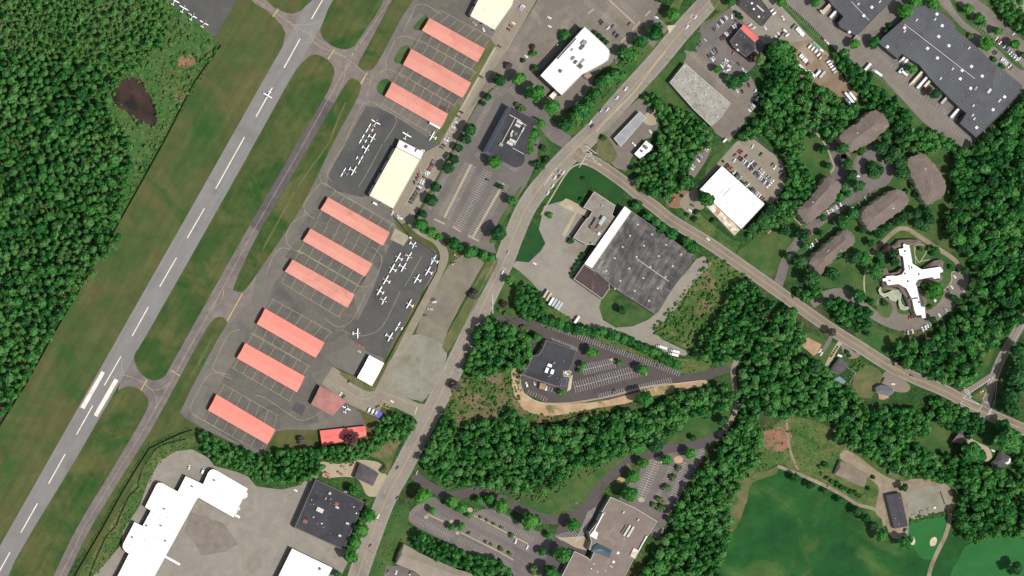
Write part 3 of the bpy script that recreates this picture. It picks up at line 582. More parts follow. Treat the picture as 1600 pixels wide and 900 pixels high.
ribbon('footpath', a_conc, P('1267,183 1266,195 1275,207 1290,227 1300,250 1303,262 1298,270'), 1.1, 'road', 'thin pale footpath through the trees', 'footpath')
ribbon('footpath', a_conc, P('1390,245 1402,252 1418,262 1428,285 1436,310 1440,320'), 1.1, 'road', 'thin pale footpath between two brown roofed apartments', 'footpath')
ribbon('footpath', a_conc, P('1200,365 1215,350 1232,332 1240,340 1252,352'), .8, 'road', 'thin white footpath on the green sloping lawn', 'footpath')
ribbon('footpath', a_conc, P('1352,465 1350,440 1352,425 1356,412'), 1.2, 'road', 'pale footpath west of the cross shaped building', 'footpath')
ribbon('footpath', a_conc, P('1498,426 1488,425.5 1487,438 1482,447 1475,454'), 1.0, 'road', 'pale curved footpath beside the visitor parking', 'footpath')

ribbon('garden_path', a_conc, P('1430,384 1440,382 1448,391 1441,404 1436,410 1429,396 1431,386'), .7, 'island', 'pale looped path in the inner garden of the white cross roof', 'path')
ribbon('garden_path', a_conc, P('1428,384 1431,412 1440,408 1457,405'), .7, 'island', 'pale angled path along the inner garden of the white cross roof', 'path', smooth=False)
# ---- roads
MAIN = P('1130,-30 1109,0 1068,45 1025,97 975,152 930,203 900,232 872,260 848,288 822,325 803,368 786,412 767,450 738,515 709,575 684,625 660,672 630,730 600,787 560,897 552,925')
R1 = ribbon('main_road', a_road, MAIN, 15.5, 'road', 'broad four lane main road crossing the town', 'road')
SIDE = P('898,238 912,247 935,257 975,285 1000,306 1025,325 1050,345 1100,375 1137,400 1197,442 1250,480 1300,515 1340,540 1392,573 1432,592 1475,610 1502,625 1530,641 1555,652 1620,680')
R2 = ribbon('side_road', a_road2, SIDE, 9.6, 'road', 'two lane side road running south east', 'road')
R3 = ribbon('crossing_lane', a_ware, P('1620,470 1600,500 1585,525 1565,560 1552,592 1544,620 1538,642'), 7.5, 'road', 'darker lane coming down to the three way junction', 'road')
ribbon('slip_road', a_road2, P('1548,588 1530,600 1510,612 1496,622'), 4.5, 'road', 'slip lane around the triangular traffic island', 'road')
sheet('gas_station_forecourt', a_lot2, P('918,226 930,240 940,210 960,188 985,165 1000,152 1010,160 1018,172 1030,180 1028,200 1016,215 1005,218 994,235 985,250 978,268 962,262 950,250 935,244'), 'road', 'grey forecourt around the fuel canopy', 'forecourt', smooth=False)
sheet('forecourt_circle', a_conc, P('1009,178 1016,171 1025,173 1029,183 1027,192 1017,196 1008,193 1004,186'), 'road', 'round pale concrete pad beside the fuel canopy', 'pad')
sheet('traffic_island', g_verge, P('934,214 943,207 950,215 960,232 964,243 958,252 950,256 938,248 933,232'), 'island', 'oval grass island between main road and fuel station', 'island')
sheet('traffic_island', g_verge, P('1517,621 1530,612 1547,598 1543,612 1537,625 1531,627'), 'island', 'small triangular grass island at the three way junction', 'island', smooth=False)
sheet('traffic_island', a_conc2, P('1042,40 1056,39 1046,53'), 'island', 'small triangular concrete island at the car park entrance', 'island', smooth=False)
for i, q in enumerate(('1040,20 1055,0 1070,-8 1062,12 1062,26 1042,34 1030,22', '1110,-8 1150,-8 1140,8 1120,16')):
    sheet('road_verge', g_verge, P(q), 'island', ('grass corner with a round tree at the main road', 'grass verge east of the main road in the north')[i], 'verge')
sheet('road_verge', g_verge, P('1136,14 1122,26 1106,38 1100,44 1104,36 1124,18 1132,8'), 'island', 'narrow green verge along the restaurant car park', 'verge')
sheet('road_verge', g_lawn, P('1094,50 1094,62 1084,78 1076,80 1070,72 1082,60'), 'island', 'green wedge between main road and restaurant car park', 'verge')
sheet('road_verge', g_lawn, P('1066,82 1072,90 1062,104 1048,126 1044,132 1062,148 1080,165 1100,182 1085,180 1060,168 1030,170 1010,158 1000,150 1030,115'), 'island', 'green lawn around the speckled grey roof', 'lawn')
sheet('entry_verge', g_lawn, P('862,180 880,205 892,211 905,206 900,190 882,174'), 'island', 'green corner at the office car park entrance', 'verge')
sheet('office_garden', g_lawn, P('838,195 848,205 856,220 862,235 850,262 830,285 838,262 846,235 842,212'), 'island', 'planted bed with shrubs between the black roofed office and the road', 'garden')
sheet('office_garden', g_lawn, P('806,300 815,292 800,325 785,352 778,374 770,380 764,376 782,340 796,318'), 'island', 'green strip along the main road beside the office car park', 'garden')
ribbon('pavement_strip', a_conc, P('1040,80 1020,105 1000,132 985,150 965,170 940,196 932,206'), 1.3, 'island', 'worn pale kerb strip along the main road near the fuel canopy', 'pavement')
ribbon('pavement_strip', a_conc, P('918,256 900,258 884,272 862,308 845,336'), 1.0, 'island', 'pale footway along the dark corner lawn', 'pavement')
ribbon('pavement_strip', a_conc, P('774,74 745,126 716,178 689,226'), 1.6, 'island', 'pale kerb strip along the hangar car park', 'kerb', smooth=False)
ribbon('pavement_strip', a_conc, P('676,246 633,321'), 1.0, 'island', 'pale kerb strip beside the cream roofed hangar', 'kerb', smooth=False)
for i, (a, b, c, d) in enumerate((((736, 257), (694, 340), (678, 342), (695, 350)), ((787, 286), (738, 372), (731, 368), (748, 377)), ((707, 354), (720, 362), (707, 354), (720, 362)))):
    ribbon('parking_median', a_conc, [a, b], 1.9 if i < 2 else 1.2, 'island', ('long concrete parking median, western one in the office car park', 'long concrete parking median, eastern one in the office car park', 'short concrete end strip between the two long parking medians')[i], 'median', smooth=False)
    if i < 2: ribbon('median_end', a_conc, [c, d], 1.4, 'island', ('concrete crosspiece at the foot of the western parking median', 'concrete crosspiece at the foot of the eastern parking median')[i], 'median', smooth=False)
for i, q in enumerate(('928,14 919,21', '952,0 992,37', '988,47 1000,34', '970,66 980,56', '1008,25 1016,17')):
    ribbon('parking_median', a_conc, P(q), 1.2, 'island', ('short pale median at the west of the weathered car park', 'long pale median across the weathered car park', 'pale median near the lone dark car in the weathered car park', 'pale median beside the two dark cars in the weathered car park', 'pale median at the entrance of the weathered car park')[i], 'median', smooth=False)
for i, q in enumerate(('667,803 695,816', '740,805 825,850', '720,832 780,862 802,875')):
    ribbon('parking_median', a_conc, P(q), 1.1, 'island', ('short pale planted median in the mauve car park', 'long pale planted median in the mauve car park', 'southern pale planted median in the mauve car park')[i], 'median', smooth=False)
for i, (x, y, r) in enumerate(((666, 808, 3), (706, 815, 3), (734, 797, 4), (715, 833, 2.6), (1060, 718, 6), (1002, 781, 4), (1028, 718, 4), (970, 750, 5))):
    sheet('tree_pit', a_conc if i not in (4, 7) else g_soil, [(x + r * math.cos(t) * 1.25, y + r * math.sin(t)) for t in (0, 1.05, 2.1, 3.14, 4.2, 5.2)], 'island', 'pale %s island end, %s from the west among those near the winding drive' % ('rounded' if r < 4 else 'broad', ordw(i)), 'parking island')
ribbon('retaining_kerb', a_conc2, P('814,583 812,600 817,615 836,626 852,630 880,630 915,626 960,617 1000,606 1040,600 1060,599'), .7, 'island', 'thin pale retaining wall top around the fresh car park', 'kerb', n=2)
for i, q in enumerate(('1060,560 1040,553', '1000,531 1006,536', '895,585 892,608 886,612 890,590', '956,560 962,564 960,567 952,562', '1004,576 1012,582 1010,587 1002,582')):
    if i > 1: sheet('parking_island', a_conc2, P(q), 'island', ('', '', 'pale narrow island at the west end of the double stall row', 'pale end island at the upper stall row', 'pale end island at the long stall row')[i], 'parking island', smooth=False)

# road paint
pt = Paint()
M = catmull(MAIN, False, 8)
def offs(pts, d):
    out = []
    for i in range(len(pts)):
        a = pts[max(i - 1, 0)]; b = pts[min(i + 1, len(pts) - 1)]
        dx, dy = b[0] - a[0], b[1] - a[1]; l = math.hypot(dx, dy) or 1
        out.append((pts[i][0] - dy / l * d, pts[i][1] + dx / l * d))
    return out
pt.line(offs(M, -13.6), .2); pt.line(offs(M, 13.6), .2)
for d in (-6.5, 6.5):
    q = offs(M, d)
    for i in range(0, len(q) - 1, 2): pt.line([q[i], ((q[i][0] + q[i + 1][0]) / 2, (q[i][1] + q[i + 1][1]) / 2)], .25)
pt.build('edge_marking', p_stall, R1)
pt = Paint(); pt.line(offs(M, -.7), .22); pt.line(offs(M, .7), .22); pt.build('centre_marking', p_yel2, R1)
pt = Paint()
for a, b in (((870, 262), (850, 290)), ((1078, 28), (1082, 22)), ((1072, 46), (1076, 40))): pt.line([a, b], .5)
for q in ('1470,165 1480,150', '1010,740 980,780', ): pass
for q in ('932,240 915,228', '918,240 905,262', '792,422 786,418'): pt.line(P(q), .5)
for q in ('300,680 325,660 365,680 400,720 380,745 345,750', '390,770 420,780 440,830 470,800', '460,840 530,870', '300,700 330,640 300,700 270,660', '340,720 400,700'):
    pt.line(P(q, 880, 160, 8.89), .55)
pt.line(P('770,460 770,490'), .6); pt.line(P('650,742 653,735'), .6); pt.line(P('648,648 652,636'), .5); pt.line(P('1190,490 1180,510', 400, 450, 4), .4)
pt.build('arrow_marking', p_white, R1)
pt = Paint()
Q = catmull(SIDE, False, 8)
pt.line(offs(Q, -.5), .22); pt.line(offs(Q, .5), .22)
pt.line(P('1388,568 1410,580 1432,596 1418,592 1404,586 1388,568'), .3)
pt.line(P('1552,648 1565,660 1580,668 1600,680'), .3); pt.line(P('1548,646 1566,656 1600,672'), .3); pt.line(P('1556,650 1562,660 1566,656 1572,664 1578,662 1584,670'), .3)
pt.build('centre_marking', p_yel2, R2)
pt = Paint()
pt.line(offs(Q[8:], -8.2), .18); pt.line(offs(Q[8:], 8.2), .18)
for q in ('1500,630 1529,643', '1529,643 1526,649', '1505,622 1535,634', '1535,634 1530,640', '1504,622 1548,592', '1536,624 1552,588', '1537,627 1544,630', '1546,640 1542,656', '1553,626 1549,640 1544,655', '1512,608 1517,622', '1506,608 1516,622', '1550,590 1556,596', '1501,629 1504,628'):
    pt.line(P(q), .45)
for i in range(6): pt.line([(1506 + i * 2, 606 + i * 2.7), (1509 + i * 2, 605.5 + i * 2.7)], .5)
for i in range(8): pt.line([(1542 + i * .8, 655 - i * 2.3), (1545 + i * .8, 656.5 - i * 2.3)], .5)
pt.build('edge_marking', p_white, R2)
pt = Paint()
for d in (-.4, .4): pt.line(offs(P('1600,500 1585,525 1565,560 1552,592 1545,618'), d), .2)
pt.build('centre_marking', p_yel2, R3)
pt = Paint(); pt.line(offs(P('1600,500 1585,525 1565,560 1554,592 1549,640'), -4.2), .35); pt.line(offs(P('1600,500 1585,525 1565,560 1552,592 1546,618'), 6), .2); pt.build('edge_marking', p_white, R3)

# stalls
pt = Paint()
pt.stalls((770, 76), (698, 208), (8, 4.2), 46)
pt.stalls((799, 2), (788, 21), (-7, -3), 6); pt.stalls((806, 0), (776, 58), (7, 4), 18)
pt.stalls((797, 6), (776, 45), (-5, -14), 10, .15)
pt.stalls((680, 250), (640, 320), (8, 4.5), 24); pt.stalls((660, 258), (634, 312), (-3, -9), 9, .15)
pt.line(P('838,0 790,80 720,205 690,258 655,320'), .25)
pt.build('stall_marking', p_stall, L1)
pt = Paint()
pt.stalls((545, 596), (565, 606), (-2, 6), 8); pt.stalls((505, 598), (530, 612), (5, -7), 6); pt.stalls((540, 625), (575, 643), (5, -8), 9)
pt.line(P('530,603 560,622 578,622 586,618'), .3, True); pt.line(P('597,612 650,634'), .3); pt.line(P('652,634 648,645'), .4)
pt.build('stall_marking', p_stall, L2)
pt = Paint()
for (a, b) in (((735, 258), (694, 338)), ((786, 287), (740, 370))):
    for sx in (-1, 1): pt.stalls((a[0] + sx * 1.8, a[1] + sx), (b[0] + sx * 1.8, b[1] + sx), (sx * 7.2, sx * 3.8), 26)
a, b = (762, 268), (716, 356)
pt.line([a, b], .22)
for sx in (-1, 1): pt.stalls(a, b, (sx * 7.2, sx * 3.8), 27)
pt.stalls((697, 266), (668, 324), (6.5, 3.4), 22); pt.stalls((765, 152), (736, 208), (8, 3.4), 20); pt.stalls((790, 250), (808, 262), (-4, 7), 6); pt.stalls((747, 238), (758, 246), (-4, 7), 4)
pt.stalls((800, 136), (815, 150), (-6, 7), 5); pt.stalls((724, 212), (700, 262), (7, 4), 16)
pt.build('stall_marking', p_stall, L3)
pt = Paint()
for a, b, v, n in (((838, 10), (770, 135), (7, 4), 36), ((912, 5), (960, 45), (5, -8), 16), ((880, 15), (940, 75), (6, -8), 20), ((952, 0), (992, 37), (-5, 7), 14), ((957, -4), (996, 33), (5, -7), 14), ((940, 30), (985, 68), (5, -7), 15), ((850, 90), (890, 20), (7, 4), 22)):
    pt.stalls(a, b, v, n, .2)
pt.build('stall_marking', p_stall, L4)
pt = Paint()
pt.stalls((1116, 42), (1136, 25), (4, 6), 8); pt.stalls((1128, 64), (1153, 40), (-5, -6), 10); pt.stalls((1104, 84), (1118, 75), (5, 8), 6); pt.stalls((1126, 108), (1142, 94), (5, 6), 6)
pt.build('stall_marking', p_stall, L5)
pt = Paint(); pt.stalls((1078, 88), (1150, 152), (5, -6), 28); pt.build('stall_marking', p_stall, L5b)
pt = Paint()
for a, b, v, n in (((1228, 12), (1290, 72), (4, -8), 24), ((1282, 18), (1316, 60), (-4, 8), 14), ((1372, 78), (1396, 100), (-4, 7), 9), ((1366, 118), (1430, 172), (5, -7), 22), ((1474, 6), (1525, 58), (6, -7), 20), ((1500, 0), (1600, 80), (-2, 9), 34), ((1520, 42), (1600, 106), (5, -7), 22), ((1545, 88), (1580, 118), (6, -7), 12), ((1395, 100), (1492, 185), (-6, 10), 22), ((1490, 195), (1518, 220), (-5, 8), 8)):
    pt.stalls(a, b, v, n, .2)
pt.build('stall_marking', p_stall, L7)
pt = Paint()
for a, b, v, n in (((1138, 258), (1192, 308), (5, -6), 20), ((1150, 236), (1205, 288), (5, -6), 20), ((1156, 242), (1200, 284), (-5, 6), 16), ((1176, 214), (1224, 256), (-5, 6), 16)):
    pt.stalls(a, b, v, n, .2)
pt.build('stall_marking', p_stall, L8)
pt = Paint()
for a, b, v, n in (((846, 509), (1060, 588), (3, -8), 62), ((862, 527), (900, 542), (2, 7), 13), ((911, 578), (960, 567), (-3, -8), 15), ((911, 578), (960, 567), (2, 8), 15), ((898, 605), (1002, 578), (-3, -9), 28), ((898, 605), (1002, 578), (2, 9), 28), ((938, 624), (1050, 599), (-3, -9), 32), ((824, 616), (852, 628), (3, -7), 7), ((846, 600), (868, 608), (-2, 6), 5)):
    pt.stalls(a, b, v, n, .24)
pt.line(P('911,578 960,567'), .25); pt.line(P('898,605 1002,578'), .25)
pt.build('stall_marking', p_stall2, L10)
pt = Paint()
for a, b, v, n in (((662, 790), (645, 806), (-5, -6), 6), ((672, 806), (712, 828), (3, -9), 12), ((668, 812), (710, 832), (-4, 8), 12), ((740, 802), (830, 848), (4, -9), 30), ((738, 808), (828, 854), (-4, 8), 28), ((722, 830), (800, 870), (4, -9), 24), ((720, 838), (796, 878), (-4, 8), 24), ((750, 782), (800, 806), (3, 8), 16), ((648, 815), (700, 845), (4, -8), 16)):
    pt.stalls(a, b, v, n, .22)
pt.build('stall_marking', p_stall, L11)
pt = Paint()
for a, b, v, n in (((1024, 722), (1000, 780), (-9, -3), 16), ((1024, 722), (1000, 780), (8, 3), 16), ((1052, 732), (1028, 785), (-7, -3), 16), ((1066, 722), (1040, 790), (7, 3), 20), ((1100, 706), (1060, 780), (-7, -3), 22)):
    pt.stalls(a, b, v, n, .24)
pt.line(P('1024,722 1000,780'), .24)
pt.stalls((932, 792), (912, 838), (-14, 9), 16); pt.stalls((905, 838), (878, 846), (-10, -10), 8)
pt.build('stall_marking', p_stall2, L12)
pt = Paint()
for a, b, v, n in (((455, 772), (432, 818), (-6, -3), 12), ((455, 772), (432, 818), (6, 3), 12), ((430, 855), (405, 905), (-6, -3), 14), ((430, 855), (405, 905), (6, 3), 14), ((460, 825), (530, 858), (-3, 8), 18), ((255, 740), (275, 735), (-3, 8), 7)):
    pt.stalls(a, b, v, n, .22)
pt.build('stall_marking', p_stall, L13)
pt = Paint()
for a, b, v, n in (((1336, 272), (1340, 246), (7, 1), 8), ((1232, 395), (1246, 375), (7, 4), 8), ((1262, 372), (1335, 310), (-3, -5), 20), ((1290, 372), (1345, 322), (-4, -5), 14)): pt.stalls(a, b, v, n, .2)
pt.build('stall_marking', p_stall, bpy.data.objects['loop_court'])
finish_ground()
# ================================================================== BUILDINGS
w_white = pmat('white_cladding', C(226, 222, 214), .6); w_beige = pmat('beige_wall', C(206, 194, 172), .8); w_tan = pmat('tan_wall', C(190, 172, 146), .8)
w_brick = gmat('red_brick_wall', C(128, 84, 72), C(112, 74, 66), None, s1=.4, fine=.15, fs=2); w_brown = pmat('brown_wall', C(112, 92, 84), .8)
w_red = pmat('dark_red_cladding', C(150, 66, 58), .6); w_grey = pmat('grey_wall', C(136, 132, 128), .7); w_dark = pmat('dark_grey_wall', C(84, 84, 88), .6)
w_skyglass = pmat('reflective_glass_wall', C(206, 216, 236), .25, .5, .15); w_glass = pmat('tinted_glass', C(62, 72, 86), .12, .6, 0, .1); w_door = pmat('pale_metal_door', C(214, 208, 198), .5); w_reddoor = pmat('hangar_door_paint', C(196, 150, 140), .55)  # black office's glass wall: sky reflection put into its pale base colour
r_pink = gmat('faded_pink_roof', C(230, 156, 138), C(222, 148, 130), C(212, 140, 124), s1=.03, s2=.05, fine=.03, fs=.8, mid=.05, rough=.6, spec=.2, lines=(-.52, .8, .07, C(204, 130, 116)))
r_red = gmat('bright_coral_roof', C(252, 144, 128), C(250, 150, 134), None, s1=.03, fine=.02, fs=.8, mid=.03, rough=.6, spec=.2, lines=(-.52, .8, .05, C(236, 124, 112)))
r_redk = gmat('coral_roof', C(250, 120, 112), C(244, 126, 118), None, s1=.06, fine=.03, fs=.8, rough=.6, spec=.2)
r_dull = gmat('dull_red_roof', C(184, 126, 118), C(176, 119, 113), C(166, 116, 110), s1=.05, s2=.06, fine=.05, fs=.8, rough=.6, lines=(1.05, .9, .12, C(150, 104, 100)))
r_white = gmat('white_roof_membrane', C(255, 255, 255, 1.35), C(255, 254, 248, 1.32), C(250, 246, 232, 1.25), s1=.03, s2=.05, fine=.02, fs=.8, mid=.02, rough=.7, t3=.68)
r_whited = gmat('stained_white_roof', C(252, 250, 246, 1.2), C(240, 238, 232, 1.15), C(214, 206, 196), s1=.06, s2=.07, fine=.05, fs=.8, mid=.07, ms=.3, rough=.7, t3=.64)
r_cream = gmat('cream_roof_metal', C(255, 252, 222, .9), C(252, 248, 216, .88), None, s1=.03, fine=.015, fs=.8, mid=.02, rough=.6, lines=(-.52, 1.0, .04, C(244, 238, 206)))
r_black = gmat('black_roof_membrane', C(74, 72, 73), C(82, 80, 80), C(60, 58, 62), s1=.05, s2=.06, fine=.1, fs=.8, mid=.12, ms=.2, rough=.8)
r_black2 = gmat('flat_black_roof', C(66, 65, 69), C(74, 73, 77), C(58, 57, 61), s1=.04, s2=.06, fine=.07, fs=.8, mid=.08, rough=.8)
r_patchy = gmat('patchy_dark_roof', C(108, 104, 100), C(82, 79, 79), C(146, 140, 132), s1=.05, s2=.035, fine=.22, fs=.6, mid=.3, ms=.12, rough=.85, streak=(math.radians(60), .03, .25, .3), t3=.54)
r_brownf = gmat('dark_brown_roof', C(88, 74, 74), C(80, 68, 68), C(104, 90, 84), s1=.1, s2=.1, fine=.12, fs=.7, rough=.85)
r_speck = gmat('speckled_grey_roof', C(176, 172, 160), C(158, 154, 144), C(140, 134, 124), s1=.12, s2=.18, fine=.16, fs=.9, mid=.14, ms=.35, rough=.85)
r_stone = gmat('stone_grey_roof', C(152, 144, 132), C(140, 132, 120), C(120, 112, 102), s1=.08, s2=.1, fine=.12, fs=.8, mid=.14, ms=.3, rough=.85)
r_taupe = gmat('brown_gravel_roof', C(142, 128, 118), C(134, 120, 111), C(150, 137, 124), s1=.05, s2=.04, fine=.07, fs=.9, mid=.07, rough=.9)
r_rib = gmat('ribbed_slate_roof', C(100, 101, 104), C(93, 94, 98), C(86, 86, 87), s1=.03, s2=.035, fine=.06, fs=.9, mid=.06, rough=.6, lines=(-.66, .115, .8, C(72, 73, 77)), streak=(.91, .012, .05, .12))
r_steel = gmat('pale_steel_roof', C(172, 172, 174), C(158, 158, 162), None, s1=.1, fine=.06, fs=.9, rough=.5, lines=(.78, .14, .6, C(120, 118, 120)))
r_shing = gmat('brown_shingle_roof', C(130, 117, 107), C(122, 109, 101), C(138, 125, 113), s1=.08, s2=.06, fine=.13, fs=1.1, mid=.08, rough=.9)
r_shing2 = gmat('beige_shingle_roof', C(158, 147, 132), C(150, 139, 124), None, s1=.08, fine=.1, fs=1.1, mid=.06, rough=.9)
r_shingd = gmat('dark_shingle_roof', C(98, 92, 94), C(88, 83, 85), C(96, 88, 86), s1=.1, s2=.1, fine=.14, fs=1.1, rough=.9)
r_tan = gmat('tan_shingle_roof', C(190, 158, 126), C(178, 146, 118), None, s1=.1, fine=.12, fs=1.1, rough=.9)
r_char = gmat('charcoal_ribbed_roof', C(66, 66, 72), C(70, 70, 76), None, s1=.06, fine=.05, fs=1, rough=.6, lines=(1.33, .5, .4, C(54, 54, 60)))
r_blue = pmat('blue_slate_metal', C(70, 90, 100), .45, .4)
r_tar = pmat('blue_tarp', C(70, 66, 190), .5)
m_unit = pmat('rooftop_unit_paint', C(206, 202, 190), .5); m_unitd = pmat('dark_rooftop_unit', C(112, 104, 98), .6); m_sky = pmat('skylight_acrylic', C(250, 250, 246, 1.2), .3); m_unitg = pmat('grey_galvanised_unit', C(150, 150, 148), .45)
m_trim = pmat('pale_parapet_trim', C(216, 210, 200), .6); m_trimd = pmat('grey_parapet_trim', C(128, 122, 116), .6); m_trimk = pmat('dark_parapet_trim', C(84, 78, 76), .6)
m_rust = pmat('rusty_brown_metal', C(140, 90, 70), .7); m_wood = pmat('weathered_wood', C(150, 126, 104), .8)

rcap = {'faded_pink_roof': pmat('pink_ridge_highlight', C(238, 176, 160)), 'bright_coral_roof': r_red}  # pink hangar ridge caps lightened to paint in a highlight along the ridge
def rootat(name, q, label, cat, group=None):
    cx = sum(p[0] for p in q) / len(q); cy = sum(p[1] for p in q) / len(q)
    return empty(name, (cx, cy, 0), label, cat, group), (cx, cy)
def axis(q):
    "direction of the longest edge"
    best = max(range(len(q)), key=lambda i: (q[i][0] - q[(i + 1) % len(q)][0]) ** 2 + (q[i][1] - q[(i + 1) % len(q)][1]) ** 2)
    a, b = q[best], q[(best + 1) % len(q)]
    return math.atan2(b[1] - a[1], b[0] - a[0])
UNITN = {'v': ('roof_vent', .9), 'u': ('rooftop_unit', 1.6), 's': ('skylight', .35), 'p': ('penthouse', 3.0), 'w': ('rooftop_walkway', .25), 'h': ('roof_hatch', .6)}
def units(root, c, h, items, ang, m=None):
    "items: (x,y,kind,w,l[,material[,height]]) in map units, sizes in metres"
    for it in items:
        x, y, k, w, l = it[:5]
        nm, uh = UNITN[k]
        mm = it[5] if len(it) > 5 and it[5] else (m_sky if k == 's' else m or m_unit)
        if len(it) > 6: uh = it[6]
        X_, Y_ = LIFT((x, y), h + uh)
        mb = MB()
        if k == 'v':
            mb.cyl((X_ - c[0], Y_ - c[1], h), (X_ - c[0], Y_ - c[1], h + uh * .7), w * .32, seg=8); mb.cyl((X_ - c[0], Y_ - c[1], h + uh * .7), (X_ - c[0], Y_ - c[1], h + uh), w * .5, w * .35, seg=8)
        elif k == 's':
            mb.box(X_ - c[0], Y_ - c[1], h, w, l, uh * .5, ang); mb.box(X_ - c[0], Y_ - c[1], h + uh * .5, w * .92, l * .92, uh * .5, ang, 0, .7)
        else:
            mb.box(X_ - c[0], Y_ - c[1], h, w, l, uh, ang)
            if k == 'u':
                mb.box(X_ - c[0], Y_ - c[1], h + uh, w * .55, l * .35, .25, ang)
        mb.build(nm, mm, root)
def openings(root, q, c, h, storeys, gm, every=None, z0=1.0, frac=.9, minlen=7, name='window', edges=None, wh=1.4):
    "window bands or doors standing 6 cm proud of the wall, one object each"
    for i in range(len(q)):
        a = Vector(q[i]); b = Vector(q[(i + 1) % len(q)]); L = (b - a).length
        if L < minlen or (edges is not None and i not in edges): continue
        d = (b - a) / L; nrm = Vector((d.y, -d.x)); ang = math.atan2(d.y, d.x)
        nseg = max(1, round(L / every)) if every else 1
        for s_ in range(storeys):
            for j in range(nseg):
                t0 = L * (j + .5) / nseg; wl = L / nseg * frac
                p = a + d * t0 + nrm * .03
                mb = MB(); mb.box(p.x - c[0], p.y - c[1], z0 + s_ * 3.6, wl, .16, wh, ang)
                mb.build(name, gm, root)
def flat(name, label, cat, pts, h, wm, rm, par=.5, pm=None, items=(), win=None, ang=None, group=None, um=None):
    q = ccw([LIFT(p, h) for p in pts]); root, c = rootat(name, q, label, cat, group)
    l = [(x - c[0], y - c[1]) for x, y in q]; zb = h - .8 if cat in ('canopy', 'shelter') else 0
    mb = MB(); N = len(l)
    for i in range(N):
        j = (i + 1) % N
        mb.face((l[i] + (zb,), l[j] + (zb,), l[j] + (h + par - .06,), l[i] + (h + par - .06,)))
    mb.build('fascia' if zb else 'wall', wm, root)
    ins = inset(l, .38)
    if zb:
        for p in inset(l, .8)[::1 if N < 8 else 4]:
            mb = MB(); mb.cyl(p + (0,), p + (h - .05,), .16, seg=7); mb.build('post', m_unitg, root)
        mb = MB(); mb.prism(inset(l, .1), h - .3, h - .1, 0, None, True); mb.build('soffit', w_white, root)
    mb = MB()
    for a, b, d in tessellate_polygon([[Vector((x, y, 0)) for x, y in ins]]):
        u = (ins[b][0]-ins[a][0])*(ins[d][1]-ins[a][1])-(ins[b][1]-ins[a][1])*(ins[d][0]-ins[a][0])
        if u < 0: b, d = d, b
        mb.face([ins[k] + (h,) for k in (a, b, d)])
    mb.build('roof', rm, root)
    mb = MB(); out = inset(l, -.05)
    for i in range(N):
        j = (i + 1) % N
        mb.face((out[i] + (h + par,), out[j] + (h + par,), ins[j] + (h + par,), ins[i] + (h + par,)))
        mb.face((ins[i] + (h + par,), ins[j] + (h + par,), ins[j] + (h,), ins[i] + (h,)))
        mb.face((out[i] + (h + par - .3,), out[j] + (h + par - .3,), out[j] + (h + par,), out[i] + (h + par,)))
    mb.build('parapet', pm or m_trim, root)
    a = axis(q) if ang is None else ang
    units(root, c, h, items, a, um)
    if win: openings(root, q, c, h, **win)
    return root, q, c
def gable(name, label, cat, pts, h, rise, wm, rm, nd_=0, dm=None, group=None, items=(), ridge=True, over=.25):
    "pts: four eave corners, first edge along the ridge"
    q = [LIFT(p, h) for p in pts]
    if area2(q) < 0: q = [q[1], q[0], q[3], q[2]]
    root, c = rootat(name, q, label, cat, group)
    l = [(x - c[0], y - c[1]) for x, y in q]
    wl = inset(l, over)
    def mid(a, b): return ((a[0] + b[0]) / 2, (a[1] + b[1]) / 2)
    A, B = mid(wl[3], wl[0]), mid(wl[1], wl[2])
    mb = MB(); zt = h - .1
    for i in range(4):
        j = (i + 1) % 4; mb.face((wl[i] + (0,), wl[j] + (0,), wl[j] + (zt,), wl[i] + (zt,)))
    mb.face((wl[1] + (zt,), wl[2] + (zt,), B + (h + rise - .15,))); mb.face((wl[3] + (zt,), wl[0] + (zt,), A + (h + rise - .15,)))
    mb.build('wall', wm, root)
    A, B = mid(l[3], l[0]), mid(l[1], l[2]); z2 = h + rise; t = .12
    mb = MB()
    mb.face((l[0] + (h,), l[1] + (h,), B + (z2,), A + (z2,))); mb.face((l[2] + (h,), l[3] + (h,), A + (z2,), B + (z2,)))
    mb.face((l[0] + (h - t,), l[1] + (h - t,), l[1] + (h,), l[0] + (h,))); mb.face((l[2] + (h - t,), l[3] + (h - t,), l[3] + (h,), l[2] + (h,)))
    for e, r_ in (((l[1], B, l[2]), 0), ((l[3], A, l[0]), 0)):
        p0, m_, p1 = e
        mb.face((p0 + (h - t,), m_ + (z2 - t,), m_ + (z2,), p0 + (h,))); mb.face((m_ + (z2 - t,), p1 + (h - t,), p1 + (h,), m_ + (z2,)))
    ro = mb.build('roof', rm, root)
    if ridge:
        mb = MB(); mb.cyl(A + (z2 + .02,), B + (z2 + .02,), .16, seg=6); mb.build('ridge_cap', rcap.get(rm.name, rm), ro)
    if nd_:
        for (i, j) in ((0, 1), (2, 3)):
            a = Vector(wl[i]); b = Vector(wl[j]); L = (b - a).length; d = (b - a) / L; nr = Vector((d.y, -d.x))
            for k in range(nd_):
                p = a + d * (L * (k + .5) / nd_) + nr * .03
                mb = MB(); mb.box(p.x, p.y, .05, L / nd_ * .86, .12, h * .84, math.atan2(d.y, d.x)); mb.build('hangar_door', dm or w_door, root)
    units(root, c, h, items, math.atan2(q[1][1] - q[0][1], q[1][0] - q[0][0]))
    return root, q, c
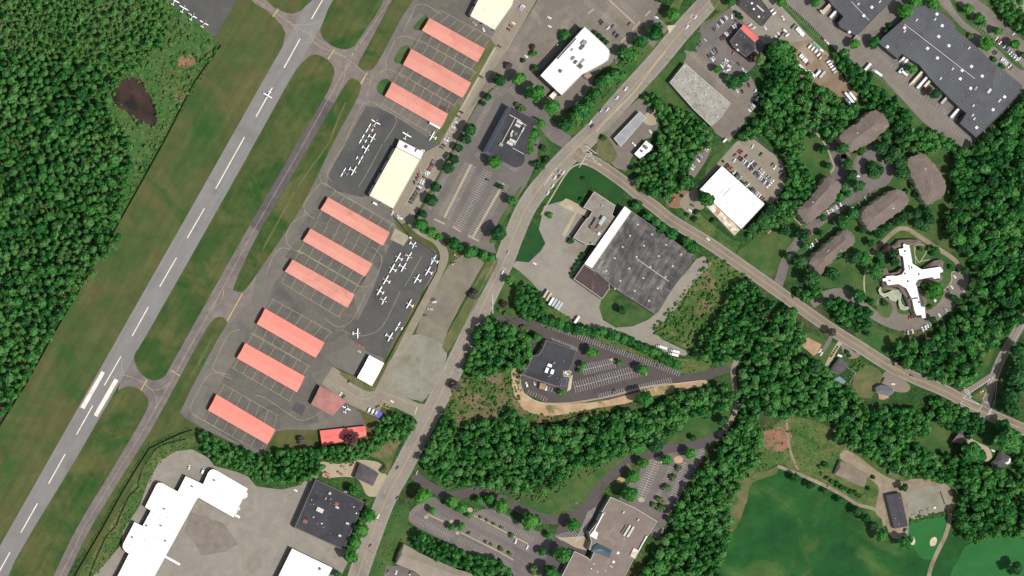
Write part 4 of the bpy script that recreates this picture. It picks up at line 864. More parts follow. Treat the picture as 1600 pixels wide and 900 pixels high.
def hip(name, label, cat, pts, ridge, h, rise, wm, rm, jag=0.0, items=(), group=None, win=None, over=.5):
    q = ccw([LIFT(p, h) for p in pts])
    if jag:
        o2 = []
        for i in range(len(q)):
            a, b = Vector(q[i]), Vector(q[(i + 1) % len(q)]); L = (b - a).length
            o2.append(tuple(a))
            k = int(L // 8)
            if k:
                d = (b - a) / L; nr = Vector((d.y, -d.x))
                for s_ in range(k):
                    for t, f in ((.25, -.4), (.4, 1), (.6, 1), (.75, -.4)):
                        o2.append(tuple(a + d * (L * (s_ + t) / k) + nr * jag * f))
        q = o2
    root, c = rootat(name, q, label, cat, group)
    l = [(x - c[0], y - c[1]) for x, y in q]; R = [LIFT(p, h + rise) for p in ridge]; R = [(x - c[0], y - c[1]) for x, y in R]
    wl = inset(l, over); N = len(l)
    mb = MB()
    for i in range(N):
        j = (i + 1) % N; mb.face((wl[i] + (0,), wl[j] + (0,), wl[j] + (h + .1,), wl[i] + (h + .1,)))
    mb.build('wall', wm, root)
    def near(p):
        best = None
        for k in range(max(1, len(R) - 1)):
            a = Vector(R[k]); b = Vector(R[min(k + 1, len(R) - 1)]); e = b - a
            t = 0 if e.length < 1e-6 else max(0, min(1, (Vector(p) - a).dot(e) / e.length_squared))
            r = a + e * t; dd = (Vector(p) - r).length
            if best is None or dd < best[0]: best = (dd, tuple(r))
        return best[1]
    mb = MB(); nr = [near(p) for p in l]
    for i in range(N):
        j = (i + 1) % N
        if (Vector(nr[i]) - Vector(nr[j])).length < .05: mb.face((l[i] + (h,), l[j] + (h,), nr[j] + (h + rise,)))
        else: mb.face((l[i] + (h,), l[j] + (h,), nr[j] + (h + rise,), nr[i] + (h + rise,)))
        mb.face((l[i] + (h - .2,), l[j] + (h - .2,), l[j] + (h,), l[i] + (h,)))
    ro = mb.build('roof', rm, root)
    if len(R) > 1:
        mb = MB()
        for k in range(len(R) - 1): mb.cyl(R[k] + (h + rise + .02,), R[k + 1] + (h + rise + .02,), .18, seg=6)
        mb.build('ridge_cap', rm, ro)
    units(root, c, h + rise * .6, items, axis(q))
    if win: openings(root, [(x + c[0], y + c[1]) for x, y in wl], c, h, **win)
    return root, q, c

# ---- pink hangars
for i, (q, m, lab) in enumerate((
    ('671,28 757.5,76 746,97.5 659,47.5', r_pink, 'faded pink long hangar, northernmost, below the cream hangar'),
    ('642.5,76 736,129 722.5,153 629.5,101', r_pink, 'faded pink long hangar, second from the north of the upper three'),
    ('612.5,128 700,178 689,200 601,150', r_pink, 'faded pink long hangar with a white lean-to by the upper aircraft ramp'),
    ('512.5,308 609,363 598,384 500.5,327.5', r_pink, 'faded pink long hangar just south of the large cream roof'),
    ('485,357 582,412 570,432.5 473,376', r_pink, 'faded pink long hangar in the middle of the middle three'),
    ('457,405.5 554,460 542.5,481 445,424', r_pink, 'faded pink long hangar, southernmost of the middle three'),
    ('414,482 507,535.5 493,559 401,506', r_red, 'bright coral long hangar, northernmost of the lower three'),
    ('383,536 476,588 464,613 370,559.5', r_red, 'bright coral long hangar, middle of the lower three'),
    ('338,616 430,671 417.5,694 325,641', r_red, 'bright coral long hangar, southernmost, by the wood'))):
    gable('aircraft_hangar', lab, 'hangar', P(q), 4.2, 1.3, w_red, m, 7, w_reddoor, 'long pink roofed hangars in rows')
gable('maintenance_hangar', 'dull red roofed hangar with pale eaves beside the white twin plane', 'hangar', P('500,602.5 541,627 519,650 486,631'), 5.5, 1.2, w_dark, r_dull, 2, w_door)
gable('coral_shed', 'low bright coral roofed shed at the edge of the trees', 'shed', P('499.5,673 571,665.5 572.5,681 503,697'), 3.8, .7, w_red, r_redk, 5, w_reddoor)
q = P('689,200 681,194 672,189 671,191.5 687,200.5')
flat('white_lean_to', 'narrow white canopy at the south east corner of a pink hangar', 'canopy', P('672,190 688.5,199 687,202 670.5,193'), 3.2, w_white, r_white, .1, m_trim)
gable('white_hall', 'bright white roofed hall south of the aircraft ramp', 'hall', P('577,555 600,567.5 581,603 558,590'), 5, .9, w_dark, r_white, 2, w_door)
flat('cream_hangar', 'large cream roofed hangar with white annexe between the two aircraft ramps', 'hangar', P('619,230 656.5,250 614.5,326 577,305.5'), 7.5, w_dark, r_cream, .35, m_trim, win=dict(storeys=1, gm=w_door, every=14, z0=.05, frac=.8, name='hangar_door', wh=5.5))
flat('office_annexe', 'white flat roofed annexe on the north end of the cream hangar', 'office', P('624,218.5 662,238 657,249.5 619.5,229.5'), 6.2, w_dark, r_white, .4, m_trim, items=((635, 229, 'u', 3, 3.4, m_unitd), (650, 234, 'u', 2.2, 5, m_unitd, .4), (645, 236, 'v', .8, .8)))
flat('cream_hangar', 'cream roofed hangar cut off by the north edge, by fresh asphalt', 'hangar', P('752,-10 806,-10 800,9 773,47 734.5,25'), 7.5, w_dark, r_cream, .35, m_trim, items=((771, 40, 'v', 1, 1), (757, 15, 'v', .8, .8)), win=dict(storeys=1, gm=w_door, every=14, z0=.05, frac=.8, name='hangar_door', wh=5.5))

# ---- offices
wofc = dict(storeys=3, gm=w_glass, every=None, z0=1.2, frac=.94, minlen=8, wh=1.7)
flat('office_block', 'white roofed three storey office block with rooftop plant in two wells', 'office', P('600,140 790,315 845,372 856,420 835,478 780,515 660,580 575,622 370,830 155,630', 820, 20, 6.43), 12, w_dark, r_whited, .6, m_trim,
     items=((896, 91, 'u', 5, 2.2, m_unitg, 2), (900, 97, 'u', 4.5, 2.2, m_unitd, 2), (908, 104, 'u', 4.5, 3.2, m_unitd, 2), (913, 67, 'u', 6, 4.4, m_unitg, 2.2), (910, 74, 'u', 6, 2.6, m_unitd, 2.2), (886, 76, 'u', 30, 1.2, m_unitd, 1.2), (876, 111, 'u', 3.5, 3, m_unitd), (903, 104, 'h', 1.2, 1.2), (892, 120, 'v', 1, 1), (917, 63, 'v', 1, 1), (895, 78, 'u', 3.5, 2.2), (907, 98, 'w', 12, 3, m_unitg), (871, 70, 'w', 1.2, 1)), win=wofc)
flat('office_block', 'black roofed office with cream rooftop plant and blue grey sloping side', 'office', P('505,172 560,205 678,268 720,280 765,310 700,420 680,520 655,640 640,660 640,720 610,765 535,785 440,735 262,625', 720, 140, 6.43), 12.5, w_skyglass, r_black2, .5, m_trimk,
     items=((812, 191, 'u', 2.6, 7, m_unit, 2), (809, 196, 'u', 2.6, 6, m_unit, 2), (801, 220, 'u', 3, 7, m_unit, 2), (797, 224, 'u', 3, 7, m_unit, 2), (800, 207, 'u', 5, 2, m_unit), (806, 209, 'u', 3.5, 3.5, m_unitd), (799, 212, 'u', 2, 2), (817, 203, 'u', 5, 1.6), (783, 226, 'u', 3.4, 4, m_unitg), (805, 184, 'w', .6, 14, m_trim, .8), (794, 205, 'w', 34, .6, m_trim, .8), (817, 193, 'w', .6, 9, m_trim, .8), (812, 212, 'w', 24, .6, m_trim, .8), (810, 236, 'w', .5, 14, m_trim, .5)))
flat('flat_black_office', 'flat black roofed building with three white rooftop units', 'office', P('405,135 560,187 710,240 665,385 640,440 580,450 525,608 345,548 160,482 215,415 245,350 262,300 330,285 370,228', 790, 510, 6.43), 8.5, w_beige, r_black2, .5, m_trimd,
     items=((859, 571, 'u', 4.6, 3, m_sky), (854.5, 578.5, 'u', 3, 5.4, m_sky), (863, 581, 'u', 3, 5, m_sky), (866, 567, 'u', 2.6, 2, m_wood), (858, 588, 'v', 1.2, 1.2), (861, 587, 'v', 1, 1), (881, 564, 'v', 1, 1), (871, 591, 'v', .8, .8)), win=dict(storeys=2, gm=w_glass, every=6, z0=1.2, frac=.7, minlen=8))
flat('glass_canopy', 'blue grey canopy at the south side of the flat black building', 'canopy', P('569,520 622,530 605,600 545,600', 790, 510, 6.43), 3.2, w_grey, w_glass, .12, m_trimd)
flat('entrance_porch', 'pale round ended entrance porch on the flat black building', 'porch', P('580,450 625,436 662,455 640,510 585,505', 790, 510, 6.43), 3.6, w_beige, r_stone, .2, m_trim, items=((884, 582, 's', 2, 2), (887, 585, 's', 1.6, 1.6)))
flat('department_store', 'black roofed square building with a pale bluish west edge', 'store', P('373,296 675,438 545,735 242,597', 400, 675, 4), 7.5, w_grey, r_black2, .6, m_trimd,
     items=((500, 797, 'u', 7.5, 4.6, m_unit, 1.6), (515.5, 771, 'u', 2.6, 2.4, m_unit), (527, 793, 'u', 3.8, 2, m_unit), (526, 788, 'u', 4.5, 4, m_rust, .5), (490, 808, 'u', 2, 2, m_unitg), (477, 815, 'u', 5, 4, m_rust, .4), (543, 818, 'u', 3.6, 2, m_unit), (531, 837, 'u', 3, 2.2, m_unit), (557, 802, 's', 1.3, 1.3), (503, 818, 's', 1.3, 1.3), (496, 818, 'v', 1, 1), (506, 824, 'v', 1, 1), (516, 833, 'v', .8, .8), (509, 779, 'u', 1, 2.4), (517, 780, 'v', 1.3, 1.3), (516, 787, 'v', 1, 1), (487, 781, 'v', 1.3, 1.3), (490, 788, 'v', 1, 1), (485, 788, 'v', .8, .8), (495, 769, 'v', .7, .7), (502, 772, 'v', .7, .7), (553, 792, 'u', 1.6, 1.2), (550, 788, 'v', .8, .8)))
flat('white_warehouse', 'huge stepped white roofed building with rounded corners along the stream', 'warehouse', P('1315,237 1335,233 1360,244 1550,355 1460,535 1240,410 1225,430 965,905 935,960 700,960 750,870 805,760 780,745 766,722 768,700 840,562 890,588 942,492 906,468 975,330 990,316 1015,320 1110,372 1160,275 1268,326 1300,254', 0, 675, 4), 5.6, w_brick, r_white, .35, m_trim,
     items=[(x / 4, 675 + y / 4, 'u' if i % 3 == 0 else 'v', 2 if i % 3 == 0 else 1.1, 2.4 if i % 3 == 0 else 1.1, m_unitd, .9) for i, (x, y) in enumerate(((1340, 302), (1328, 300), (1385, 392), (1200, 340), (1143, 352), (1135, 426), (1025, 480), (955, 512), (1047, 535), (915, 585), (905, 672), (858, 648), (826, 658), (803, 703), (985, 653), (1033, 680), (938, 740), (845, 838), (1005, 585), (1092, 628), (1178, 476)))])
flat('white_warehouse', 'white roofed building cut off by the south edge, south of the black roof', 'warehouse', P('225,728 478,850 420,960 110,960', 400, 675, 4), 6.5, w_brown, r_white, .4, m_trim,
     items=((461.5, 868, 'v', 1.2, 1.2), (465, 886, 'v', 1.2, 1.2), (476, 888, 'v', .8, .8), (484.5, 873, 'v', 1, 1), (500, 889, 'u', 2.2, 2.8, m_unitd), (452, 898, 'v', 1.2, 1.2), (497, 888, 'v', .9, .9)))
# ---- factory
flat('factory', 'big dark weathered flat roofed factory with pale roof vents', 'factory', P('986.5,330 1086,400 1024,491 960,450 925.5,419.5'), 8, w_grey, r_patchy, .5, m_trimd,
     items=[(800 + x / 4, 225 + y / 4, 's', 1.9, 1.7, m_unit) for x, y in ((788, 503), (877, 565), (738, 573), (692, 643), (826, 635), (965, 630), (1058, 690), (918, 700), (780, 705), (643, 713), (733, 778), (866, 768), (1005, 763), (590, 792), (822, 838), (678, 855), (960, 832))] + [(800 + x / 4, 450 + y / 4, 's', 1.9, 1.7, m_unit) for x, y in ((768, 18), (912, 2), (857, 80), (645, 5))] + [(1020, 422, 'w', 42, .5, m_trim, .2), (1004, 380, 'u', 2, 7, m_unitd, .4)], um=m_unit)
flat('factory_strip', 'long bright white roofed strip along the north west side of the factory', 'factory', P('976,322 986.2,330.2 925.2,419.2 913,412'), 8.6, w_dark, r_white, .4, m_trim, items=((982, 341, 'v', 1, 1), (950, 378, 'v', 1, 1)))
flat('factory_wing', 'low dark brown roofed wing at the west corner of the factory', 'factory', P('912.5,413 951.5,438 952,451 940.5,467 896.5,436'), 6, w_grey, r_brownf, .5, m_trim)
flat('front_block', 'stone grey front block of the factory facing the dark lawn', 'office', P('705,235 970,408 930,522 962,556 855,712 765,885 700,900 600,895 445,810 560,640 625,560 640,558 682,482 660,470 572,432', 840, 270, 8), 6, w_dark, r_stone, .4, m_trim,
     items=((937, 317, 'v', 1, 1), (941, 321, 'u', 1.2, 2), (936, 365, 'u', 2.4, 2.6, m_sky), (915, 346, 'v', .8, .8), (925, 380, 'u', 2, 2, m_unitg), (932, 384, 'v', 1.4, 1.4)), win=dict(storeys=1, gm=w_glass, every=5, z0=1.5, frac=.8, minlen=14, wh=2.4))
flat('roof_penthouse', 'brown and pale green penthouse block on the grey front block', 'penthouse', P('735,560 870,650 800,720 745,740 655,690', 840, 270, 8), 8.6, w_brown, gmat('brownish_penthouse_roof', C(146, 122, 112), C(132, 112, 104), None, s1=.2, fine=.15), .3, m_trimd, items=((941, 345, 'u', 4, 11, pmat('pale_green_panel', C(176, 190, 180)), 1), (935, 354, 'u', 2, 6, m_unitd), (923, 353, 'v', 1, 1), (931, 358, 'v', 1, 1)))
# ---- shops and restaurant
flat('grey_commercial_building', 'speckled grey flat roof on the lawn east of the main road', 'store', P('1080,395 1365,645 1300,740 1245,790 1130,680 985,515', 800, 0, 4), 6, w_grey, r_speck, .4, m_trim,
     items=[(800 + x / 4, y / 4, 'v' if i % 4 else 'u', 1.2 if i % 4 else 1.8, 1.2 if i % 4 else 2, m_unitd if i % 2 else m_unit, .6) for i, (x, y) in enumerate(((1145, 490), (1090, 450), (1180, 530), (1130, 560), (1210, 590), (1155, 600), (1250, 620), (1200, 660), (1110, 500), (1270, 670), (1230, 690), (1305, 640), (1285, 730), (1180, 480), (1060, 510), (1100, 590), (1225, 550), (1165, 545), (1260, 590), (1195, 620), (1075, 420), (1240, 730)))])
flat('fuel_canopy', 'long pale steel fuel station canopy with a dark west edge', 'canopy', P('999.5,174 1009.5,184 970,229.5 959,216.5'), 5.2, pmat('canopy_fascia', C(120, 100, 104)), r_steel, .15, m_trim)
flat('shop_kiosk', 'small white roofed fuel station shop with grey rooftop units', 'shop', P('1150,530 1245,605 1222,660 1130,740 1060,780 985,715', 880, 160, 8.89), 5, w_brown, r_white, .4, m_trim, items=((1009, 230, 'u', 3.5, 5, m_unitd), (1003, 236, 'u', 2.4, 2.4, m_unitd), (1013, 225, 'v', 1, 1), (1001, 240, 'v', .8, .8)))
flat('restaurant', 'grey flat roofed restaurant building with a coral roof edge', 'restaurant', P('760,445 985,650 1000,765 850,890 660,735 605,640 630,610', 1080, 0, 10), 6, w_dark, r_black, .5, m_trimd, items=((1151, 70, 'h', 2, 2), (1163, 58, 'v', 1, 1), (1158, 55, 'v', 1, 1), (1153, 78, 'u', 3, 2), (1167, 78, 'v', .8, .8)))
gable('coral_roof_wing', 'bright coral gable roof wing of the restaurant', 'restaurant', P('815,370 1062,600 985,652 765,442', 1080, 0, 10), 5.5, 1.5, w_brick, r_redk)
for i, (x, y) in enumerate(((1144, 70), (1186, 73))):
    t = empty('parasol', W((x, y)) + (0,), ('blue round parasol by the west corner of the restaurant', 'blue round parasol east of the coral restaurant roof')[i], 'parasol')
    mb = MB(); mb.cyl((0, 0, 0), (0, 0, 2.7), .06); mb.build('pole', m_unitg, t)
    mb = MB(); mb.cyl((0, 0, 2.3), (0, 0, 3.1), 2.4 - i * .3, .08, 10); mb.build('canopy', pmat('blue_canvas', C(92, 96, 170), .8) if i == 0 else MATS['blue_canvas'], t)
flat('contractor_office', 'black roofed building with white roof vents in the pale yard', 'office', P('800,-80 1050,-60 1265,220 1120,400 765,85', 1080, 0, 10), 6, w_tan, r_black, .5, m_trimk,
     items=((1188, 13, 'w', 10, 1.6, m_unit, .4), (1178, 14, 's', 2, 2), (1175, 5, 's', 2, 2), (1186, 26, 's', 2, 2), (1193, 27, 'v', 1.2, 1.2), (1169, 2, 'v', 1, 1), (1165, 9, 'v', 1, 1)))
flat('white_store', 'bright white flat roofed store between the parking rows', 'store', P('1312,137 1580,375 1433,532 1172,286', 800, 225, 4), 6, w_brown, r_white, .4, m_trim,
     items=[(1110 + x / 10, 270 + y / 10, 'v', 1.1, 1.1, m_unitd, .7) for x, y in ((208, 50), (245, 95), (300, 150), (232, 235), (450, 268), (575, 392), (675, 478), (400, 588), (492, 675), (268, 465), (72, 290), (12, 258))] + [(1136, 300, 'w', 2, 12, m_unit, .3), (1129, 299, 'w', 1.2, 6, m_trim, .4)])
flat('store_front_annexe', 'rust stained white annexe along the south front of the white store', 'store', P('1215,388 1268,372 1425,535 1390,572', 800, 225, 4), 4.6, w_white, gmat('rust_stained_roof', C(240, 234, 224), C(206, 166, 128), C(176, 132, 96), s1=.18, s2=.2, fine=.15, fs=.8, mid=.2, ms=.4, t3=.52), .3, m_trim)
# ---- big warehouses
sk = lambda L, ox, oy, k: [(ox + x / k, oy + y / k, 's', 2.8, 2.8) for x, y in L]
def mixu(L, ox, oy, k):
    return [(ox + x / k, oy + y / k, ('v', 'u')[i % 3 == 0], 1.3 if i % 3 else 1.8, 1.3 if i % 3 else 3, (m_unit, m_unitd, m_unitg)[i % 3], 1.0) for i, (x, y) in enumerate(L)]
flat('slate_warehouse', 'ribbed slate roofed warehouse cut off by the north edge', 'warehouse', P('1286,-10 1400,-10 1391,4 1372,22 1345,50 1338,55 1326,50 1312,42 1310,36 1318,26 1306,14'), 7.5, w_dark, r_rib, .3, m_trimk,
     items=sk(((650, 45), (600, 98), (510, 200)), 1200, 0, 4) + mixu(((565, 25), (628, 130), (555, 5), (700, 10)), 1200, 0, 4) + [(1344, 17, 'w', 28, .5, m_trim, .3)], ang=-.82)
flat('slate_warehouse', 'very large ribbed slate roofed warehouse with scattered skylights', 'warehouse', P('1426,10.5 1455,7.5 1478,24 1495,41.5 1493,46 1520,68 1542,90 1570,112 1597,133 1590,149 1560,182 1525,215 1500,193 1510,177 1497,166 1480,150 1460,130 1436,101 1409,84 1403,92 1388,80 1373,67 1380,58 1410,32 1417,22'), 8, w_dark, r_rib, .35, m_trimk, ang=-.66,
     items=sk(((855, 173), (1057, 88), (1090, 160), (748, 292), (998, 302), (1068, 228), (1132, 285), (1060, 362), (1273, 415), (1203, 492), (1340, 475), (1268, 552), (1480, 605), (1408, 685), (1305, 797), (1215, 440)), 1200, 0, 4) + mixu(((930, 125), (965, 100), (975, 160), (1045, 120), (890, 130), (895, 270), (855, 195), (1038, 345), (1105, 455), (1080, 490), (1165, 500), (1210, 285), (1258, 300), (1235, 285), (1190, 370), (1155, 430), (1390, 450), (1450, 465), (1300, 548), (1245, 610), (1270, 595), (1285, 660), (1320, 640), (1305, 655), (1280, 720), (1262, 745), (1330, 755), (1290, 742), (1220, 635), (1312, 670)), 1200, 0, 4) + [(1468, 80, 'w', 96, .5, m_trim, .3), (1385, 140, 'w', 3, 7, m_unit, .4), (1546, 142, 'u', 3, 5.5, m_unit, 1.4), (1562, 157, 'u', 2, 4, m_unit, 1.2), (1525, 138, 'u', 2.4, 4.4, m_unitg, 1.2)][0:1] + [(1546, 142, 'u', 3, 5.5, m_unit, 1.4), (1562, 157, 'u', 2, 4, m_unit, 1.2), (1525, 138, 'u', 2.4, 4.4, m_unitg, 1.2)])
# ---- brown roofed apartments
wap = dict(storeys=2, gm=w_glass, every=5, z0=1.2, frac=.45, minlen=3.0, wh=1.3)
for q, r_, lab, its in (
    (P('580,485 690,395 800,345 900,235 1030,168 1078,185 1150,260 1195,345 1195,382 1060,500 960,590 850,630 735,700 700,700 640,610 570,532', 1240, 150, 8), P('745,545 1020,350', 1240, 150, 8), 'brown hip roofed apartment house at the north, below the truck yard', ((1340, 208, 'v', 1.2, 1.2, m_sky), (1358, 208, 'v', 1, 1))),
    (P('870,95 920,72 960,55 1010,92 1065,160 1092,205 1115,260 1108,300 1098,322 1050,355 1000,383 980,370 945,300 915,235 880,165', 1200, 225, 4), P('965,150 1015,285', 1200, 225, 4), 'brown hip roofed apartment house at the east beside the big forest', ((1446, 264, 'v', 1.2, 1.2, m_sky), (1443, 295, 'v', 1, 1))),
    (P('180,412 260,345 300,290 375,200 410,218 460,250 448,300 430,340 395,375 340,425 300,462 240,502 205,455', 1200, 225, 4), P('265,395 385,265', 1200, 225, 4), 'brown hip roofed apartment house at the west, beside the wooded slope', ((1270.5, 316, 'v', 1.4, 1.4, m_sky), (1288, 312, 'v', 1, 1))),
    (P('580,455 602,408 690,345 780,288 830,285 870,320 885,352 850,402 750,475 640,550 605,500', 1200, 225, 4), P('665,455 805,345', 1200, 225, 4), 'brown hip roofed apartment house in the middle, north of the beige path', ((1377, 327, 'u', 1.6, 2, m_unitg, .6), (1396, 325.5, 'v', 1.4, 1.4, m_sky))),
    (P('255,745 275,710 340,655 400,600 490,530 540,575 545,615 505,650 420,715 365,770 330,822 300,805 290,770', 1200, 225, 4), P('355,705 480,600', 1200, 225, 4), 'brown hip roofed apartment house at the south with a long black shadow', ((1294, 392, 'u', 1.6, 2.4, m_unitg, .6), (1314, 391, 'v', 1.2, 1.2, m_unit)))):
    hip('apartment_house', lab, 'apartments', q, r_, 10.6, 3.6, w_beige, r_shing, .8, its, 'brown hip roofed apartment houses', wap)
# townhouse terrace in the south
tp = P('250,495 330,540 430,600 600,680 690,715 800,760 920,815 1060,850 1150,905 1180,980 560,980 370,830 150,745 190,610', 600, 788, 8)
hip('townhouse_terrace', 'beige shingle roofed row of townhouses at the south edge', 'townhouses', tp, P('215,640 400,690 700,810 1050,930', 600, 788, 8), 6.5, 2.4, w_tan, r_shing2, 0, (), None, dict(storeys=2, gm=w_glass, every=6, z0=1.2, frac=.5, minlen=5, wh=1.3))
# white cross shaped care home
rw_ = r_white
CQ = P('710,215 745,208 760,228 808,228 825,330 858,520 1005,612 1290,568 1335,618 1330,655 1285,662 1290,745 1200,760 1160,730 950,770 905,830 925,880 930,905 990,1190 1050,1200 1065,1370 1005,1370 995,1320 920,1330 885,1250 850,1080 760,905 640,838 470,860 440,795 395,795 385,755 440,745 445,715 560,705 590,715 690,690 735,620 725,540 708,410 655,385 640,290 715,280', 1340, 360, 10)
flat('care_home', 'white cross shaped flat roof with four arms in the green grounds', 'care home', CQ, 8, w_beige, r_white, .35, m_trim, ang=.15,
     items=[(1340 + x / 10, 360 + y / 10, 'v' if i % 3 else 'u', 1 if i % 3 else 1.6, 1 if i % 3 else 2.2, m_unitd, .7) for i, (x, y) in enumerate(((745, 325), (745, 360), (800, 560), (850, 580), (760, 245), (835, 690), (745, 675), (890, 735), (1005, 715), (960, 685), (1185, 660), (1215, 655), (500, 785), (530, 785), (705, 785), (790, 795), (1080, 640), (930, 1050), (960, 1120)))] + [(1428, 466.5, 'w', 9, 1.6, m_unitd, .8), (1421, 418, 'w', 1, 6, m_unitg, .6)])
for q, r_, lab in (('600,200 640,150 800,140 960,150 1000,180 960,225 830,232 800,222 720,225 640,285 560,330 520,290 540,240', '600,240 900,190', 'brown lower roof wrapped round the north arm of the white cross roof'),
    ('1010,605 1200,470 1300,455 1345,480 1330,600 1290,570', '1120,570 1300,510', 'brown lower roof beside the east arm of the white cross roof'),
    ('355,600 460,590 480,690 600,650 720,560 730,625 690,688 590,712 560,704 440,715 385,750 350,740', '400,690 700,640', 'brown lower roof north of the west arm of the white cross roof'),
    ('930,775 1160,735 1200,762 1290,748 1320,700 1335,760 1280,800 1150,815 1010,850 940,880 910,832', '960,800 1270,770', 'brown lower roof south of the east arm of the white cross roof'),
    ('385,800 440,800 470,862 640,842 756,905 845,1080 885,1250 915,1328 850,1280 790,1160 740,1020 650,930 480,930 400,900', '440,880 640,890 800,1100', 'brown lower roof along the south west arms of the white cross roof'),
    ('560,400 650,390 705,412 722,540 650,560 600,500', '630,420 690,530', 'brown lower roof in the north west corner of the white cross roof'),
    ('930,910 1000,1190 1060,1200 1075,1100 1040,1000 980,900', '970,940 1040,1150', 'brown lower roof east of the south arm of the white cross roof')):
    hip('care_home_wing', lab, 'care home', P(q, 1340, 360, 10), P(r_, 1340, 360, 10), 4.2, 1.6, w_beige, r_shing, 0, (), 'low brown wings of the cross shaped building')
# green terrace canopy of care home
flat('covered_terrace', 'pale green curved terrace roof south west of the white cross roof', 'canopy', P('25,130 60,80 70,110 65,160 110,190 180,170 260,125 330,115 380,150 385,200 370,290 390,350 440,395 500,390 500,430 430,450 370,430 345,370 340,250 300,310 230,290 200,270 180,225 110,240 50,200', 1370, 440, 10), 3, w_beige, gmat('pale_green_roof', C(176, 184, 150), C(164, 172, 140), None, s1=.2, fine=.1), .12, m_trim)
# brown flat roofed building at the south
BQ = P('615,405 760,470 905,558 880,600 845,655 790,745 760,790 720,870 690,930 650,1010 270,1010 310,900 390,745 465,780 490,800 515,740 480,735 495,690 480,630 580,505 560,500', 800, 675, 4)
flat('brown_flat_office', 'large brown gravel roofed building with two long pale rooftop units', 'office', BQ, 7.5, w_beige, r_taupe, .6, m_trim, ang=1.02,
     items=((980, 829, 'u', 13, 2.2, m_unit, 1.6), (985.5, 831, 'u', 13, 2.2, m_unit, 1.6), (975, 827, 'u', 11, 1.4, m_unitd, 1.2), (966, 864, 's', 2.4, 2.4), (959, 878, 's', 2.4, 2.4), (974.5, 800.5, 'u', 2.6, 1.6, m_unit), (997.5, 812.5, 'u', 2.6, 1.6, m_unit), (928, 881, 'v', 1.4, 1.4, m_sky), (924, 888.5, 'v', 1.4, 1.4, m_sky), (933.5, 893, 'v', 1.2, 1.2, m_sky), (946, 892, 'v', 1, 1, m_sky), (975, 842, 'v', 1, 1, m_sky), (955, 885, 'u', 2, 4, m_unitg, .5), (958, 836, 'v', .8, .8)),
     win=dict(storeys=2, gm=w_glass, every=None, z0=1.0, frac=.86, minlen=10, wh=1.7))
flat('terrace_block', 'small white square terrace with a tan patch on the brown flat roof edge', 'terrace', P('1040,545 1110,580 1060,680 995,645', 860, 788, 8), 8.4, w_white, gmat('white_tan_deck', C(238, 228, 214), C(214, 190, 166), None, s1=.25, fine=.1), .3, m_trim)
flat('white_screen_wall', 'long thin white screen wall on the east edge of the brown flat roof', 'wall', P('1200,392 1212,398 1112,580 1100,574', 860, 788, 8), 9, w_white, r_white, .1, m_trim)
flat('white_screen_wall', 'long thin white screen wall on the west edge of the brown flat roof', 'wall', P('655,112 668,118 560,330 600,360 575,440 490,390 545,325', 860, 788, 8), 8.8, w_white, r_white, .1, m_trim)
hip('entrance_roof', 'dark blue slate hipped entrance roof on the brown flat roofed building', 'roof', P('595,490 770,575 735,670 640,625 510,590 545,520', 860, 788, 8), P('625,555 730,610', 860, 788, 8), 9, 2.2, w_glass, r_blue, over=.3)
# ---- houses
hip('house', 'tan shingle roofed house with pale front by the side road', 'house', P('190,165 345,245 310,330 265,360 135,255', 1230, 500, 6.43), P('195,225 290,290', 1230, 500, 6.43), 5, 2.8, w_white, r_tan, over=.3, win=dict(storeys=1, gm=w_glass, every=4, z0=1.2, frac=.5, minlen=4, wh=1.3))
gable('house', 'grey shingle roofed house with pale walled garden by the side road', 'house', P('540,385 620,445 525,550 440,515', 1230, 500, 6.43), 5.6, 1.8, w_white, r_shingd)
hip('house', 'patched grey and tan roofed house behind the dry lawn', 'house', P('885,655 960,610 1100,640 1180,680 1160,745 1095,790 1010,770 890,735', 1280, 540, 10), P('960,690 1110,700', 1280, 540, 10), 4.6, 1.7, w_tan, gmat('patched_roof', C(118, 120, 124), C(104, 108, 112), C(168, 142, 112), s1=.12, s2=.12, fine=.15, fs=.9, t3=.62), over=.3)
flat('wooden_deck', 'pale tan wooden deck behind the patched roof house', 'deck', P('920,740 1010,725 1100,770 1080,820 1000,850 930,835', 1280, 540, 10), .7, m_wood, r_tan, .08, m_wood)
gable('house', 'brown roofed house in the woods beside the mown clearing', 'house', P('625,280 735,330 640,530 470,510', 1440, 640, 10), 5, 1.6, w_brown, gmat('mauve_shingle_roof', C(128, 116, 114), C(116, 104, 104), None, s1=.2, fine=.12))
hip('house', 'white trimmed dark roofed house near the east edge', 'house', P('1245,655 1405,745 1385,830 1290,890 1160,930 1110,840 1190,770', 1440, 640, 10), P('1235,790 1330,760', 1440, 640, 10), 5, 1.6, w_white, r_shingd, over=.3)
flat('sun_deck', 'cream rear deck of the white trimmed house', 'deck', P('1330,760 1395,765 1385,830 1345,860 1290,830', 1440, 640, 10), 5.6, w_white, r_white, .2, m_trim)
hip('house', 'small dark brown hip roofed house beside the main road', 'house', P('975,505 1150,592 1215,640 1140,795 1060,755 905,690', 440, 660, 8), P('1010,610 1110,680', 440, 660, 8), 5, 1.8, w_brown, r_shingd, over=.3)
hip('clubhouse', 'long taupe roofed club building with a line of shrubs in front', 'clubhouse', P('455,180 625,262 600,345 420,265', 1200, 675, 4), P('450,225 605,300', 1200, 675, 4), 4.5, 1.5, w_white, gmat('taupe_shingle_roof', C(142, 128, 112), C(134, 120, 106), None, s1=.1, fine=.1), over=.3)
gable('clubhouse', 'long charcoal ribbed roof building beside the dirt storage yard', 'clubhouse', P('828,378 876,588 790,604 738,396', 1200, 675, 4), 4.5, 1.0, w_grey, r_char, items=((1406, 778, 'v', 1, 1), (1399, 810, 'v', 1, 1), (1405, 819, 'v', 1, 1)))
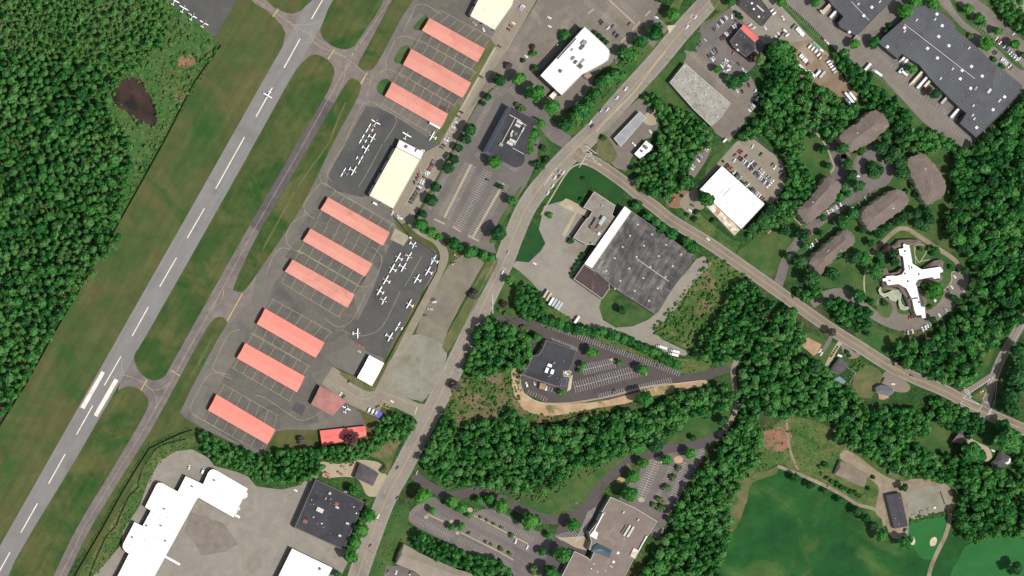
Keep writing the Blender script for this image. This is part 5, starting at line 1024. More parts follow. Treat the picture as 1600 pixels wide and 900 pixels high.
gable('garden_shed', 'small mauve roofed shed half hidden by trees at the club yard', 'shed', P('400,105 480,150 510,190 385,172', 1340, 720, 8), 3.2, .8, w_brown, gmat('mauve_shed_roof', C(122, 112, 114), C(110, 100, 102), None, s1=.2))
gable('yard_hut', 'tiny green roofed hut by the charcoal roofed club building', 'hut', P('600,855 640,850 635,890 590,895', 1340, 720, 8), 2.6, .5, w_grey, pmat('green_hut_roof', C(92, 140, 128)))
flat('portal_structure', 'small cream roofed porch at the south west end of the white office', 'porch', P('930,20 970,50 925,100 885,65', 720, 140, 6.43), 4, w_brown, r_cream, .2, m_trim)
flat('brick_porch', 'small brick red paved porch on the east side of the white office', 'porch', P('630,590 680,630 630,670 585,635', 820, 20, 6.43), 3, w_brick, gmat('terracotta_paving', C(178, 140, 124), C(168, 130, 116), None, s1=.3), .15, m_trimd)
flat('yard_shed', 'tan timber yard structure beside the lettered end of the fresh lot', 'shed', P('345,565 405,580 395,640 335,625', 790, 510, 6.43), 2.6, m_wood, gmat('tan_sheet_roof', C(176, 150, 112), C(164, 138, 104), None, s1=.3), .08, m_wood)
flat('loading_shelter', 'cream roofed loading shelter beside the northern slate warehouse', 'shelter', P('955,55 985,100 870,230 805,170 830,150 850,165', 1200, 0, 10), 4, w_tan, gmat('cream_shelter_roof', C(214, 194, 158), C(204, 184, 150), None, s1=.2), .2, m_trim)
flat('entry_porch', 'pale grey entrance canopy at the south corner of the northern slate warehouse', 'porch', P('1380,548 1440,600 1400,635 1330,615', 1200, 0, 10), 3.2, w_grey, r_stone, .15, m_trim)
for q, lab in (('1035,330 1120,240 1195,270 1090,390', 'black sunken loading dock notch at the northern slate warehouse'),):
    sheet('dock_dark_sheet', pmat('near_black_surface', C(22, 22, 24), .9), P(q, 1200, 0, 10), z=.2, label=lab, cat='dock', smooth=False)  # flat near-black sheet lying just above the ground
sheet('dock_dark_sheet', MATS['near_black_surface'], P('560,540 660,445 715,470 605,590', 1440, 130, 10), z=.2, label='black loading dock notch at the south end of the big slate warehouse', cat='dock', smooth=False)
# ================================================================== VEHICLES
PAINT = {}
for k, n, c in (('w', 'white', (250, 250, 248)), ('s', 'silver', (190, 192, 194)), ('g', 'grey', (126, 126, 128)), ('k', 'black', (46, 44, 48)), ('r', 'red', (182, 66, 58)), ('b', 'blue', (86, 98, 140)), ('d', 'dark grey', (84, 80, 82)), ('t', 'tan', (196, 176, 150)), ('m', 'maroon', (112, 62, 64)), ('o', 'orange', (218, 132, 84)), ('y', 'yellow', (214, 176, 92)), ('n', 'green', (112, 170, 140)), ('c', 'cream', (232, 222, 196))):
    PAINT[k] = (n, pmat(n.replace(' ', '_') + '_car_paint', C(*c), .3, .5, 0, .03))
m_tyre = pmat('tyre_rubber', C(40, 40, 42), .8); m_cglass = pmat('car_glass', C(34, 38, 44), .08, .6)
m_box = pmat('cargo_box_white', C(250, 250, 248), .5)
def rect(x, hw, z0, z1): return [(x, -hw, z0), (x, hw, z0), (x, hw, z1), (x, -hw, z1)]
def wheels(mb, xs, hw, r=.33, w=.22, mi=1):
    for x in xs:
        for s_ in (-1, 1): mb.cyl((x, s_ * hw, r), (x, s_ * (hw - w), r), r, seg=10, mi=mi)
def car_proto(kind):
    mb = MB()
    if kind == 'car':
        mb.loft([rect(-2.3, .68, .4, .78), rect(-2.1, .86, .26, .92), rect(-1.2, .91, .22, .97), rect(.7, .91, .22, .95), rect(1.85, .87, .25, .84), rect(2.3, .7, .36, .68)])
        mb.loft([rect(-1.15, .66, 1.38, 1.42), rect(-1.0, .68, 1.40, 1.46), rect(.1, .68, 1.42, 1.48), rect(.3, .66, 1.38, 1.42)])
        gl = [rect(-1.75, .72, .93, .97), rect(-1.1, .70, .93, 1.39), rect(.25, .70, .93, 1.40), rect(1.0, .76, .9, .95)]
    elif kind == 'suv':
        mb.loft([rect(-2.3, .78, .45, 1.0), rect(-2.2, .9, .32, 1.06), rect(-1.2, .94, .28, 1.1), rect(.9, .94, .28, 1.06), rect(1.95, .9, .32, .98), rect(2.35, .76, .45, .84)])
        mb.loft([rect(-2.0, .70, 1.62, 1.68), rect(-1.9, .72, 1.64, 1.74), rect(.2, .72, 1.66, 1.76), rect(.4, .7, 1.62, 1.68)])
        gl = [rect(-2.2, .78, 1.04, 1.1), rect(-1.95, .74, 1.04, 1.65), rect(.35, .74, 1.04, 1.66), rect(1.1, .8, 1.0, 1.06)]
    elif kind == 'pickup':
        mb.loft([rect(-2.7, .9, .45, .62), rect(-.6, .94, .4, .64), rect(.6, .94, .4, .64), rect(.7, .94, .35, 1.08), rect(2.2, .9, .38, 1.0), rect(2.65, .78, .5, .86)])
        for y in (-.9, .9): mb.box(-1.65, y, .6, 2.1, .1, .5)
        mb.box(-2.68, 0, .6, .1, 1.8, .5); mb.box(-.55, 0, .6, .1, 1.8, .5); mb.box(.15, 0, .4, 1.35, 1.84, .68)
        mb.loft([rect(-.45, .72, 1.66, 1.72), rect(.5, .72, 1.68, 1.76), rect(.65, .7, 1.64, 1.7)])
        gl = [rect(-.6, .78, 1.06, 1.1), rect(-.48, .76, 1.06, 1.66), rect(.6, .74, 1.06, 1.66), rect(1.2, .82, 1.04, 1.08)]
    elif kind == 'van':
        mb.loft([rect(-2.75, .9, .4, 2.0), rect(-2.65, .96, .32, 2.12), rect(1.2, .96, .32, 2.12), rect(1.6, .94, .32, 1.9), rect(2.2, .93, .34, 1.2), rect(2.75, .8, .45, .95)])
        gl = [rect(1.45, .86, 1.3, 2.0), rect(1.66, .88, 1.25, 1.92), rect(2.1, .84, 1.16, 1.36), rect(2.25, .8, 1.12, 1.2)]
    elif kind == 'minibus':
        mb.loft([rect(-3.6, 1.05, .5, 2.5), rect(-3.5, 1.12, .4, 2.7), rect(2.4, 1.12, .4, 2.7), rect(2.6, 1.1, .4, 2.4), rect(3.0, 1.05, .4, 1.3), rect(3.6, .95, .5, 1.1)])
        gl = [rect(2.45, 1.0, 1.5, 2.55), rect(2.68, 1.02, 1.4, 2.36), rect(2.95, .98, 1.25, 1.5), rect(3.1, .95, 1.2, 1.3)]
    hwx = {'car': (-1.4, 1.4), 'suv': (-1.4, 1.45), 'pickup': (-1.6, 1.65), 'van': (-1.75, 1.75), 'minibus': (-2.3, 2.3)}[kind]
    wheels(mb, hwx, 1.06 if kind == 'minibus' else .92, .36 if kind != 'car' else .33)
    nm = {'car': 'parked_car', 'suv': 'parked_car', 'pickup': 'pickup_truck', 'van': 'delivery_van', 'minibus': 'minibus'}[kind]
    o = mb.build(nm, [PAINT['w'][1], m_tyre])
    g = MB(); g.loft(gl); go = g.build('windscreen', m_cglass, o)
    o.material_slots[0].link = 'OBJECT'
    return o
PROTO = {}; CATN = {'car': 'car', 'suv': 'car', 'pickup': 'pickup', 'van': 'van', 'minibus': 'minibus'}
NOUN = {'car': 'car', 'suv': 'estate car', 'pickup': 'pickup truck', 'van': 'van', 'minibus': 'minibus'}
def vehicle(kind, x, y, d, paint, label, group, zoff=.0):
    "x,y map point of the middle, d heading in map units (dx,dy)"
    first = kind not in PROTO
    if first: PROTO[kind] = car_proto(kind)
    X_, Y_ = LIFT((x, y), .9); a = math.atan2(-d[1], d[0])
    if first: o = PROTO[kind]; o.location = (X_, Y_, ground_z(X_, Y_)); o.rotation_euler = (0, 0, a)
    else: o = dup(PROTO[kind], (X_, Y_, ground_z(X_, Y_)), a)
    o.material_slots[0].link = 'OBJECT'; o.material_slots[0].material = PAINT[paint][1]
    sc_ = random.uniform(.97, 1.06); o.scale = (sc_ * 1.04, sc_ * 1.04, sc_)
    return tag(o, label, CATN[kind], group)
NV = {}
def row(desc, a, b, d, cols, group=None, kinds='cscc', flip=False):
    "row of parked vehicles from a to b; cols one letter per place, . empty"
    n = len(cols); e = endof(a, b); c = 0; tot = sum(1 for x in cols if x != '.')
    for i, p in enumerate(cols):
        if p == '.': continue
        t = i / max(1, n - 1); x = a[0] + (b[0] - a[0]) * t; y = a[1] + (b[1] - a[1]) * t
        k = {'c': 'car', 's': 'suv', 'v': 'van', 'p': 'pickup', 'm': 'minibus'}[kinds[i % len(kinds)]]
        dd = d if random.random() < .7 or kinds in 'vm' else (-d[0], -d[1])
        j = random.uniform(-.06, .06); dd = (dd[0] * math.cos(j) - dd[1] * math.sin(j), dd[0] * math.sin(j) + dd[1] * math.cos(j))
        lab = '%s %s, %s from %s end of %s' % (PAINT[p][0], NOUN[k], ordw(c), e, desc)
        if tot == 1: lab = 'single %s %s in %s' % (PAINT[p][0], NOUN[k], desc)
        vehicle(k, x + random.uniform(-.4, .4), y + random.uniform(-.4, .4), dd, p, lab, group or 'cars parked in the ' + desc); c += 1
ND = (7, 4); PD = (4, -7)
# hangar road
row('hangar road kerb row beside the verge', (721, 175), (704.5, 206.5), ND, 'kdwws', None)
row('group by the south end of the verge', (700, 215), (690.5, 230.5), ND, 'swskd')
row('long row beside the cream hangar', (678.5, 251), (642, 316), ND, 'ggkmrdwwsdswwgwkgkddkdk')
row('short angled row against the cream hangar', (657.5, 268), (648, 286), (-3, -9), 'srdk')
row('top group of the hangar car park', (817, 9), (813, 15), ND, 'ws s'.replace(' ', ''))
row('kerb row by the northern cream hangar', (802, 36), (795, 46), ND, 'wrm')
vehicle('car', 780.5, 72.5, ND, 'd', 'lone dark grey car at the bend below the northern cream hangar', None)
vehicle('car', 752, 120, ND, 'd', 'lone dark car beside the end of the second pink hangar', None)
vehicle('car', 699.5, 245.5, PD, 'w', 'white car on the service road beside the office trees', None, .15)
vehicle('van', 586, 318.5, (8, 4.4), 'w', 'white van parked at the south west corner of the cream hangar', None)
vehicle('car', 613, 333, (3, -6), 'w', 'white car at the south tip of the cream hangar', None)
vehicle('suv', 622, 337, (8, 3), 's', 'silver estate car, western one of the pair south of the cream hangar', None); vehicle('pickup', 625, 341, (8, 2), 'w', 'white pickup truck, eastern one of the pair south of the cream hangar', None)
vehicle('car', 755.5, 46, (3, 6), 'w', 'white car on fresh asphalt beside the northern cream hangar', None); vehicle('pickup', 741.5, 37, (4, 4), 't', 'tan pickup truck on fresh asphalt below the northern cream hangar', None)
vehicle('car', 660.5, 235, (6, 2), 'w', 'white car parked at the north east corner of the white annexe', None)
vehicle('car', 677, 468, (7, -2), 'd', 'dark grey car, northernmost on the gravel lot', None); vehicle('car', 678.5, 472, (7, -1), 'w', 'white car beside a dark car on the gravel lot', None); vehicle('pickup', 672, 483, (7, 1), 's', 'silver pickup truck in the middle of the gravel lot', None); vehicle('car', 665, 493, (7, 1), 'd', 'dark grey car, southernmost on the gravel lot', None)
vehicle('car', 545, 597, (-2, 6), 'k', 'black car parked in front of the white roofed hall', None)
vehicle('car', 532, 615.5, (4, -5), 'w', 'white car north of the dull red hangar corner', None); vehicle('car', 537, 620, (4, -6), 'd', 'dark car at the east corner of the dull red hangar', None)
vehicle('car', 612, 627, (6, 3), 'w', 'white car on the entry drive beside the yellow frame', None); vehicle('car', 590, 635.5, (6, -3), 'm', 'maroon car near the yellow timber frame', None)
row('three white vans beside the blue tarpaulin', (576, 641), (587, 646), (-3, 6), 'wws', None, 'v')
vehicle('car', 561, 549, (5, 3), 's', 'silver car north west of the white roofed hall', None)
# weathered car park
vehicle('car', 858, 27.5, (6, 3), 'w', 'white car, northern one of two alone in the weathered car park', None); vehicle('car', 858.5, 41, (6, 3), 'w', 'white car, southern one of two alone in the weathered car park', None)
vehicle('car', 822, 88, (5, 4), 'w', 'white car near the purple tree at the edge of the weathered car park', None)
vehicle('car', 938, 33, (4, -6), 'd', 'dark car, northern one of a pair north east of the white office', None); vehicle('suv', 940.5, 36, (4, -6), 'm', 'maroon car, southern one of a pair north east of the white office', None)
vehicle('car', 950, 44, (6, -5), 'w', 'white car beside a blue car north east of the white office', None); vehicle('car', 957.5, 41, (5, -6), 'b', 'blue car beside a white car north east of the white office', None)
vehicle('suv', 960, 52, (4, -6), 'd', 'dark grey car, western one of the two near the short median', None); vehicle('suv', 964.5, 56, (4, -6), 'k', 'black car, eastern one of the two near the short median', None)
vehicle('car', 983, 37, (5, -6), 'm', 'lone maroon car at the tip of the long pale median', None); vehicle('car', 1025.5, 27, (7, 3), 'w', 'white car leaving by the round tree at the main road', None)
vehicle('car', 962, 96, (3, 6), 'g', 'grey car under the roadside trees east of the white office', None)
vehicle('car', 901, 162, (3, -4), 'w', 'white car under the trees south of the white office', None)
vehicle('car', 842, 217, (5, 3), 'b', 'blue car in the bay beside the black roofed office', None); vehicle('car', 839.5, 227, (6, 1), 'm', 'maroon car in the bay beside the black roofed office', None)
vehicle('car', 761.5, 281, (6, 3), 'k', 'lone black car between the long parking medians', None)
# main road traffic
RD = (6, -7)
for x, y, p, k, lab in ((1086.5, 27, 'w', 'car', 'white car on the main road beside the restaurant car park'), (1073.5, 42, 'w', 'car', 'white car on the main road near the concrete triangle'), (977.5, 139, 'w', 'suv', 'white car on the main road, northernmost of three by the wooded bank'), (964, 153, 'w', 'car', 'white car on the main road, middle of three by the wooded bank'), (949, 171, 'w', 'car', 'white car, eastern one of a pair on the main road by the canopy'), (939, 173, 's', 'suv', 'silver car, western one of a pair on the main road by the canopy'), (922.5, 191.5, 'w', 'car', 'white car waiting beside a dark car on the main road'), (925.5, 197, 'd', 'suv', 'dark car waiting beside a white car on the main road')):
    vehicle(k, x, y, RD, p, lab, None, .3)
for x, y, p, lab in ((874, 268, 's', 'silver car, northernmost of the queue beside the dark corner lawn'), (880, 270, 'w', 'white car in the kerb lane at the head of the queue by the dark lawn'), (867, 277.5, 'w', 'white car in the queue beside the dark corner lawn, behind the silver one'), (873.5, 275.5, 'm', 'maroon car in the queue beside the dark corner lawn'), (863.5, 291, 'w', 'white car, last but one of the queue by the dark lawn'), (856, 302, 'w', 'white car, southernmost of the queue by the dark lawn')):
    vehicle('car', x, y, (5, -7), p, lab, None, .3)
for x, y, p, lab in ((785, 426, 'w', 'white car on the main road at the factory yard entrance'), (621, 731, 'd', 'dark car on the main road near the small brown house'), (621, 778, 'd', 'dark car on the main road by the mauve car park corner'), (590.5, 807, 'w', 'white car on the main road beside the black roofed store'), (578.5, 853, 'm', 'maroon car on the main road beside the townhouse lawn'), (794, 394, 's', 'silver car on the main road by the thin young trees')):
    vehicle('car', x, y, (3.6, -7), p, lab, None, .3)
vehicle('car', 1106, 373.5, (7, 5), 'w', 'white car on the side road in front of the white store', None, .3); vehicle('car', 1425, 587, (8, 3), 'm', 'maroon car on the side road near the three way junction', None, .3)
vehicle('car', 835, 411.5, (7, 4), 'w', 'lone white car in the west of the factory yard', None)
# fuel station, side
vehicle('pickup', 990.5, 225.5, (6, 6), 'w', 'white pickup truck parked west of the fuel station shop', None, .2); vehicle('car', 1016, 205.5, (4, 5), 'w', 'white car parked by the trees east of the fuel canopy', None, .2)
# restaurant
row('row on the verge side of the restaurant lot', (1115, 46), (1134, 27), (5, 6), 'dgsdwdw')
row('row along the west wall of the restaurant', (1127, 61), (1149, 40), (-5, -6), 'mmkwsdmkws')
row('row at the west corner of the restaurant lot', (1101.5, 62), (1092.5, 71), (6, 5), 'sgd')
row('northern row of the double row in the restaurant lot', (1119, 77), (1108, 88), (6, 8), 'dgsdk'); row('southern row of the double row in the restaurant lot', (1113, 93), (1121, 82), (6, 8), 'wsggd')
row('cluster above the bushes in the restaurant lot', (1136, 94), (1128, 103), (6, 5), 'wssw'); row('second line of the cluster by the bushes', (1142, 99), (1133, 111), (6, 4), 'gwgs'); row('shaded line beside the bushes of the restaurant lot', (1131, 112), (1138, 109), (6, -2), 'sw')
vehicle('car', 1143.5, 25.5, (1, 6), 'w', 'white car alone at the top of the restaurant lot', None); vehicle('car', 1151, 34, (5, 4), 'd', 'dark car near the north corner of the restaurant', None); vehicle('car', 1146, 82, (2, -6), 'r', 'red car by the south west wall of the restaurant', None); vehicle('car', 1154.5, 100, (4, 4), 'd', 'dark car in the south of the restaurant lot', None); vehicle('car', 1161, 108.5, (4, 5), 'w', 'white car, western one of two at the south tip of the restaurant lot', None); vehicle('car', 1164, 111, (4, 5), 's', 'silver car, eastern one of two at the south tip of the restaurant lot', None)
vehicle('car', 1172, 39, (6, -3), 'w', 'white car, northern one of the two behind the coral roof edge', None); vehicle('car', 1177.5, 43.5, (6, -3), 'w', 'white car, southern one of the two behind the coral roof edge', None); vehicle('car', 1195.5, 43.5, (4, 5), 'w', 'white car at the south corner of the black roofed yard office', None)
vehicle('van', 1205.5, 16.5, (5, -4), 'w', 'white van, western one of two at the end of the yard office', None); vehicle('van', 1209.5, 20.5, (5, -4), 'w', 'white van, eastern one of two at the end of the yard office', None)
vehicle('pickup', 1223.5, 28, (3, 6), 'w', 'white pickup truck alone in the pale contractor yard', None); vehicle('car', 1238, 42, (4, -5), 'k', 'black car beside the row of white vans', None); vehicle('car', 1240.5, 39.5, (4, -5), 'd', 'dark grey car next to the black one beside the white vans', None)
row('row of white vans along the olive grass strip', (1246, 44), (1255, 54), (4, -5), 'wwwwww'[:5], None, 'v')
row('middle row of white vans below the green sheet', (1265, 72), (1275, 79), (4, -5), 'wwww'[:3], None, 'v'); vehicle('van', 1283.5, 79, (5, 3), 'w', 'white van at the end of the green sheet in the yard', None); vehicle('van', 1279, 85, (4, -4), 'w', 'white van just south of the green sheet', None)
row('row of white vans at the west of the dirt yard', (1251, 86), (1260, 95), (4, -5), 'wwww', None, 'v'); vehicle('car', 1262.5, 100.5, (4, -5), 'r', 'red car at the end of the white vans in the dirt yard', None)
row('line of white vans against the trees of the dirt yard', (1295, 96), (1305, 112), (5, -3), 'wwwws', None, 'v'); vehicle('van', 1282, 90, (4, -4), 't', 'tan van among parts in the dirt yard', None)
row('roadside trio beside the truck lane', (1286, 61), (1293, 67), (4, 4), 'msw')
vehicle('car', 1216, 52, (4, 4), 'w', 'white car, northern one at the wall of the contractor yard', None); vehicle('car', 1212.5, 57.5, (4, 4), 'w', 'white car, southern one at the wall of the contractor yard', None); vehicle('van', 1226.5, 48.5, (5, 4), 'w', 'white van at the gate of the dirt yard', None); vehicle('van', 1230, 54.5, (4, -3), 'w', 'white van by the rubble heap of the dirt yard', None)
# grey building lot
row('curved row in the brownish car park', (1151.5, 142), (1182, 145), (3, 6), 'w.k....w'); row('tree shaded row of the brownish car park', (1180, 142), (1184, 158), (3, -5), 'ws.wk'[:5]); row('south east line in the brownish car park', (1183, 157), (1171, 172), (5, 5), 'wkwsw'[:5])
vehicle('suv', 1170.5, 133.5, (2, 6), 'm', 'maroon car at the tip of the bushes in the brownish car park', None); vehicle('van', 1132.5, 219, (4, -4), 'w', 'white van at the narrow exit of the brownish car park', None)
row('strip of cars before the green wood', (1105, 231.5), (1081, 263), (5, 5), 'wt..sbw..sw')
# white store lot
row('front row against the white store', (1136, 258), (1193, 312), (5, -6), 'krr.wkgs..dw.dgswwrg')
row('southern half of the double row at the white store', (1156, 246), (1201, 290), (5, -6), 'mkswdwkdsdkgwsdwdw'[:18]); row('northern half of the double row at the white store', (1166, 244), (1207, 284), (-5, 6), 'k...wdm..ssw..sgsw'[:18])
row('rear row of the white store lot', (1176, 229), (1224, 273), (-4, 6), 'w..k...dw.kd')
vehicle('car', 1155, 235.5, (6, -5), 'r', 'red car, larger of the red pair at the head of the white store lot', None); vehicle('suv', 1158, 238, (6, -5), 'm', 'maroon car next to the red one at the head of the white store lot', None); vehicle('car', 1148.5, 242, (5, -5), 'd', 'dark car near the north corner of the white store', None); vehicle('car', 1147.5, 251, (4, -6), 'w', 'white car near the north corner of the white store', None)
vehicle('car', 1216, 306, (5, -6), 'm', 'maroon car in the shade at the south of the white store lot', None); vehicle('car', 1222, 296, (5, -4), 's', 'silver car in the shade at the south east of the white store lot', None)
vehicle('car', 1053.5, 310, (3, -6), 'r', 'red car on the reddish dirt clearing', None); vehicle('car', 1049, 315.5, (4, -5), 'd', 'dark car on the reddish dirt clearing', None); vehicle('car', 1078, 329, (6, 4), 'w', 'white car on the drive of the white store', None); vehicle('car', 1082, 321, (6, 4), 'd', 'dark grey car on the drive of the white store', None)
# warehouse side
row('row behind the planted strip at the north east', (1557, 60), (1589, 92), (5, -6), 'wrwkwbswsww'[:11]); row('front row beside the planted entrance of the slate warehouse', (1553.5, 81), (1580, 106), (5, -6), 'dk...wwww.wm'[:12]); vehicle('car', 1584.5, 52, (5, -6), 'w', 'white car alone under the north eastern bank', None); vehicle('car', 1592.5, 92, (5, -6), 'w', 'white car near the north east edge, end of a parking row', None)
# apartments
row('row in front of the western apartment house', (1294, 332), (1313, 319), (4, 7), 'wtwswdw'[:7]); row('shaded row below the middle apartment house', (1333, 327), (1359, 305), (4, 7), 'w..s..s.m'); row('shaded row above the southern apartment house', (1266, 386), (1304, 348), (4, 7), 'ww.t.mw....s'[:12])
vehicle('car', 1266.5, 361, (4, 6), 'r', 'bright red car alone on the apartment drive', None); vehicle('car', 1315.5, 252, (2, 6), 'c', 'cream car on the steep apartment drive', None); vehicle('car', 1294, 228, (3, 5), 's', 'silver car at the top of the apartment drive', None); vehicle('car', 1395, 221, (5, 3), 'r', 'red car at the upper end of the loop court', None); vehicle('car', 1340, 275, (6, 2), 'w', 'white car on the west side of the loop court', None); vehicle('car', 1267, 421, (4, 4), 'w', 'white car under trees south of the southern apartment house', None)
# care home
row('staff row south of the white cross roof', (1421, 496.5), (1439, 489), (2, 7), 'rmkddk'); row('visitor row along the wood south of the white cross roof', (1412, 520), (1426, 518), (2, 7), 'msw'[:3]); row('white row along the wood below the care home', (1442, 514), (1453, 506.5), (3, 7), 'wwws'); vehicle('minibus', 1458.5, 467.5, (5, 7), 'w', 'white minibus parked at the corner of the care home', None)
for x, y, p, lab in ((1467.5, 492, 'w', 'white car on its own below the care home'), (1478, 484, 's', 'silver car in the shade south east of the care home'), (1496.5, 466, 's', 'silver car under a tree east of the care home'), (1505.5, 453, 'w', 'white car at the eastern edge of the care home lot'), (1487, 448.5, 'w', 'white car beside the curved footpath of the care home'), (1482, 453.5, 'd', 'dark car beside the curved footpath of the care home'), (1491.5, 432, 'w', 'white car at the north end of the care home lot'), (1341, 475.5, 'w', 'white car on the curving care home drive')):
    vehicle('car', x, y, (4, 5), p, lab, None)
# houses
vehicle('car', 1281.5, 548.5, (4, -6), 'w', 'white car, northern one beside the tan roofed house', None); vehicle('car', 1283.5, 553, (3, -4), 'w', 'white car, southern one beside the tan roofed house', None); vehicle('van', 1312, 556, (6, 2), 'w', 'white van at the north corner of the grey roofed house', None)
vehicle('suv', 1380.5, 593, (2, -6), 'm', 'maroon car in front of the patched roof house', None); vehicle('car', 1395, 600, (6, 1), 'w', 'white car in front of the patched roof house', None); vehicle('car', 1517, 679, (3, 5), 'w', 'white car beside the brown roofed house in the woods', None); vehicle('suv', 1516, 684, (3, -4), 'm', 'maroon car beside the brown roofed house in the woods', None); vehicle('car', 1551.5, 704, (6, 3), 'w', 'white car beside the white trimmed house', None)
# fresh lot, mauve lots
vehicle('car', 959, 611, (1, -6), 'k', 'black car alone in the lowest stall row of the fresh lot', None); vehicle('car', 853.5, 606.5, (-1, 6), 'w', 'white car behind the flat black building', None); vehicle('car', 835, 599, (2, 6), 's', 'silver car behind the flat black building', None); vehicle('pickup', 823, 601, (-2, -6), 'w', 'white truck with open bed behind the flat black building', None)
vehicle('car', 806, 846, (2, -6), 'w', 'white car, western one in the mauve car park', None); vehicle('car', 824, 855, (3, -6), 'w', 'white car, eastern one in the mauve car park', None); vehicle('car', 1034.5, 722.5, (5, 4), 'w', 'white car under a tree in the lot with tree islands', None); vehicle('van', 1034.5, 829.5, (2, -6), 'c', 'cream and red van beside the wood east of the brown flat roof', None)
row('parking bay of the beige townhouses', (606, 893), (641, 896), (2, -6), 'd..w....m'[:9])
vehicle('car', 541, 768, (0, 0) or (5, 4), 'w', 'white car in the yard of the small brown house', None); vehicle('car', 461.5, 766, (6, 3), 'w', 'white car alone in the north of the truck yard', None); vehicle('car', 295.5, 730, (1, -5), 'w', 'white car north of the rounded white roof', None); vehicle('van', 316.5, 736, (3, -7), 'w', 'white van north of the rounded white roof', None)
vehicle('pickup', 513, 745, (4, 3), 'r', 'reddish pickup truck behind the black roofed store', None); vehicle('suv', 530, 738, (5, 3), 'm', 'maroon car beside an orange digger near the brown house', None)

# ---- lorries and trailers
def lorry(x, y, d, length, label, cab=True, paint='w', group=None, w=2.5, hgt=3.7, nm=None):
    X_, Y_ = LIFT((x, y), hgt * .9); a = math.atan2(-d[1], d[0])
    t = empty(nm or ('box_truck' if cab else 'semi_trailer'), (X_, Y_, ground_z(X_, Y_)), label, 'truck' if cab else 'trailer', group); t.rotation_euler = (0, 0, a)
    L = length; x0 = -L / 2; x1 = L / 2 - (2.4 if cab else 0)
    mb = MB(); mb.box((x0 + x1) / 2, 0, 1.1, x1 - x0, w, hgt - 1.1); mb.build('cargo_box', PAINT[paint][1] if paint != 'w' else m_box, t)
    mb = MB(); mb.box((x0 + x1) / 2, 0, .8, x1 - x0, 1.0, .3); wheels(mb, (x0 + 1.2, x0 + 2.4), w / 2, .5, .3, 0)
    if cab: wheels(mb, (L / 2 - 1.0,), w / 2, .5, .3, 0)
    else: [mb.box(x1 - 1.5, s_ * .8, 0, .15, .15, .8) for s_ in (-1, 1)]
    mb.build('chassis', m_tyre, t)
    if cab:
        mb = MB(); mb.loft([rect(x1 + .15, w * .46, .7, 2.7), rect(x1 + 1.2, w * .46, .6, 2.75), rect(x1 + 1.7, w * .45, .6, 1.7), rect(L / 2, w * .42, .6, 1.4)]); c = mb.build('cab', PAINT['w'][1], t)
        mb = MB(); mb.loft([rect(x1 + 1.15, w * .42, 1.75, 2.72), rect(x1 + 1.32, w * .42, 1.72, 2.66), rect(x1 + 1.72, w * .41, 1.66, 1.76)]); mb.build('windscreen', m_cglass, c)
    return t
WD = (4.7, -5.4)
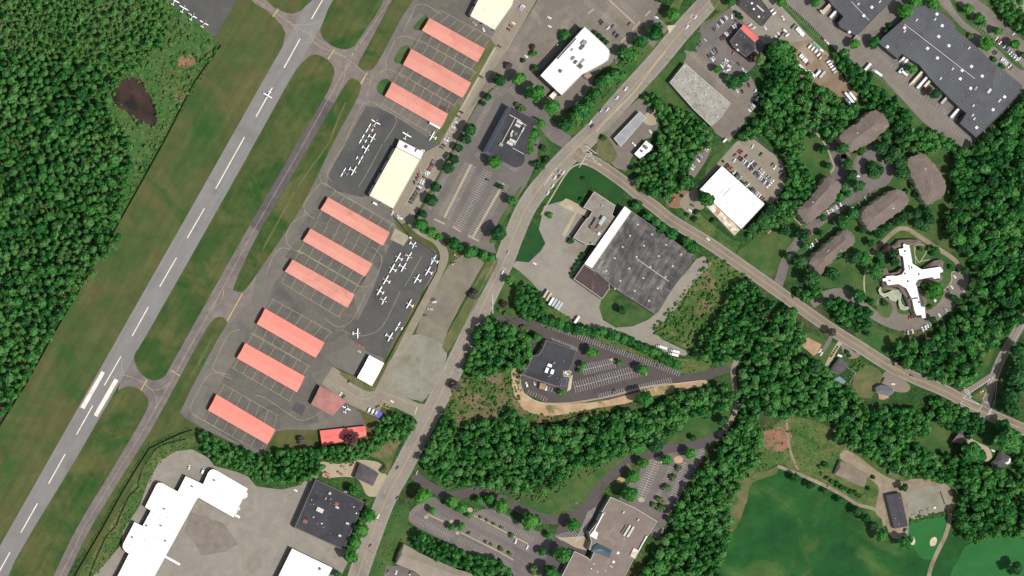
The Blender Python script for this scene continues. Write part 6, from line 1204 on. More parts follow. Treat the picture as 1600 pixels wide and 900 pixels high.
for x, y, d, L, cab, p, lab in (
    (1408, 110, WD, 6.5, False, 'w', 'short white trailer, northernmost at the notch of the slate warehouse'), (1411, 92, (-WD[0], -WD[1]), 8, True, 'w', 'white box truck, middle of three at the notch of the slate warehouse'), (1415.5, 95.5, (-WD[0], -WD[1]), 8, True, 'w', 'white box truck, southern one of three at the notch of the slate warehouse'),
    (1412.5, 113.5, (7, 5.5), 9, False, 'w', 'white trailer parked lengthwise beside the round tree'), (1371, 113.5, (-7, -5), 11.5, True, 'w', 'white box truck driving up the truck lane'), (1356, 104.5, WD, 9.5, False, 'w', 'white trailer at the wood edge of the truck lane'),
    (1432, 122, (-WD[0], -WD[1]), 19, True, 'c', 'long cream lorry with cab at the loading docks'), (1441, 129, (-WD[0], -WD[1]), 16, False, 'w', 'long white trailer beside the cream lorry at the docks'), (1449.5, 130, (-WD[0], -WD[1]), 10, False, 'c', 'short cream trailer beside a red cab at the docks'), (1493.5, 175, WD, 16, False, 'w', 'long white trailer at the southern docks of the slate warehouse'), (1475, 157, WD, 9, False, 's', 'open topped grey skip trailer at the southern docks'),
    (1302, 22, WD, 10, False, 'w', 'white trailer at the docks of the northern slate warehouse'),
    (1327, 152.5, (-8, -10), 14, False, 'w', 'long white trailer, western one of the pair at the end of the dirt yard'), (1332, 150, (-8, -10), 10, False, 'w', 'shorter white trailer, eastern one of the pair at the end of the dirt yard'), (1326, 159.5, (-8, -10), 9, False, 'w', 'small white trailer, outermost at the end of the dirt yard'),
    (1247, 99, (8, 8), 10.5, False, 'c', 'cream trailer at the west edge of the dirt yard'), (1260, 112, (9, 8), 15, False, 'w', 'long white trailer at the wood edge of the dirt yard'), (1269, 115.5, (9, 8), 11, True, 'w', 'white truck parked behind the long trailer in the dirt yard'), (1278, 114.5, (-5, 6), 8, False, 'w', 'white trailer, western one of the pair mid dirt yard'), (1285, 116.5, (-5, 6), 9, False, 's', 'silver trailer, eastern one of the pair mid dirt yard'),
    (1034.5, 542.5, (-9, -3), 11, True, 'w', 'white box truck, western one of three at the end of the factory loop'), (1054.5, 549, (-9, -2.4), 10, True, 'w', 'white box truck, northern one of the eastern pair at the factory loop'), (1053, 554, (-9, -2.4), 10, True, 'w', 'white box truck, southern one of the eastern pair at the factory loop'),
    (901.5, 499.5, (5, -7), 8.5, False, 'w', 'white trailer alone beside the hedge of the factory yard'),
    (853, 459, (5, -8), 10, False, 't', 'tan container, westernmost of the row in the factory yard'), (857.5, 463.5, (5, -8), 10, False, 't', 'tan container, second from the west in the factory yard'), (861.5, 471, (5, -8), 9, False, 'w', 'white trailer, first of the four pale ones in the factory yard'), (866.5, 473, (5, -8), 9, False, 's', 'pale silver trailer, second of the four pale ones in the factory yard'), (871, 476, (5, -8), 9.5, False, 's', 'pale silver trailer, third of the four pale ones in the factory yard'), (875, 478.5, (5, -8), 9.5, False, 's', 'pale silver trailer, easternmost of the row in the factory yard'),
    (270, 876, (9, 5), 19, True, 'w', 'long white lorry parked out from the huge white warehouse'), (383.5, 776, (7, -3.4), 6, True, 'w', 'white truck, northern one docked at the east end of the white warehouse'), (382.5, 772.5, (7, -3.4), 6, False, 'w', 'white trailer docked beside a truck at the white warehouse'), (372, 796, (6, -3), 6, True, 's', 'silver truck docked at the east end of the white warehouse'), (368, 801, (5, -4), 6, True, 'w', 'white truck, southern one docked at the east end of the white warehouse'), (371, 806.5, (6, 3), 5.5, False, 'w', 'white trailer at the south east corner of the white warehouse'),
    (842.5, 600.5, (7, 3), 0, False, 'w', '')):
    if L: lorry(x, y, d, L, lab, cab, p)

# ---- odd things
def junk(name, label, cat, x, y, d, boxes):
    "boxes: (part, material, cx, cy, z0, sx, sy, sz)"
    X_, Y_ = LIFT((x, y), 1); t = empty(name, (X_, Y_, ground_z(X_, Y_)), label, cat); t.rotation_euler = (0, 0, math.atan2(-d[1], d[0]))
    for nm, m, cx, cy, z0, sx, sy, sz in boxes:
        mb = MB(); mb.box(cx, cy, z0, sx, sy, sz, 0, 0, .92); mb.build(nm, m, t)
    return t
yl = PAINT['y'][1]; og = PAINT['o'][1]
def digger(x, y, d, lab, m):
    return junk('digger', lab, 'digger', x, y, d, [('track', m_tyre, 0, -.9, 0, 3, .5, .8), ('track', m_tyre, 0, .9, 0, 3, .5, .8), ('body', m, -.3, 0, .8, 2.4, 2.2, 1.1), ('cab', m_cglass, .4, .5, 1.9, 1.2, 1, 1.1), ('boom', m, 2.4, -.3, 1.2, 3.2, .4, .5), ('bucket', m_rust, 4.1, -.3, .2, .9, 1.1, 1)])
digger(707, 412.5, (7, -3), 'yellow digger at the corner of the gravel lot', yl); digger(711, 398, (6, 5), 'pale digger among rubble by the round trees', PAINT['t'][1]); digger(535, 729.5, (4, 3), 'orange digger beside the small brown house', og); digger(549, 728, (4, -4), 'orange loader nearest to the small brown house', og); digger(509, 738.5, (6, 2), 'pinkish loader behind the black roofed store', PAINT['r'][1])
junk('flatbed_trailer', 'dark brown flatbed trailer near the small brown house', 'trailer', 531.5, 739.5, (7, 4.4), [('bed', m_rust, 0, 0, .7, 7, 2.4, .3), ('chassis', m_tyre, 0, 0, .1, 5, 1.2, .55)])
junk('timber_frame', 'yellow timber frame beside the entry drive', 'frame', 602, 632, (8, 4), [('beam', yl, 0, 3, .4, 10, .4, .4), ('beam', yl, 0, -3, .4, 10, .4, .4), ('beam', yl, 5, 0, .4, .4, 6, .4), ('beam', yl, -5, 0, .4, .4, 6, .4), ('crate', m_wood, 1, 0, .3, 3, 3, 1)])
junk('tarpaulin', 'bright blue tarpaulin heap beside the white vans', 'tarpaulin', 592, 648, (6, 2), [('sheet', r_tar, 0, 0, .1, 6.4, 7.4, 1.7)])
junk('green_sheet', 'long pale green sheet covering stock in the contractor yard', 'cover', 1276, 70.5, (9, 8.5), [('sheet', PAINT['n'][1], 0, 0, .1, 12, 2.4, 1)])
junk('red_cab', 'faded red lorry cab beside the short cream trailer', 'truck', 1446, 138, (-5, 6), [('cab', PAINT['r'][1], 0, 0, .5, 5.5, 2.4, 2.2), ('chassis', m_tyre, 0, 0, .1, 5, 1.8, .4), ('windscreen', m_cglass, 2.0, 0, 2.7, .9, 2, .3)])
junk('lumber_stack', 'tan lumber stack beside the green sheet', 'lumber', 1286, 88, (5, 5), [('stack', m_wood, 0, 0, .1, 4, 2, 1), ('stack', m_wood, 3, 2.6, .1, 3, 2, .7)])
junk('skip', 'small open rusty skip north of the dull red hangar', 'skip', 563, 541, (8, 4.4), [('bin', m_rust, 0, 0, .1, 12, 3, .5), ('crate', m_wood, -2, 0, .6, 2, 1.5, .6), ('crate', m_wood, 2.4, .4, .6, 2, 1.2, .5)])
junk('rubble_heap', 'brown rubble heap at the west side of the dirt yard', 'heap', 1232, 76, (6, 6), [('stack', m_rust, 0, 0, .1, 5, 3, 1.2), ('stack', m_wood, 5, 1, .1, 4, 3, .9), ('stack', m_rust, -5, -1, .1, 3, 3, 1)])
junk('pallet_heap', 'pale broken pallets in the dirt storage yard', 'heap', 1440, 800, (8, -2), [('stack', m_wood, 0, 0, .1, 4, 3, .8), ('stack', m_wood, 8, 1, .1, 3, 3, .6), ('stack', m_wood, -9, -1, .1, 5, 2, .5), ('stack', PAINT['c'][1], 15, 1, .1, 3, 2.4, .8)])
junk('generator', 'pale generator beside the concrete pad on the aircraft ramp', 'generator', 641, 371.5, (2, -4), [('body', PAINT['w'][1], 0, 0, .4, 1.6, 2.6, 1.5), ('base', m_tyre, 0, 0, .05, 1.5, 2.2, .3)])
junk('picnic_table', 'wooden picnic table on the lawn inside the drive bend', 'table', 901, 786, (5, -2), [('table_top', m_wood, 0, 0, .7, 3, 1.2, .12), ('bench', m_wood, 0, 1.2, .4, 3, .5, .1), ('bench', m_wood, 0, -1.2, .4, 3, .5, .1), ('leg', m_wood, -1, 0, 0, .15, 2.4, .7), ('leg', m_wood, 1, 0, 0, .15, 2.4, .7)])
junk('barrier_gate', 'yellow barrier bar across the east drive of the brown flat roof', 'gate', 1022, 838, (8, 4), [('bar', yl, 0, 0, .9, 7, .35, .2), ('post', yl, -3.3, 0, 0, .3, .3, 1)])
junk('barrier_gate', 'yellow barrier bar across the winding drive at the wood', 'gate', 983, 728, (4, 5), [('bar', yl, 0, 0, .9, 7, .4, .2), ('post', yl, -3.3, 0, 0, .3, .3, 1)])
junk('garden_statue', 'small red and white planter group on the triangular traffic island', 'planter', 1533, 613, (3, 5), [('planter', PAINT['o'][1], 0, 0, .1, 3, 1.6, .5), ('planter', PAINT['w'][1], 0, 2.4, .1, 1.4, 1.4, .5)])

# ================================================================== AIRCRAFT
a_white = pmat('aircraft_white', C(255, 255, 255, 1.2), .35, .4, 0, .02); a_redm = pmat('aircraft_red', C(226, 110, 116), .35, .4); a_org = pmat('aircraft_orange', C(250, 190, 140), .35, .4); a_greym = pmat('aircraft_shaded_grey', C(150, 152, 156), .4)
def ell(x, ry, rz, zc, n=8): return [(x, ry * math.cos(t), zc + rz * math.sin(t)) for t in (2 * math.pi * i / n for i in range(n))]
def plane(x, y, nose, label, kind='high', span=10.9, tail=None, accent=None, fus=None, group='light aircraft parked on the ramps', z=.36, wingm=None):
    "x,y map point of the wing centre, nose heading in map units"
    X_, Y_ = LIFT((x, y), 2.3); t = empty('light_aircraft', (X_, Y_, ground_z(X_, Y_)), label, 'aircraft', group); t.rotation_euler = (0, 0, math.atan2(-nose[1], nose[0]))
    f = fus or a_white
    mb = MB(); mb.loft([ell(-5.2, .12, .18, 1.55), ell(-3.2, .32, .42, 1.4), ell(-1.4, .55, .7, 1.3), ell(.6, .58, .75, 1.3), ell(1.6, .52, .55, 1.2), ell(2.7, .36, .38, 1.2), ell(2.95, .16, .18, 1.2)]); mb.build('fuselage', f, t, True)
    zw = 2.05 if kind == 'high' else .85
    mb = MB(); ws = span / 2; cr = .84
    for s_ in (-1, 1):
        sec = []
        for yy, cc, dz in ((.0 if kind == 'high' else .4, cr, 0), (ws * .55, cr, .06), (ws * .97, cr * .72, .12), (ws, cr * .5, .13)):
            sec.append([(.55 + cc - .84, s_ * yy, zw + dz), (.55 - cc * .2, s_ * yy, zw + dz + .13), (.55 - cc - .25, s_ * yy, zw + dz + .04), (.55 - cc * .2, s_ * yy, zw + dz - .06)])
        mb.loft(sec)
    mb.build('wing', wingm or a_white, t)
    mb = MB()
    for s_ in (-1, 1): mb.loft([[(-4.2, 0, 1.58), (-4.6, 0, 1.64), (-5.3, 0, 1.6), (-4.6, 0, 1.54)], [(-4.45, s_ * 1.7, 1.58), (-4.7, s_ * 1.7, 1.62), (-5.2, s_ * 1.7, 1.6), (-4.7, s_ * 1.7, 1.56)]])
    mb.build('tailplane', tail or a_white, t)
    mb = MB(); mb.loft([[(-3.9, -.05, 1.6), (-3.9, .05, 1.6), (-5.2, .05, 1.6), (-5.2, -.05, 1.6)], [(-4.9, -.04, 2.8), (-4.9, .04, 2.8), (-5.5, .04, 2.8), (-5.5, -.04, 2.8)]]); mb.build('fin', tail or a_white, t)
    mb = MB(); mb.loft([[(1.65, -.45, 1.6), (1.65, .45, 1.6), (1.65, .45, 1.7), (1.65, -.45, 1.7)], [(1.0, -.5, 1.6), (1.0, .5, 1.6), (1.0, .44, 2.06), (1.0, -.44, 2.06)], [(-.6, -.48, 1.6), (-.6, .48, 1.6), (-.6, .42, 2.08), (-.6, -.42, 2.08)], [(-1.5, -.3, 1.6), (-1.5, .3, 1.6), (-1.5, .3, 1.72), (-1.5, -.3, 1.72)]]); mb.build('cockpit_window', m_cglass, t)
    mb = MB(); mb.box(3.0, 0, 1.14, .06, 1.9, .14); pr = mb.build('propeller', a_greym, t)
    mb = MB(); mb.cyl((2.9, 0, 1.2), (3.25, 0, 1.2), .18, .03, 8); mb.build('spinner', accent or a_white, pr)
    for px_, py_ in ((2.1, 0), (.1, -1.2), (.1, 1.2)):
        mb = MB(); mb.cyl((px_, py_ - .09, .24), (px_, py_ + .09, .24), .24, seg=10); mb.cyl((px_, py_, .3), (px_ - .1, py_ * .35, 1.0), .06, seg=5); mb.build('wheel', m_tyre, t)
    if kind == 'high':
        for s_ in (-1, 1):
            mb = MB(); mb.cyl((.5, s_ * .5, .9), (.4, s_ * 2.6, zw + .05), .06, seg=5); mb.build('wing_strut', a_white, t)
    if kind == 'twin':
        for s_ in (-1, 1):
            mb = MB(); mb.loft([ell(-.6, .2, .2, .98), ell(.4, .36, .34, 1.0), ell(1.7, .3, .3, 1.0), ell(1.9, .1, .1, 1.0)]); [v for v in mb.v]; mb.v = [(a, b + s_ * 1.9, c) for a, b, c in mb.v]; mb.build('engine', f, t)
    return t
NW = (-8.7, -5); SE = (8.7, 5); NE = (5, -8.7); SWD = (-5, 8.7)
def Q7(x, y): return (560 + x / 7.5, 370 + y / 7.5)
def Q8(x, y): return (520 + x / 8.89, 170 + y / 8.89)
def QT(x, y): return (250 + x / 16, y / 16)
for p, nose, lab, kw in (
    (Q7(657, 97), SE, 'small white light aircraft, northernmost on the southern ramp by the concrete pad', dict(kind='low', span=8)),
    (Q7(467, 240), NW, 'white high wing aircraft, northernmost of the western line on the southern ramp', {}),
    (Q7(600, 232), SE, 'white aircraft with red tail, north end of the inner line, southern ramp', dict(kind='low', tail=a_redm, accent=a_redm)),
    (Q7(530, 357), SE, 'white high wing aircraft just south of the red tailed one, southern ramp', {}),
    (Q7(395, 370), NW, 'white high wing aircraft, second of the western line on the southern ramp', {}),
    (Q7(322, 505), NW, 'white high wing aircraft, third of the western line on the southern ramp', {}),
    (Q7(248, 632), NW, 'white high wing aircraft, fourth of the western line on the southern ramp', {}),
    (Q7(305, 747), SE, 'white aircraft with pink tail, southernmost of the western line, southern ramp', dict(kind='low', tail=a_redm, span=10)),
    (Q7(885, 270), NW, 'white twin engined aircraft at the north east corner of the southern ramp', dict(kind='twin', span=11.5)),
    (Q7(816, 400), NW, 'white high wing aircraft, second of the eastern line on the southern ramp', {}),
    (Q7(685, 490), NW, 'white high wing aircraft beside the yellow line mid southern ramp', {}),
    (Q7(594, 787), NW, 'white high wing aircraft alone at the east edge of the southern ramp', {}),
    ((559, 520.8), (9, 0), 'white high wing aircraft facing east on the southern apron', {}),
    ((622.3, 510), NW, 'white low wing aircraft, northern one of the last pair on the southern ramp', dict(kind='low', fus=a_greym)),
    ((610, 526.5), SE, 'white high wing aircraft, southernmost of all on the southern ramp', {}),
    (Q8(604, 184), NE, 'white aircraft with tan tail at the north tip of the northern ramp', dict(kind='low', tail=a_org)),
    (Q8(500, 266), (-8.7, -5), 'white aircraft with red nose in the western line of the northern ramp', dict(kind='low', fus=a_redm, accent=a_redm)),
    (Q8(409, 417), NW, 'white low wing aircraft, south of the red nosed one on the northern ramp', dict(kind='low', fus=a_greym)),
    (Q8(558, 405), SE, 'white high wing aircraft, northernmost of the eastern line on the northern ramp', {}),
    (Q8(472, 558), SE, 'white high wing aircraft, second of the eastern line on the northern ramp', {}),
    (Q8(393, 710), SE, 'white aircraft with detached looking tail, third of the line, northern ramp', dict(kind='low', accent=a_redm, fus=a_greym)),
    ((553, 267), SE, 'white high wing aircraft at the south end of the line, northern ramp', {}),
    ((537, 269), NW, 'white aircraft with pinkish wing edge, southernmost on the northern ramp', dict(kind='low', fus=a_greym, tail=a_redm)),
    (Q8(1030, 360), NE, 'white high wing aircraft facing the third pink hangar, north of the white annexe', {}),
    (Q8(1380, 378), NW, 'white high wing aircraft beside the grass verge at the car park', {}),
    (QT(375, 10), NE, 'white high wing aircraft, northernmost on the west ramp by the marsh', {}),
    (QT(600, 197), NE, 'white high wing aircraft, second on the west ramp by the marsh', {}),
    (QT(825, 390), NE, 'white high wing aircraft, third on the west ramp by the marsh', dict(kind='low')),
    (QT(1110, 568), NE, 'white and orange twin aircraft at the corner of the west ramp', dict(kind='twin', fus=a_org, span=10.5)),
    ((418.4, 149.2), SWD, 'white high wing aircraft rolling on the runway centre line', {}),
    ((542, 638), (4, -8), 'white twin plane beside the dull red hangar', dict(kind='twin', span=9.5))):
    plane(p[0], p[1], nose, lab, **kw)

# ---- poles, fences
m_pole = pmat('weathered_pole_wood', C(120, 104, 90), .9)
def pole(x, y, label, h=10, arm=True, nm='utility_pole', group='wooden poles along the roads', am=0.6):
    X_, Y_ = W((x, y)); t = empty(nm, (X_, Y_, ground_z(X_, Y_)), label, 'pole', group)
    mb = MB(); mb.cyl((0, 0, 0), (0, 0, h), .17, .11, 7); mb.build('post', m_pole if nm == 'utility_pole' else m_unitg, t)
    if arm:
        mb = MB(); mb.box(0, 0, h - .9, 2.6, .14, .16, am); mb.build('crossarm' if nm == 'utility_pole' else 'lamp_head', m_pole if nm == 'utility_pole' else m_unitg, t)
for i, (x, y) in enumerate(((1111, 15), (1071, 60), (1043, 94), (1009, 132), (973, 173), (913, 226), (822, 355), (770, 478), (752, 510), (716, 583), (690, 640), (617, 722), (588, 812), (578, 862), (975, 270), (1140, 400), (1085, 380), (1197, 460), (1340, 556), (1560, 548))):
    pole(x, y, 'slim wooden utility pole, %s from the north end of %s' % (ordw(i) if i < 14 else ordw(i - 14), 'the main road line' if i < 14 else 'the side road line'))
def Lp(): pass
for i, (x, y) in enumerate(((827, 21), (797, 73), (765, 130), (722, 218), (711, 262), (884, 574), (930, 590), (976, 599), (918, 553), (872, 566), (1002, 566), (845, 625))):
    pole(x, y, 'grey steel lamp post, %s from the %s of the %s' % (ordw(i) if i < 5 else ordw(i - 5), 'north end' if i < 5 else 'first listed', 'hangar road') if i < 5 else 'thin grey lamp post among the crisp stalls of the fresh car park', 8, True, 'lamp_post', 'grey lamp posts', 1.0)
def fence(name, label, pts, h, m, cat='fence', hw=.06, posts=True, step=12):
    w = [W(p) for p in pts]; c = w[0]; t = empty(name, (c[0], c[1], 0), label, cat)
    mb = MB()
    l = [(x - c[0], y - c[1]) for x, y in w]
    for a, b in zip(l, l[1:]):
        d = Vector(b) - Vector(a); mb.box((a[0] + b[0]) / 2, (a[1] + b[1]) / 2, .05, d.length, hw * 2, h, math.atan2(d.y, d.x))
    mb.build('panel', m, t)
    if posts:
        for a, b in zip(l, l[1:]):
            d = Vector(b) - Vector(a); n = max(1, int(d.length / step))
            for i in range(n):
                p = Vector(a) + d * (i / n); mb = MB(); mb.box(p.x, p.y, 0, .16, .16, h + .25, math.atan2(d.y, d.x)); mb.build('post', m_unitd, t)
    return t
m_fence = pmat('fence_wire_dark', C(70, 78, 58), .8); m_wallc = pmat('retaining_wall_concrete', C(214, 196, 172), .8)
fence('perimeter_fence', 'long overgrown dark fence between runway grass and the western wood', P('345,71 302,131 257,220 215,296 174,369 130,443 85,520 41,600 -6,674'), 2.4, m_fence, step=24)
fence('perimeter_fence', 'dark fence along the weedy stream bank in the south west', P('300,672 283,677 258,689 233,701 212,734 192,767 156,832 118,897 110,912'), 2.4, m_fence, step=20)
fence('apron_fence', 'thin dark fence along the east side of the aircraft ramp', P('616,338 640,370 670,388 686,403 682,424 664,456 640,500 622,530 602,568'), 1.6, m_fence, step=14)
fence('apron_fence', 'thin dark fence between the pale car park and the twin plane', P('519,572 556,589'), 1.6, m_fence, step=10)
fence('apron_fence', 'thin brown fence behind the three white vans', P('540,629 561,642 582,652'), 1.6, m_rust, step=10)
fence('retaining_wall', 'thin pale retaining wall along the sandy bank of the fresh car park', P('811,590 813,602 818,614 836,627 853,632 880,631 915,627 960,618 1000,607 1040,601 1098,594'), 1.0, m_wallc, 'wall', .25, False)
fence('yard_wall', 'dark screen wall above the white store car park', P('1170,210 1205,238'), 3.5, w_dark, 'wall', .2, False)
fence('yard_wall', 'low wall beside the rubble in the contractor yard', P('1224,50 1212,63'), 2.6, w_brown, 'wall', .2, False)
fence('garden_fence', 'white garden fence behind the grey roofed house', P('1320,572 1336,582 1322,606'), 1.2, w_white, 'fence', .08, False)
fence('factory_fence', 'thin white fence line between factory yard trailers', P('878,477 900,494'), 1.2, w_white, 'fence', .1, False)
fence('yard_beam', 'dark straight retaining edge in the dirt storage yard', P('1469,768 1476,788'), 1.2, m_rust, 'wall', .25, False)
# ================================================================== TREES
def leafmat(name, dark, mid_, light, tr=.5):
    m, nt, b = base_mat(name, .65, .2)
    at = nd(nt, 'ShaderNodeAttribute'); at.attribute_name = 'tint'
    oi = nd(nt, 'ShaderNodeObjectInfo')
    a1 = nd(nt, 'ShaderNodeMath', operation='MULTIPLY_ADD'); nt.links.new(oi.outputs['Random'], a1.inputs[0]); a1.inputs[1].default_value = .34
    nt.links.new(at.outputs['Fac'], a1.inputs[2])
    cr = nd(nt, 'ShaderNodeValToRGB'); nt.links.new(a1.outputs[0], cr.inputs[0])
    e = cr.color_ramp.elements; e[0].position = .15; e[0].color = dark; e[1].position = .85; e[1].color = light
    k = e.new(.5); k.color = mid_; k = e.new(1.12); k.color = tuple(light[i] * (1.22, .98, 1.3)[i] for i in range(3)) + (1,)
    nt.links.new(cr.outputs[0], b.inputs['Base Color'])
    t = nd(nt, 'ShaderNodeBsdfTranslucent'); nt.links.new(cr.outputs[0], t.inputs['Color'])
    mx = nd(nt, 'ShaderNodeMixShader'); mx.inputs[0].default_value = .3
    nt.links.new(b.outputs[0], mx.inputs[1]); nt.links.new(t.outputs[0], mx.inputs[2])
    nt.links.new(mx.outputs[0], nt.nodes['Material Output'].inputs['Surface'])
    return m
TF = 1.72
LEAF = {'wood': leafmat('woodland_leaves', C(21, 66, 29, TF), C(40, 99, 42, TF), C(74, 128, 58, TF)),
        'lush': leafmat('lush_leaves', C(36, 92, 32, TF), C(54, 118, 42, TF), C(84, 140, 58, TF)),
        'dark': leafmat('dark_leaves', C(26, 62, 32, TF), C(38, 82, 40, TF), C(58, 102, 50, TF)),
        'olive': leafmat('olive_leaves', C(62, 96, 50, TF), C(86, 116, 64, TF), C(116, 136, 88, TF)),
        'purple': leafmat('purple_leaves', C(60, 34, 42, TF), C(78, 46, 54, TF), C(100, 66, 70, TF)),
        'bare': leafmat('grey_twigs', C(70, 66, 62, TF), C(88, 80, 74, TF), C(104, 98, 88, TF)),
        'marsh': leafmat('marsh_leaves', C(38, 88, 38, TF), C(62, 112, 48, TF), C(92, 128, 64, TF))}
m_bark = pmat('tree_bark', C(96, 80, 66), .95)
def crown_arrays(seed, nleaf, kind='round', core=True):
    "unit crown: radius about 1, base at z=0; returns verts, faces (quads as 4 loops), tint"
    r = np.random.default_rng(seed)
    nl = {'round': 11, 'oak': 16, 'tall': 9, 'bush': 5}[kind]
    ht = {'round': 1.35, 'oak': 1.25, 'tall': 2.0, 'bush': .95}[kind]
    # lobes
    c = []
    for i in range(nl):
        a = 2.39996 * i + r.uniform(-.4, .4); u = (i + .5) / nl
        rad = math.sqrt(u) * .68; z = ht * (.42 + .42 * (1 - u ** 1.2)) + r.uniform(-.08, .08) * ht
        c.append((math.cos(a) * rad * r.uniform(.8, 1.12), math.sin(a) * rad * r.uniform(.8, 1.12), z, r.uniform(.27, .42) * (1.12 if kind != 'oak' else .95)))
    c = np.array(c); c[:, 0] += r.uniform(-.12, .12); c[:, 1] *= r.uniform(.8, 1.05)
    li = r.integers(0, nl, nleaf)
    d = r.normal(size=(nleaf, 3)); d[:, 2] = np.abs(d[:, 2]) * .95 - .25
    d /= np.linalg.norm(d, axis=1)[:, None]
    rr = c[li, 3] * r.uniform(.82, 1.14, nleaf)
    p = c[li, :3] + d * rr[:, None]
    p[:, 2] = np.maximum(p[:, 2], .12)
    cn = p - np.array([0, 0, ht * .3]); cn /= np.linalg.norm(cn, axis=1)[:, None]
    nrm = d * .5 + cn * .6 + r.normal(size=(nleaf, 3)) * .36; nrm /= np.linalg.norm(nrm, axis=1)[:, None]
    t = np.cross(nrm, r.normal(size=(nleaf, 3))); t /= np.linalg.norm(t, axis=1)[:, None]
    b = np.cross(nrm, t)
    s = r.uniform(.10, .19, nleaf)[:, None] * (1.25 if nleaf < 220 else 1.0)
    q = np.stack([p - t * s - b * s * .7, p + t * s * .9 - b * s, p + t * s + b * s * .8, p - t * s * .8 + b * s], 1)
    lobe_t = r.uniform(-.13, .13, nl)
    tint = np.repeat((lobe_t[li] + r.uniform(-.16, .14, nleaf))[:, None], 4, 1).ravel()
    V = [q.reshape(-1, 3)]; F = [np.arange(nleaf * 4).reshape(-1, 4)]; TT = [tint]
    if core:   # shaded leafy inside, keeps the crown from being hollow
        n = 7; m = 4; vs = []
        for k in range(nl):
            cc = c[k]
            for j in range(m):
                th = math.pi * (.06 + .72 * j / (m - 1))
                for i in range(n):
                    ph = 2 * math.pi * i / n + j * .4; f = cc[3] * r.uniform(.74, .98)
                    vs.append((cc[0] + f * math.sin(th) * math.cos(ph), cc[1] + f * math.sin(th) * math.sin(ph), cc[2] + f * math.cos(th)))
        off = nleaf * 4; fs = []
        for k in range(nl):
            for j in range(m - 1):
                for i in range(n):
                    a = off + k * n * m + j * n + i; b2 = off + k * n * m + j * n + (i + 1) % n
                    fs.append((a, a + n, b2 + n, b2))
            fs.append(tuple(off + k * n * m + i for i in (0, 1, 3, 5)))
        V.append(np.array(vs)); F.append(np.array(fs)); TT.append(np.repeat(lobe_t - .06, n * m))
    return np.concatenate(V), np.concatenate(F), np.concatenate(TT)
def mesh_np(name, V, F, tint, mat):
    me = bpy.data.meshes.new(name); nv, nf = len(V), len(F)
    me.vertices.add(nv); me.vertices.foreach_set('co', V.astype(np.float32).ravel())
    me.loops.add(nf * 4); me.loops.foreach_set('vertex_index', F.astype(np.int32).ravel())
    me.polygons.add(nf); me.polygons.foreach_set('loop_start', np.arange(0, nf * 4, 4, dtype=np.int32))
    try: me.polygons.foreach_set('loop_total', np.full(nf, 4, dtype=np.int32))
    except Exception: pass
    a = me.attributes.new('tint', 'FLOAT', 'POINT'); a.data.foreach_set('value', tint.astype(np.float32))
    me.materials.append(mat); me.update(calc_edges=True); me.validate(clean_customdata=False)
    return me
CROWN = {}
def crown_mesh(kind, v):
    k = (kind, v)
    if k not in CROWN:
        V, F, t = crown_arrays(100 + v * 7 + len(kind) * 31, {'round': 380, 'oak': 520, 'tall': 380, 'bush': 150}[kind], kind)
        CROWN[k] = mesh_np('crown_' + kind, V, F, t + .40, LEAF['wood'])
    return CROWN[k]
TRUNK = {}
def trunk_mesh(kind):
    if kind not in TRUNK:
        mb = MB(); zt = {'round': .7, 'oak': .7, 'tall': 1.0, 'bush': .4}[kind]
        mb.cyl((0, 0, -.75), (0, 0, zt * .5), .085, .055, 7); mb.cyl((0, 0, zt * .5), (.03, .02, zt * 1.1), .055, .02, 6)
        for i in range(5):
            a = i * 1.26; mb.cyl((0, 0, zt * (.25 + .1 * i)), (math.cos(a) * .5, math.sin(a) * .5, zt * (.7 + .09 * i)), .035, .012, 5)
        me = bpy.data.meshes.new('trunk'); me.from_pydata(mb.v, [], mb.f); me.materials.append(m_bark); TRUNK[kind] = me
    return TRUNK[kind]
NT = [0]
def tree(x, y, rm, look, label, group=None, kind=None, cat='tree', name=None):
    "x,y map point of the crown's middle, rm crown radius in metres"
    kind = kind or random.choice(('round', 'round', 'oak'))
    bush = kind == 'bush'
    hs = .12 if bush else .75                       # trunk clearance in crown radii
    topz = rm * (hs + {'round': 1.3, 'oak': 1.2, 'tall': 1.9, 'bush': .9}[kind])
    X_, Y_ = LIFT((x, y), topz * .62)
    t = empty(name or {'bush': 'shrub', 'tall': 'conifer'}.get(kind, 'tree'), (X_, Y_, ground_z(X_, Y_)), label, cat, group)
    t.scale = (rm, rm, rm * random.uniform(.92, 1.08)); t.rotation_euler = (0, 0, random.uniform(0, 6.28))
    cm = crown_mesh(kind, random.randrange(5 if kind != 'bush' else 3))
    c = bpy.data.objects.new('crown', cm); COL.objects.link(c); c.parent = t; c.location = (0, 0, hs)
    c.material_slots[0].link = 'OBJECT'; c.material_slots[0].material = LEAF[look]
    if not bush:
        tr = bpy.data.objects.new('trunk', trunk_mesh(kind)); COL.objects.link(tr); tr.parent = t; tr.location = (0, 0, .75)
    NT[0] += 1
    return t
def trees(desc, look, lst, kind=None, noun='tree', end=None, cat=None, group=None):
    "hand surveyed trees, listed from one end"
    n = len(lst)
    adj = {'wood': 'green', 'lush': 'bright green', 'dark': 'dark green', 'olive': 'pale olive', 'purple': 'purple leaved', 'bare': 'grey twiggy', 'marsh': 'green'}[look]
    e = end or (endof(lst[0], lst[-1]) if n > 1 else '')
    for i, (x, y, r) in enumerate(lst):
        lab = '%s %s %s' % (adj, noun, desc) if n == 1 else '%s %s, %s from %s %s' % (adj, noun, ordw(i), e, desc)
        tree(x, y, r * S, look, lab, group or ('%ss %s' % (noun, desc) if n > 1 else None), kind, cat or ('shrub' if kind == 'bush' else 'tree'))
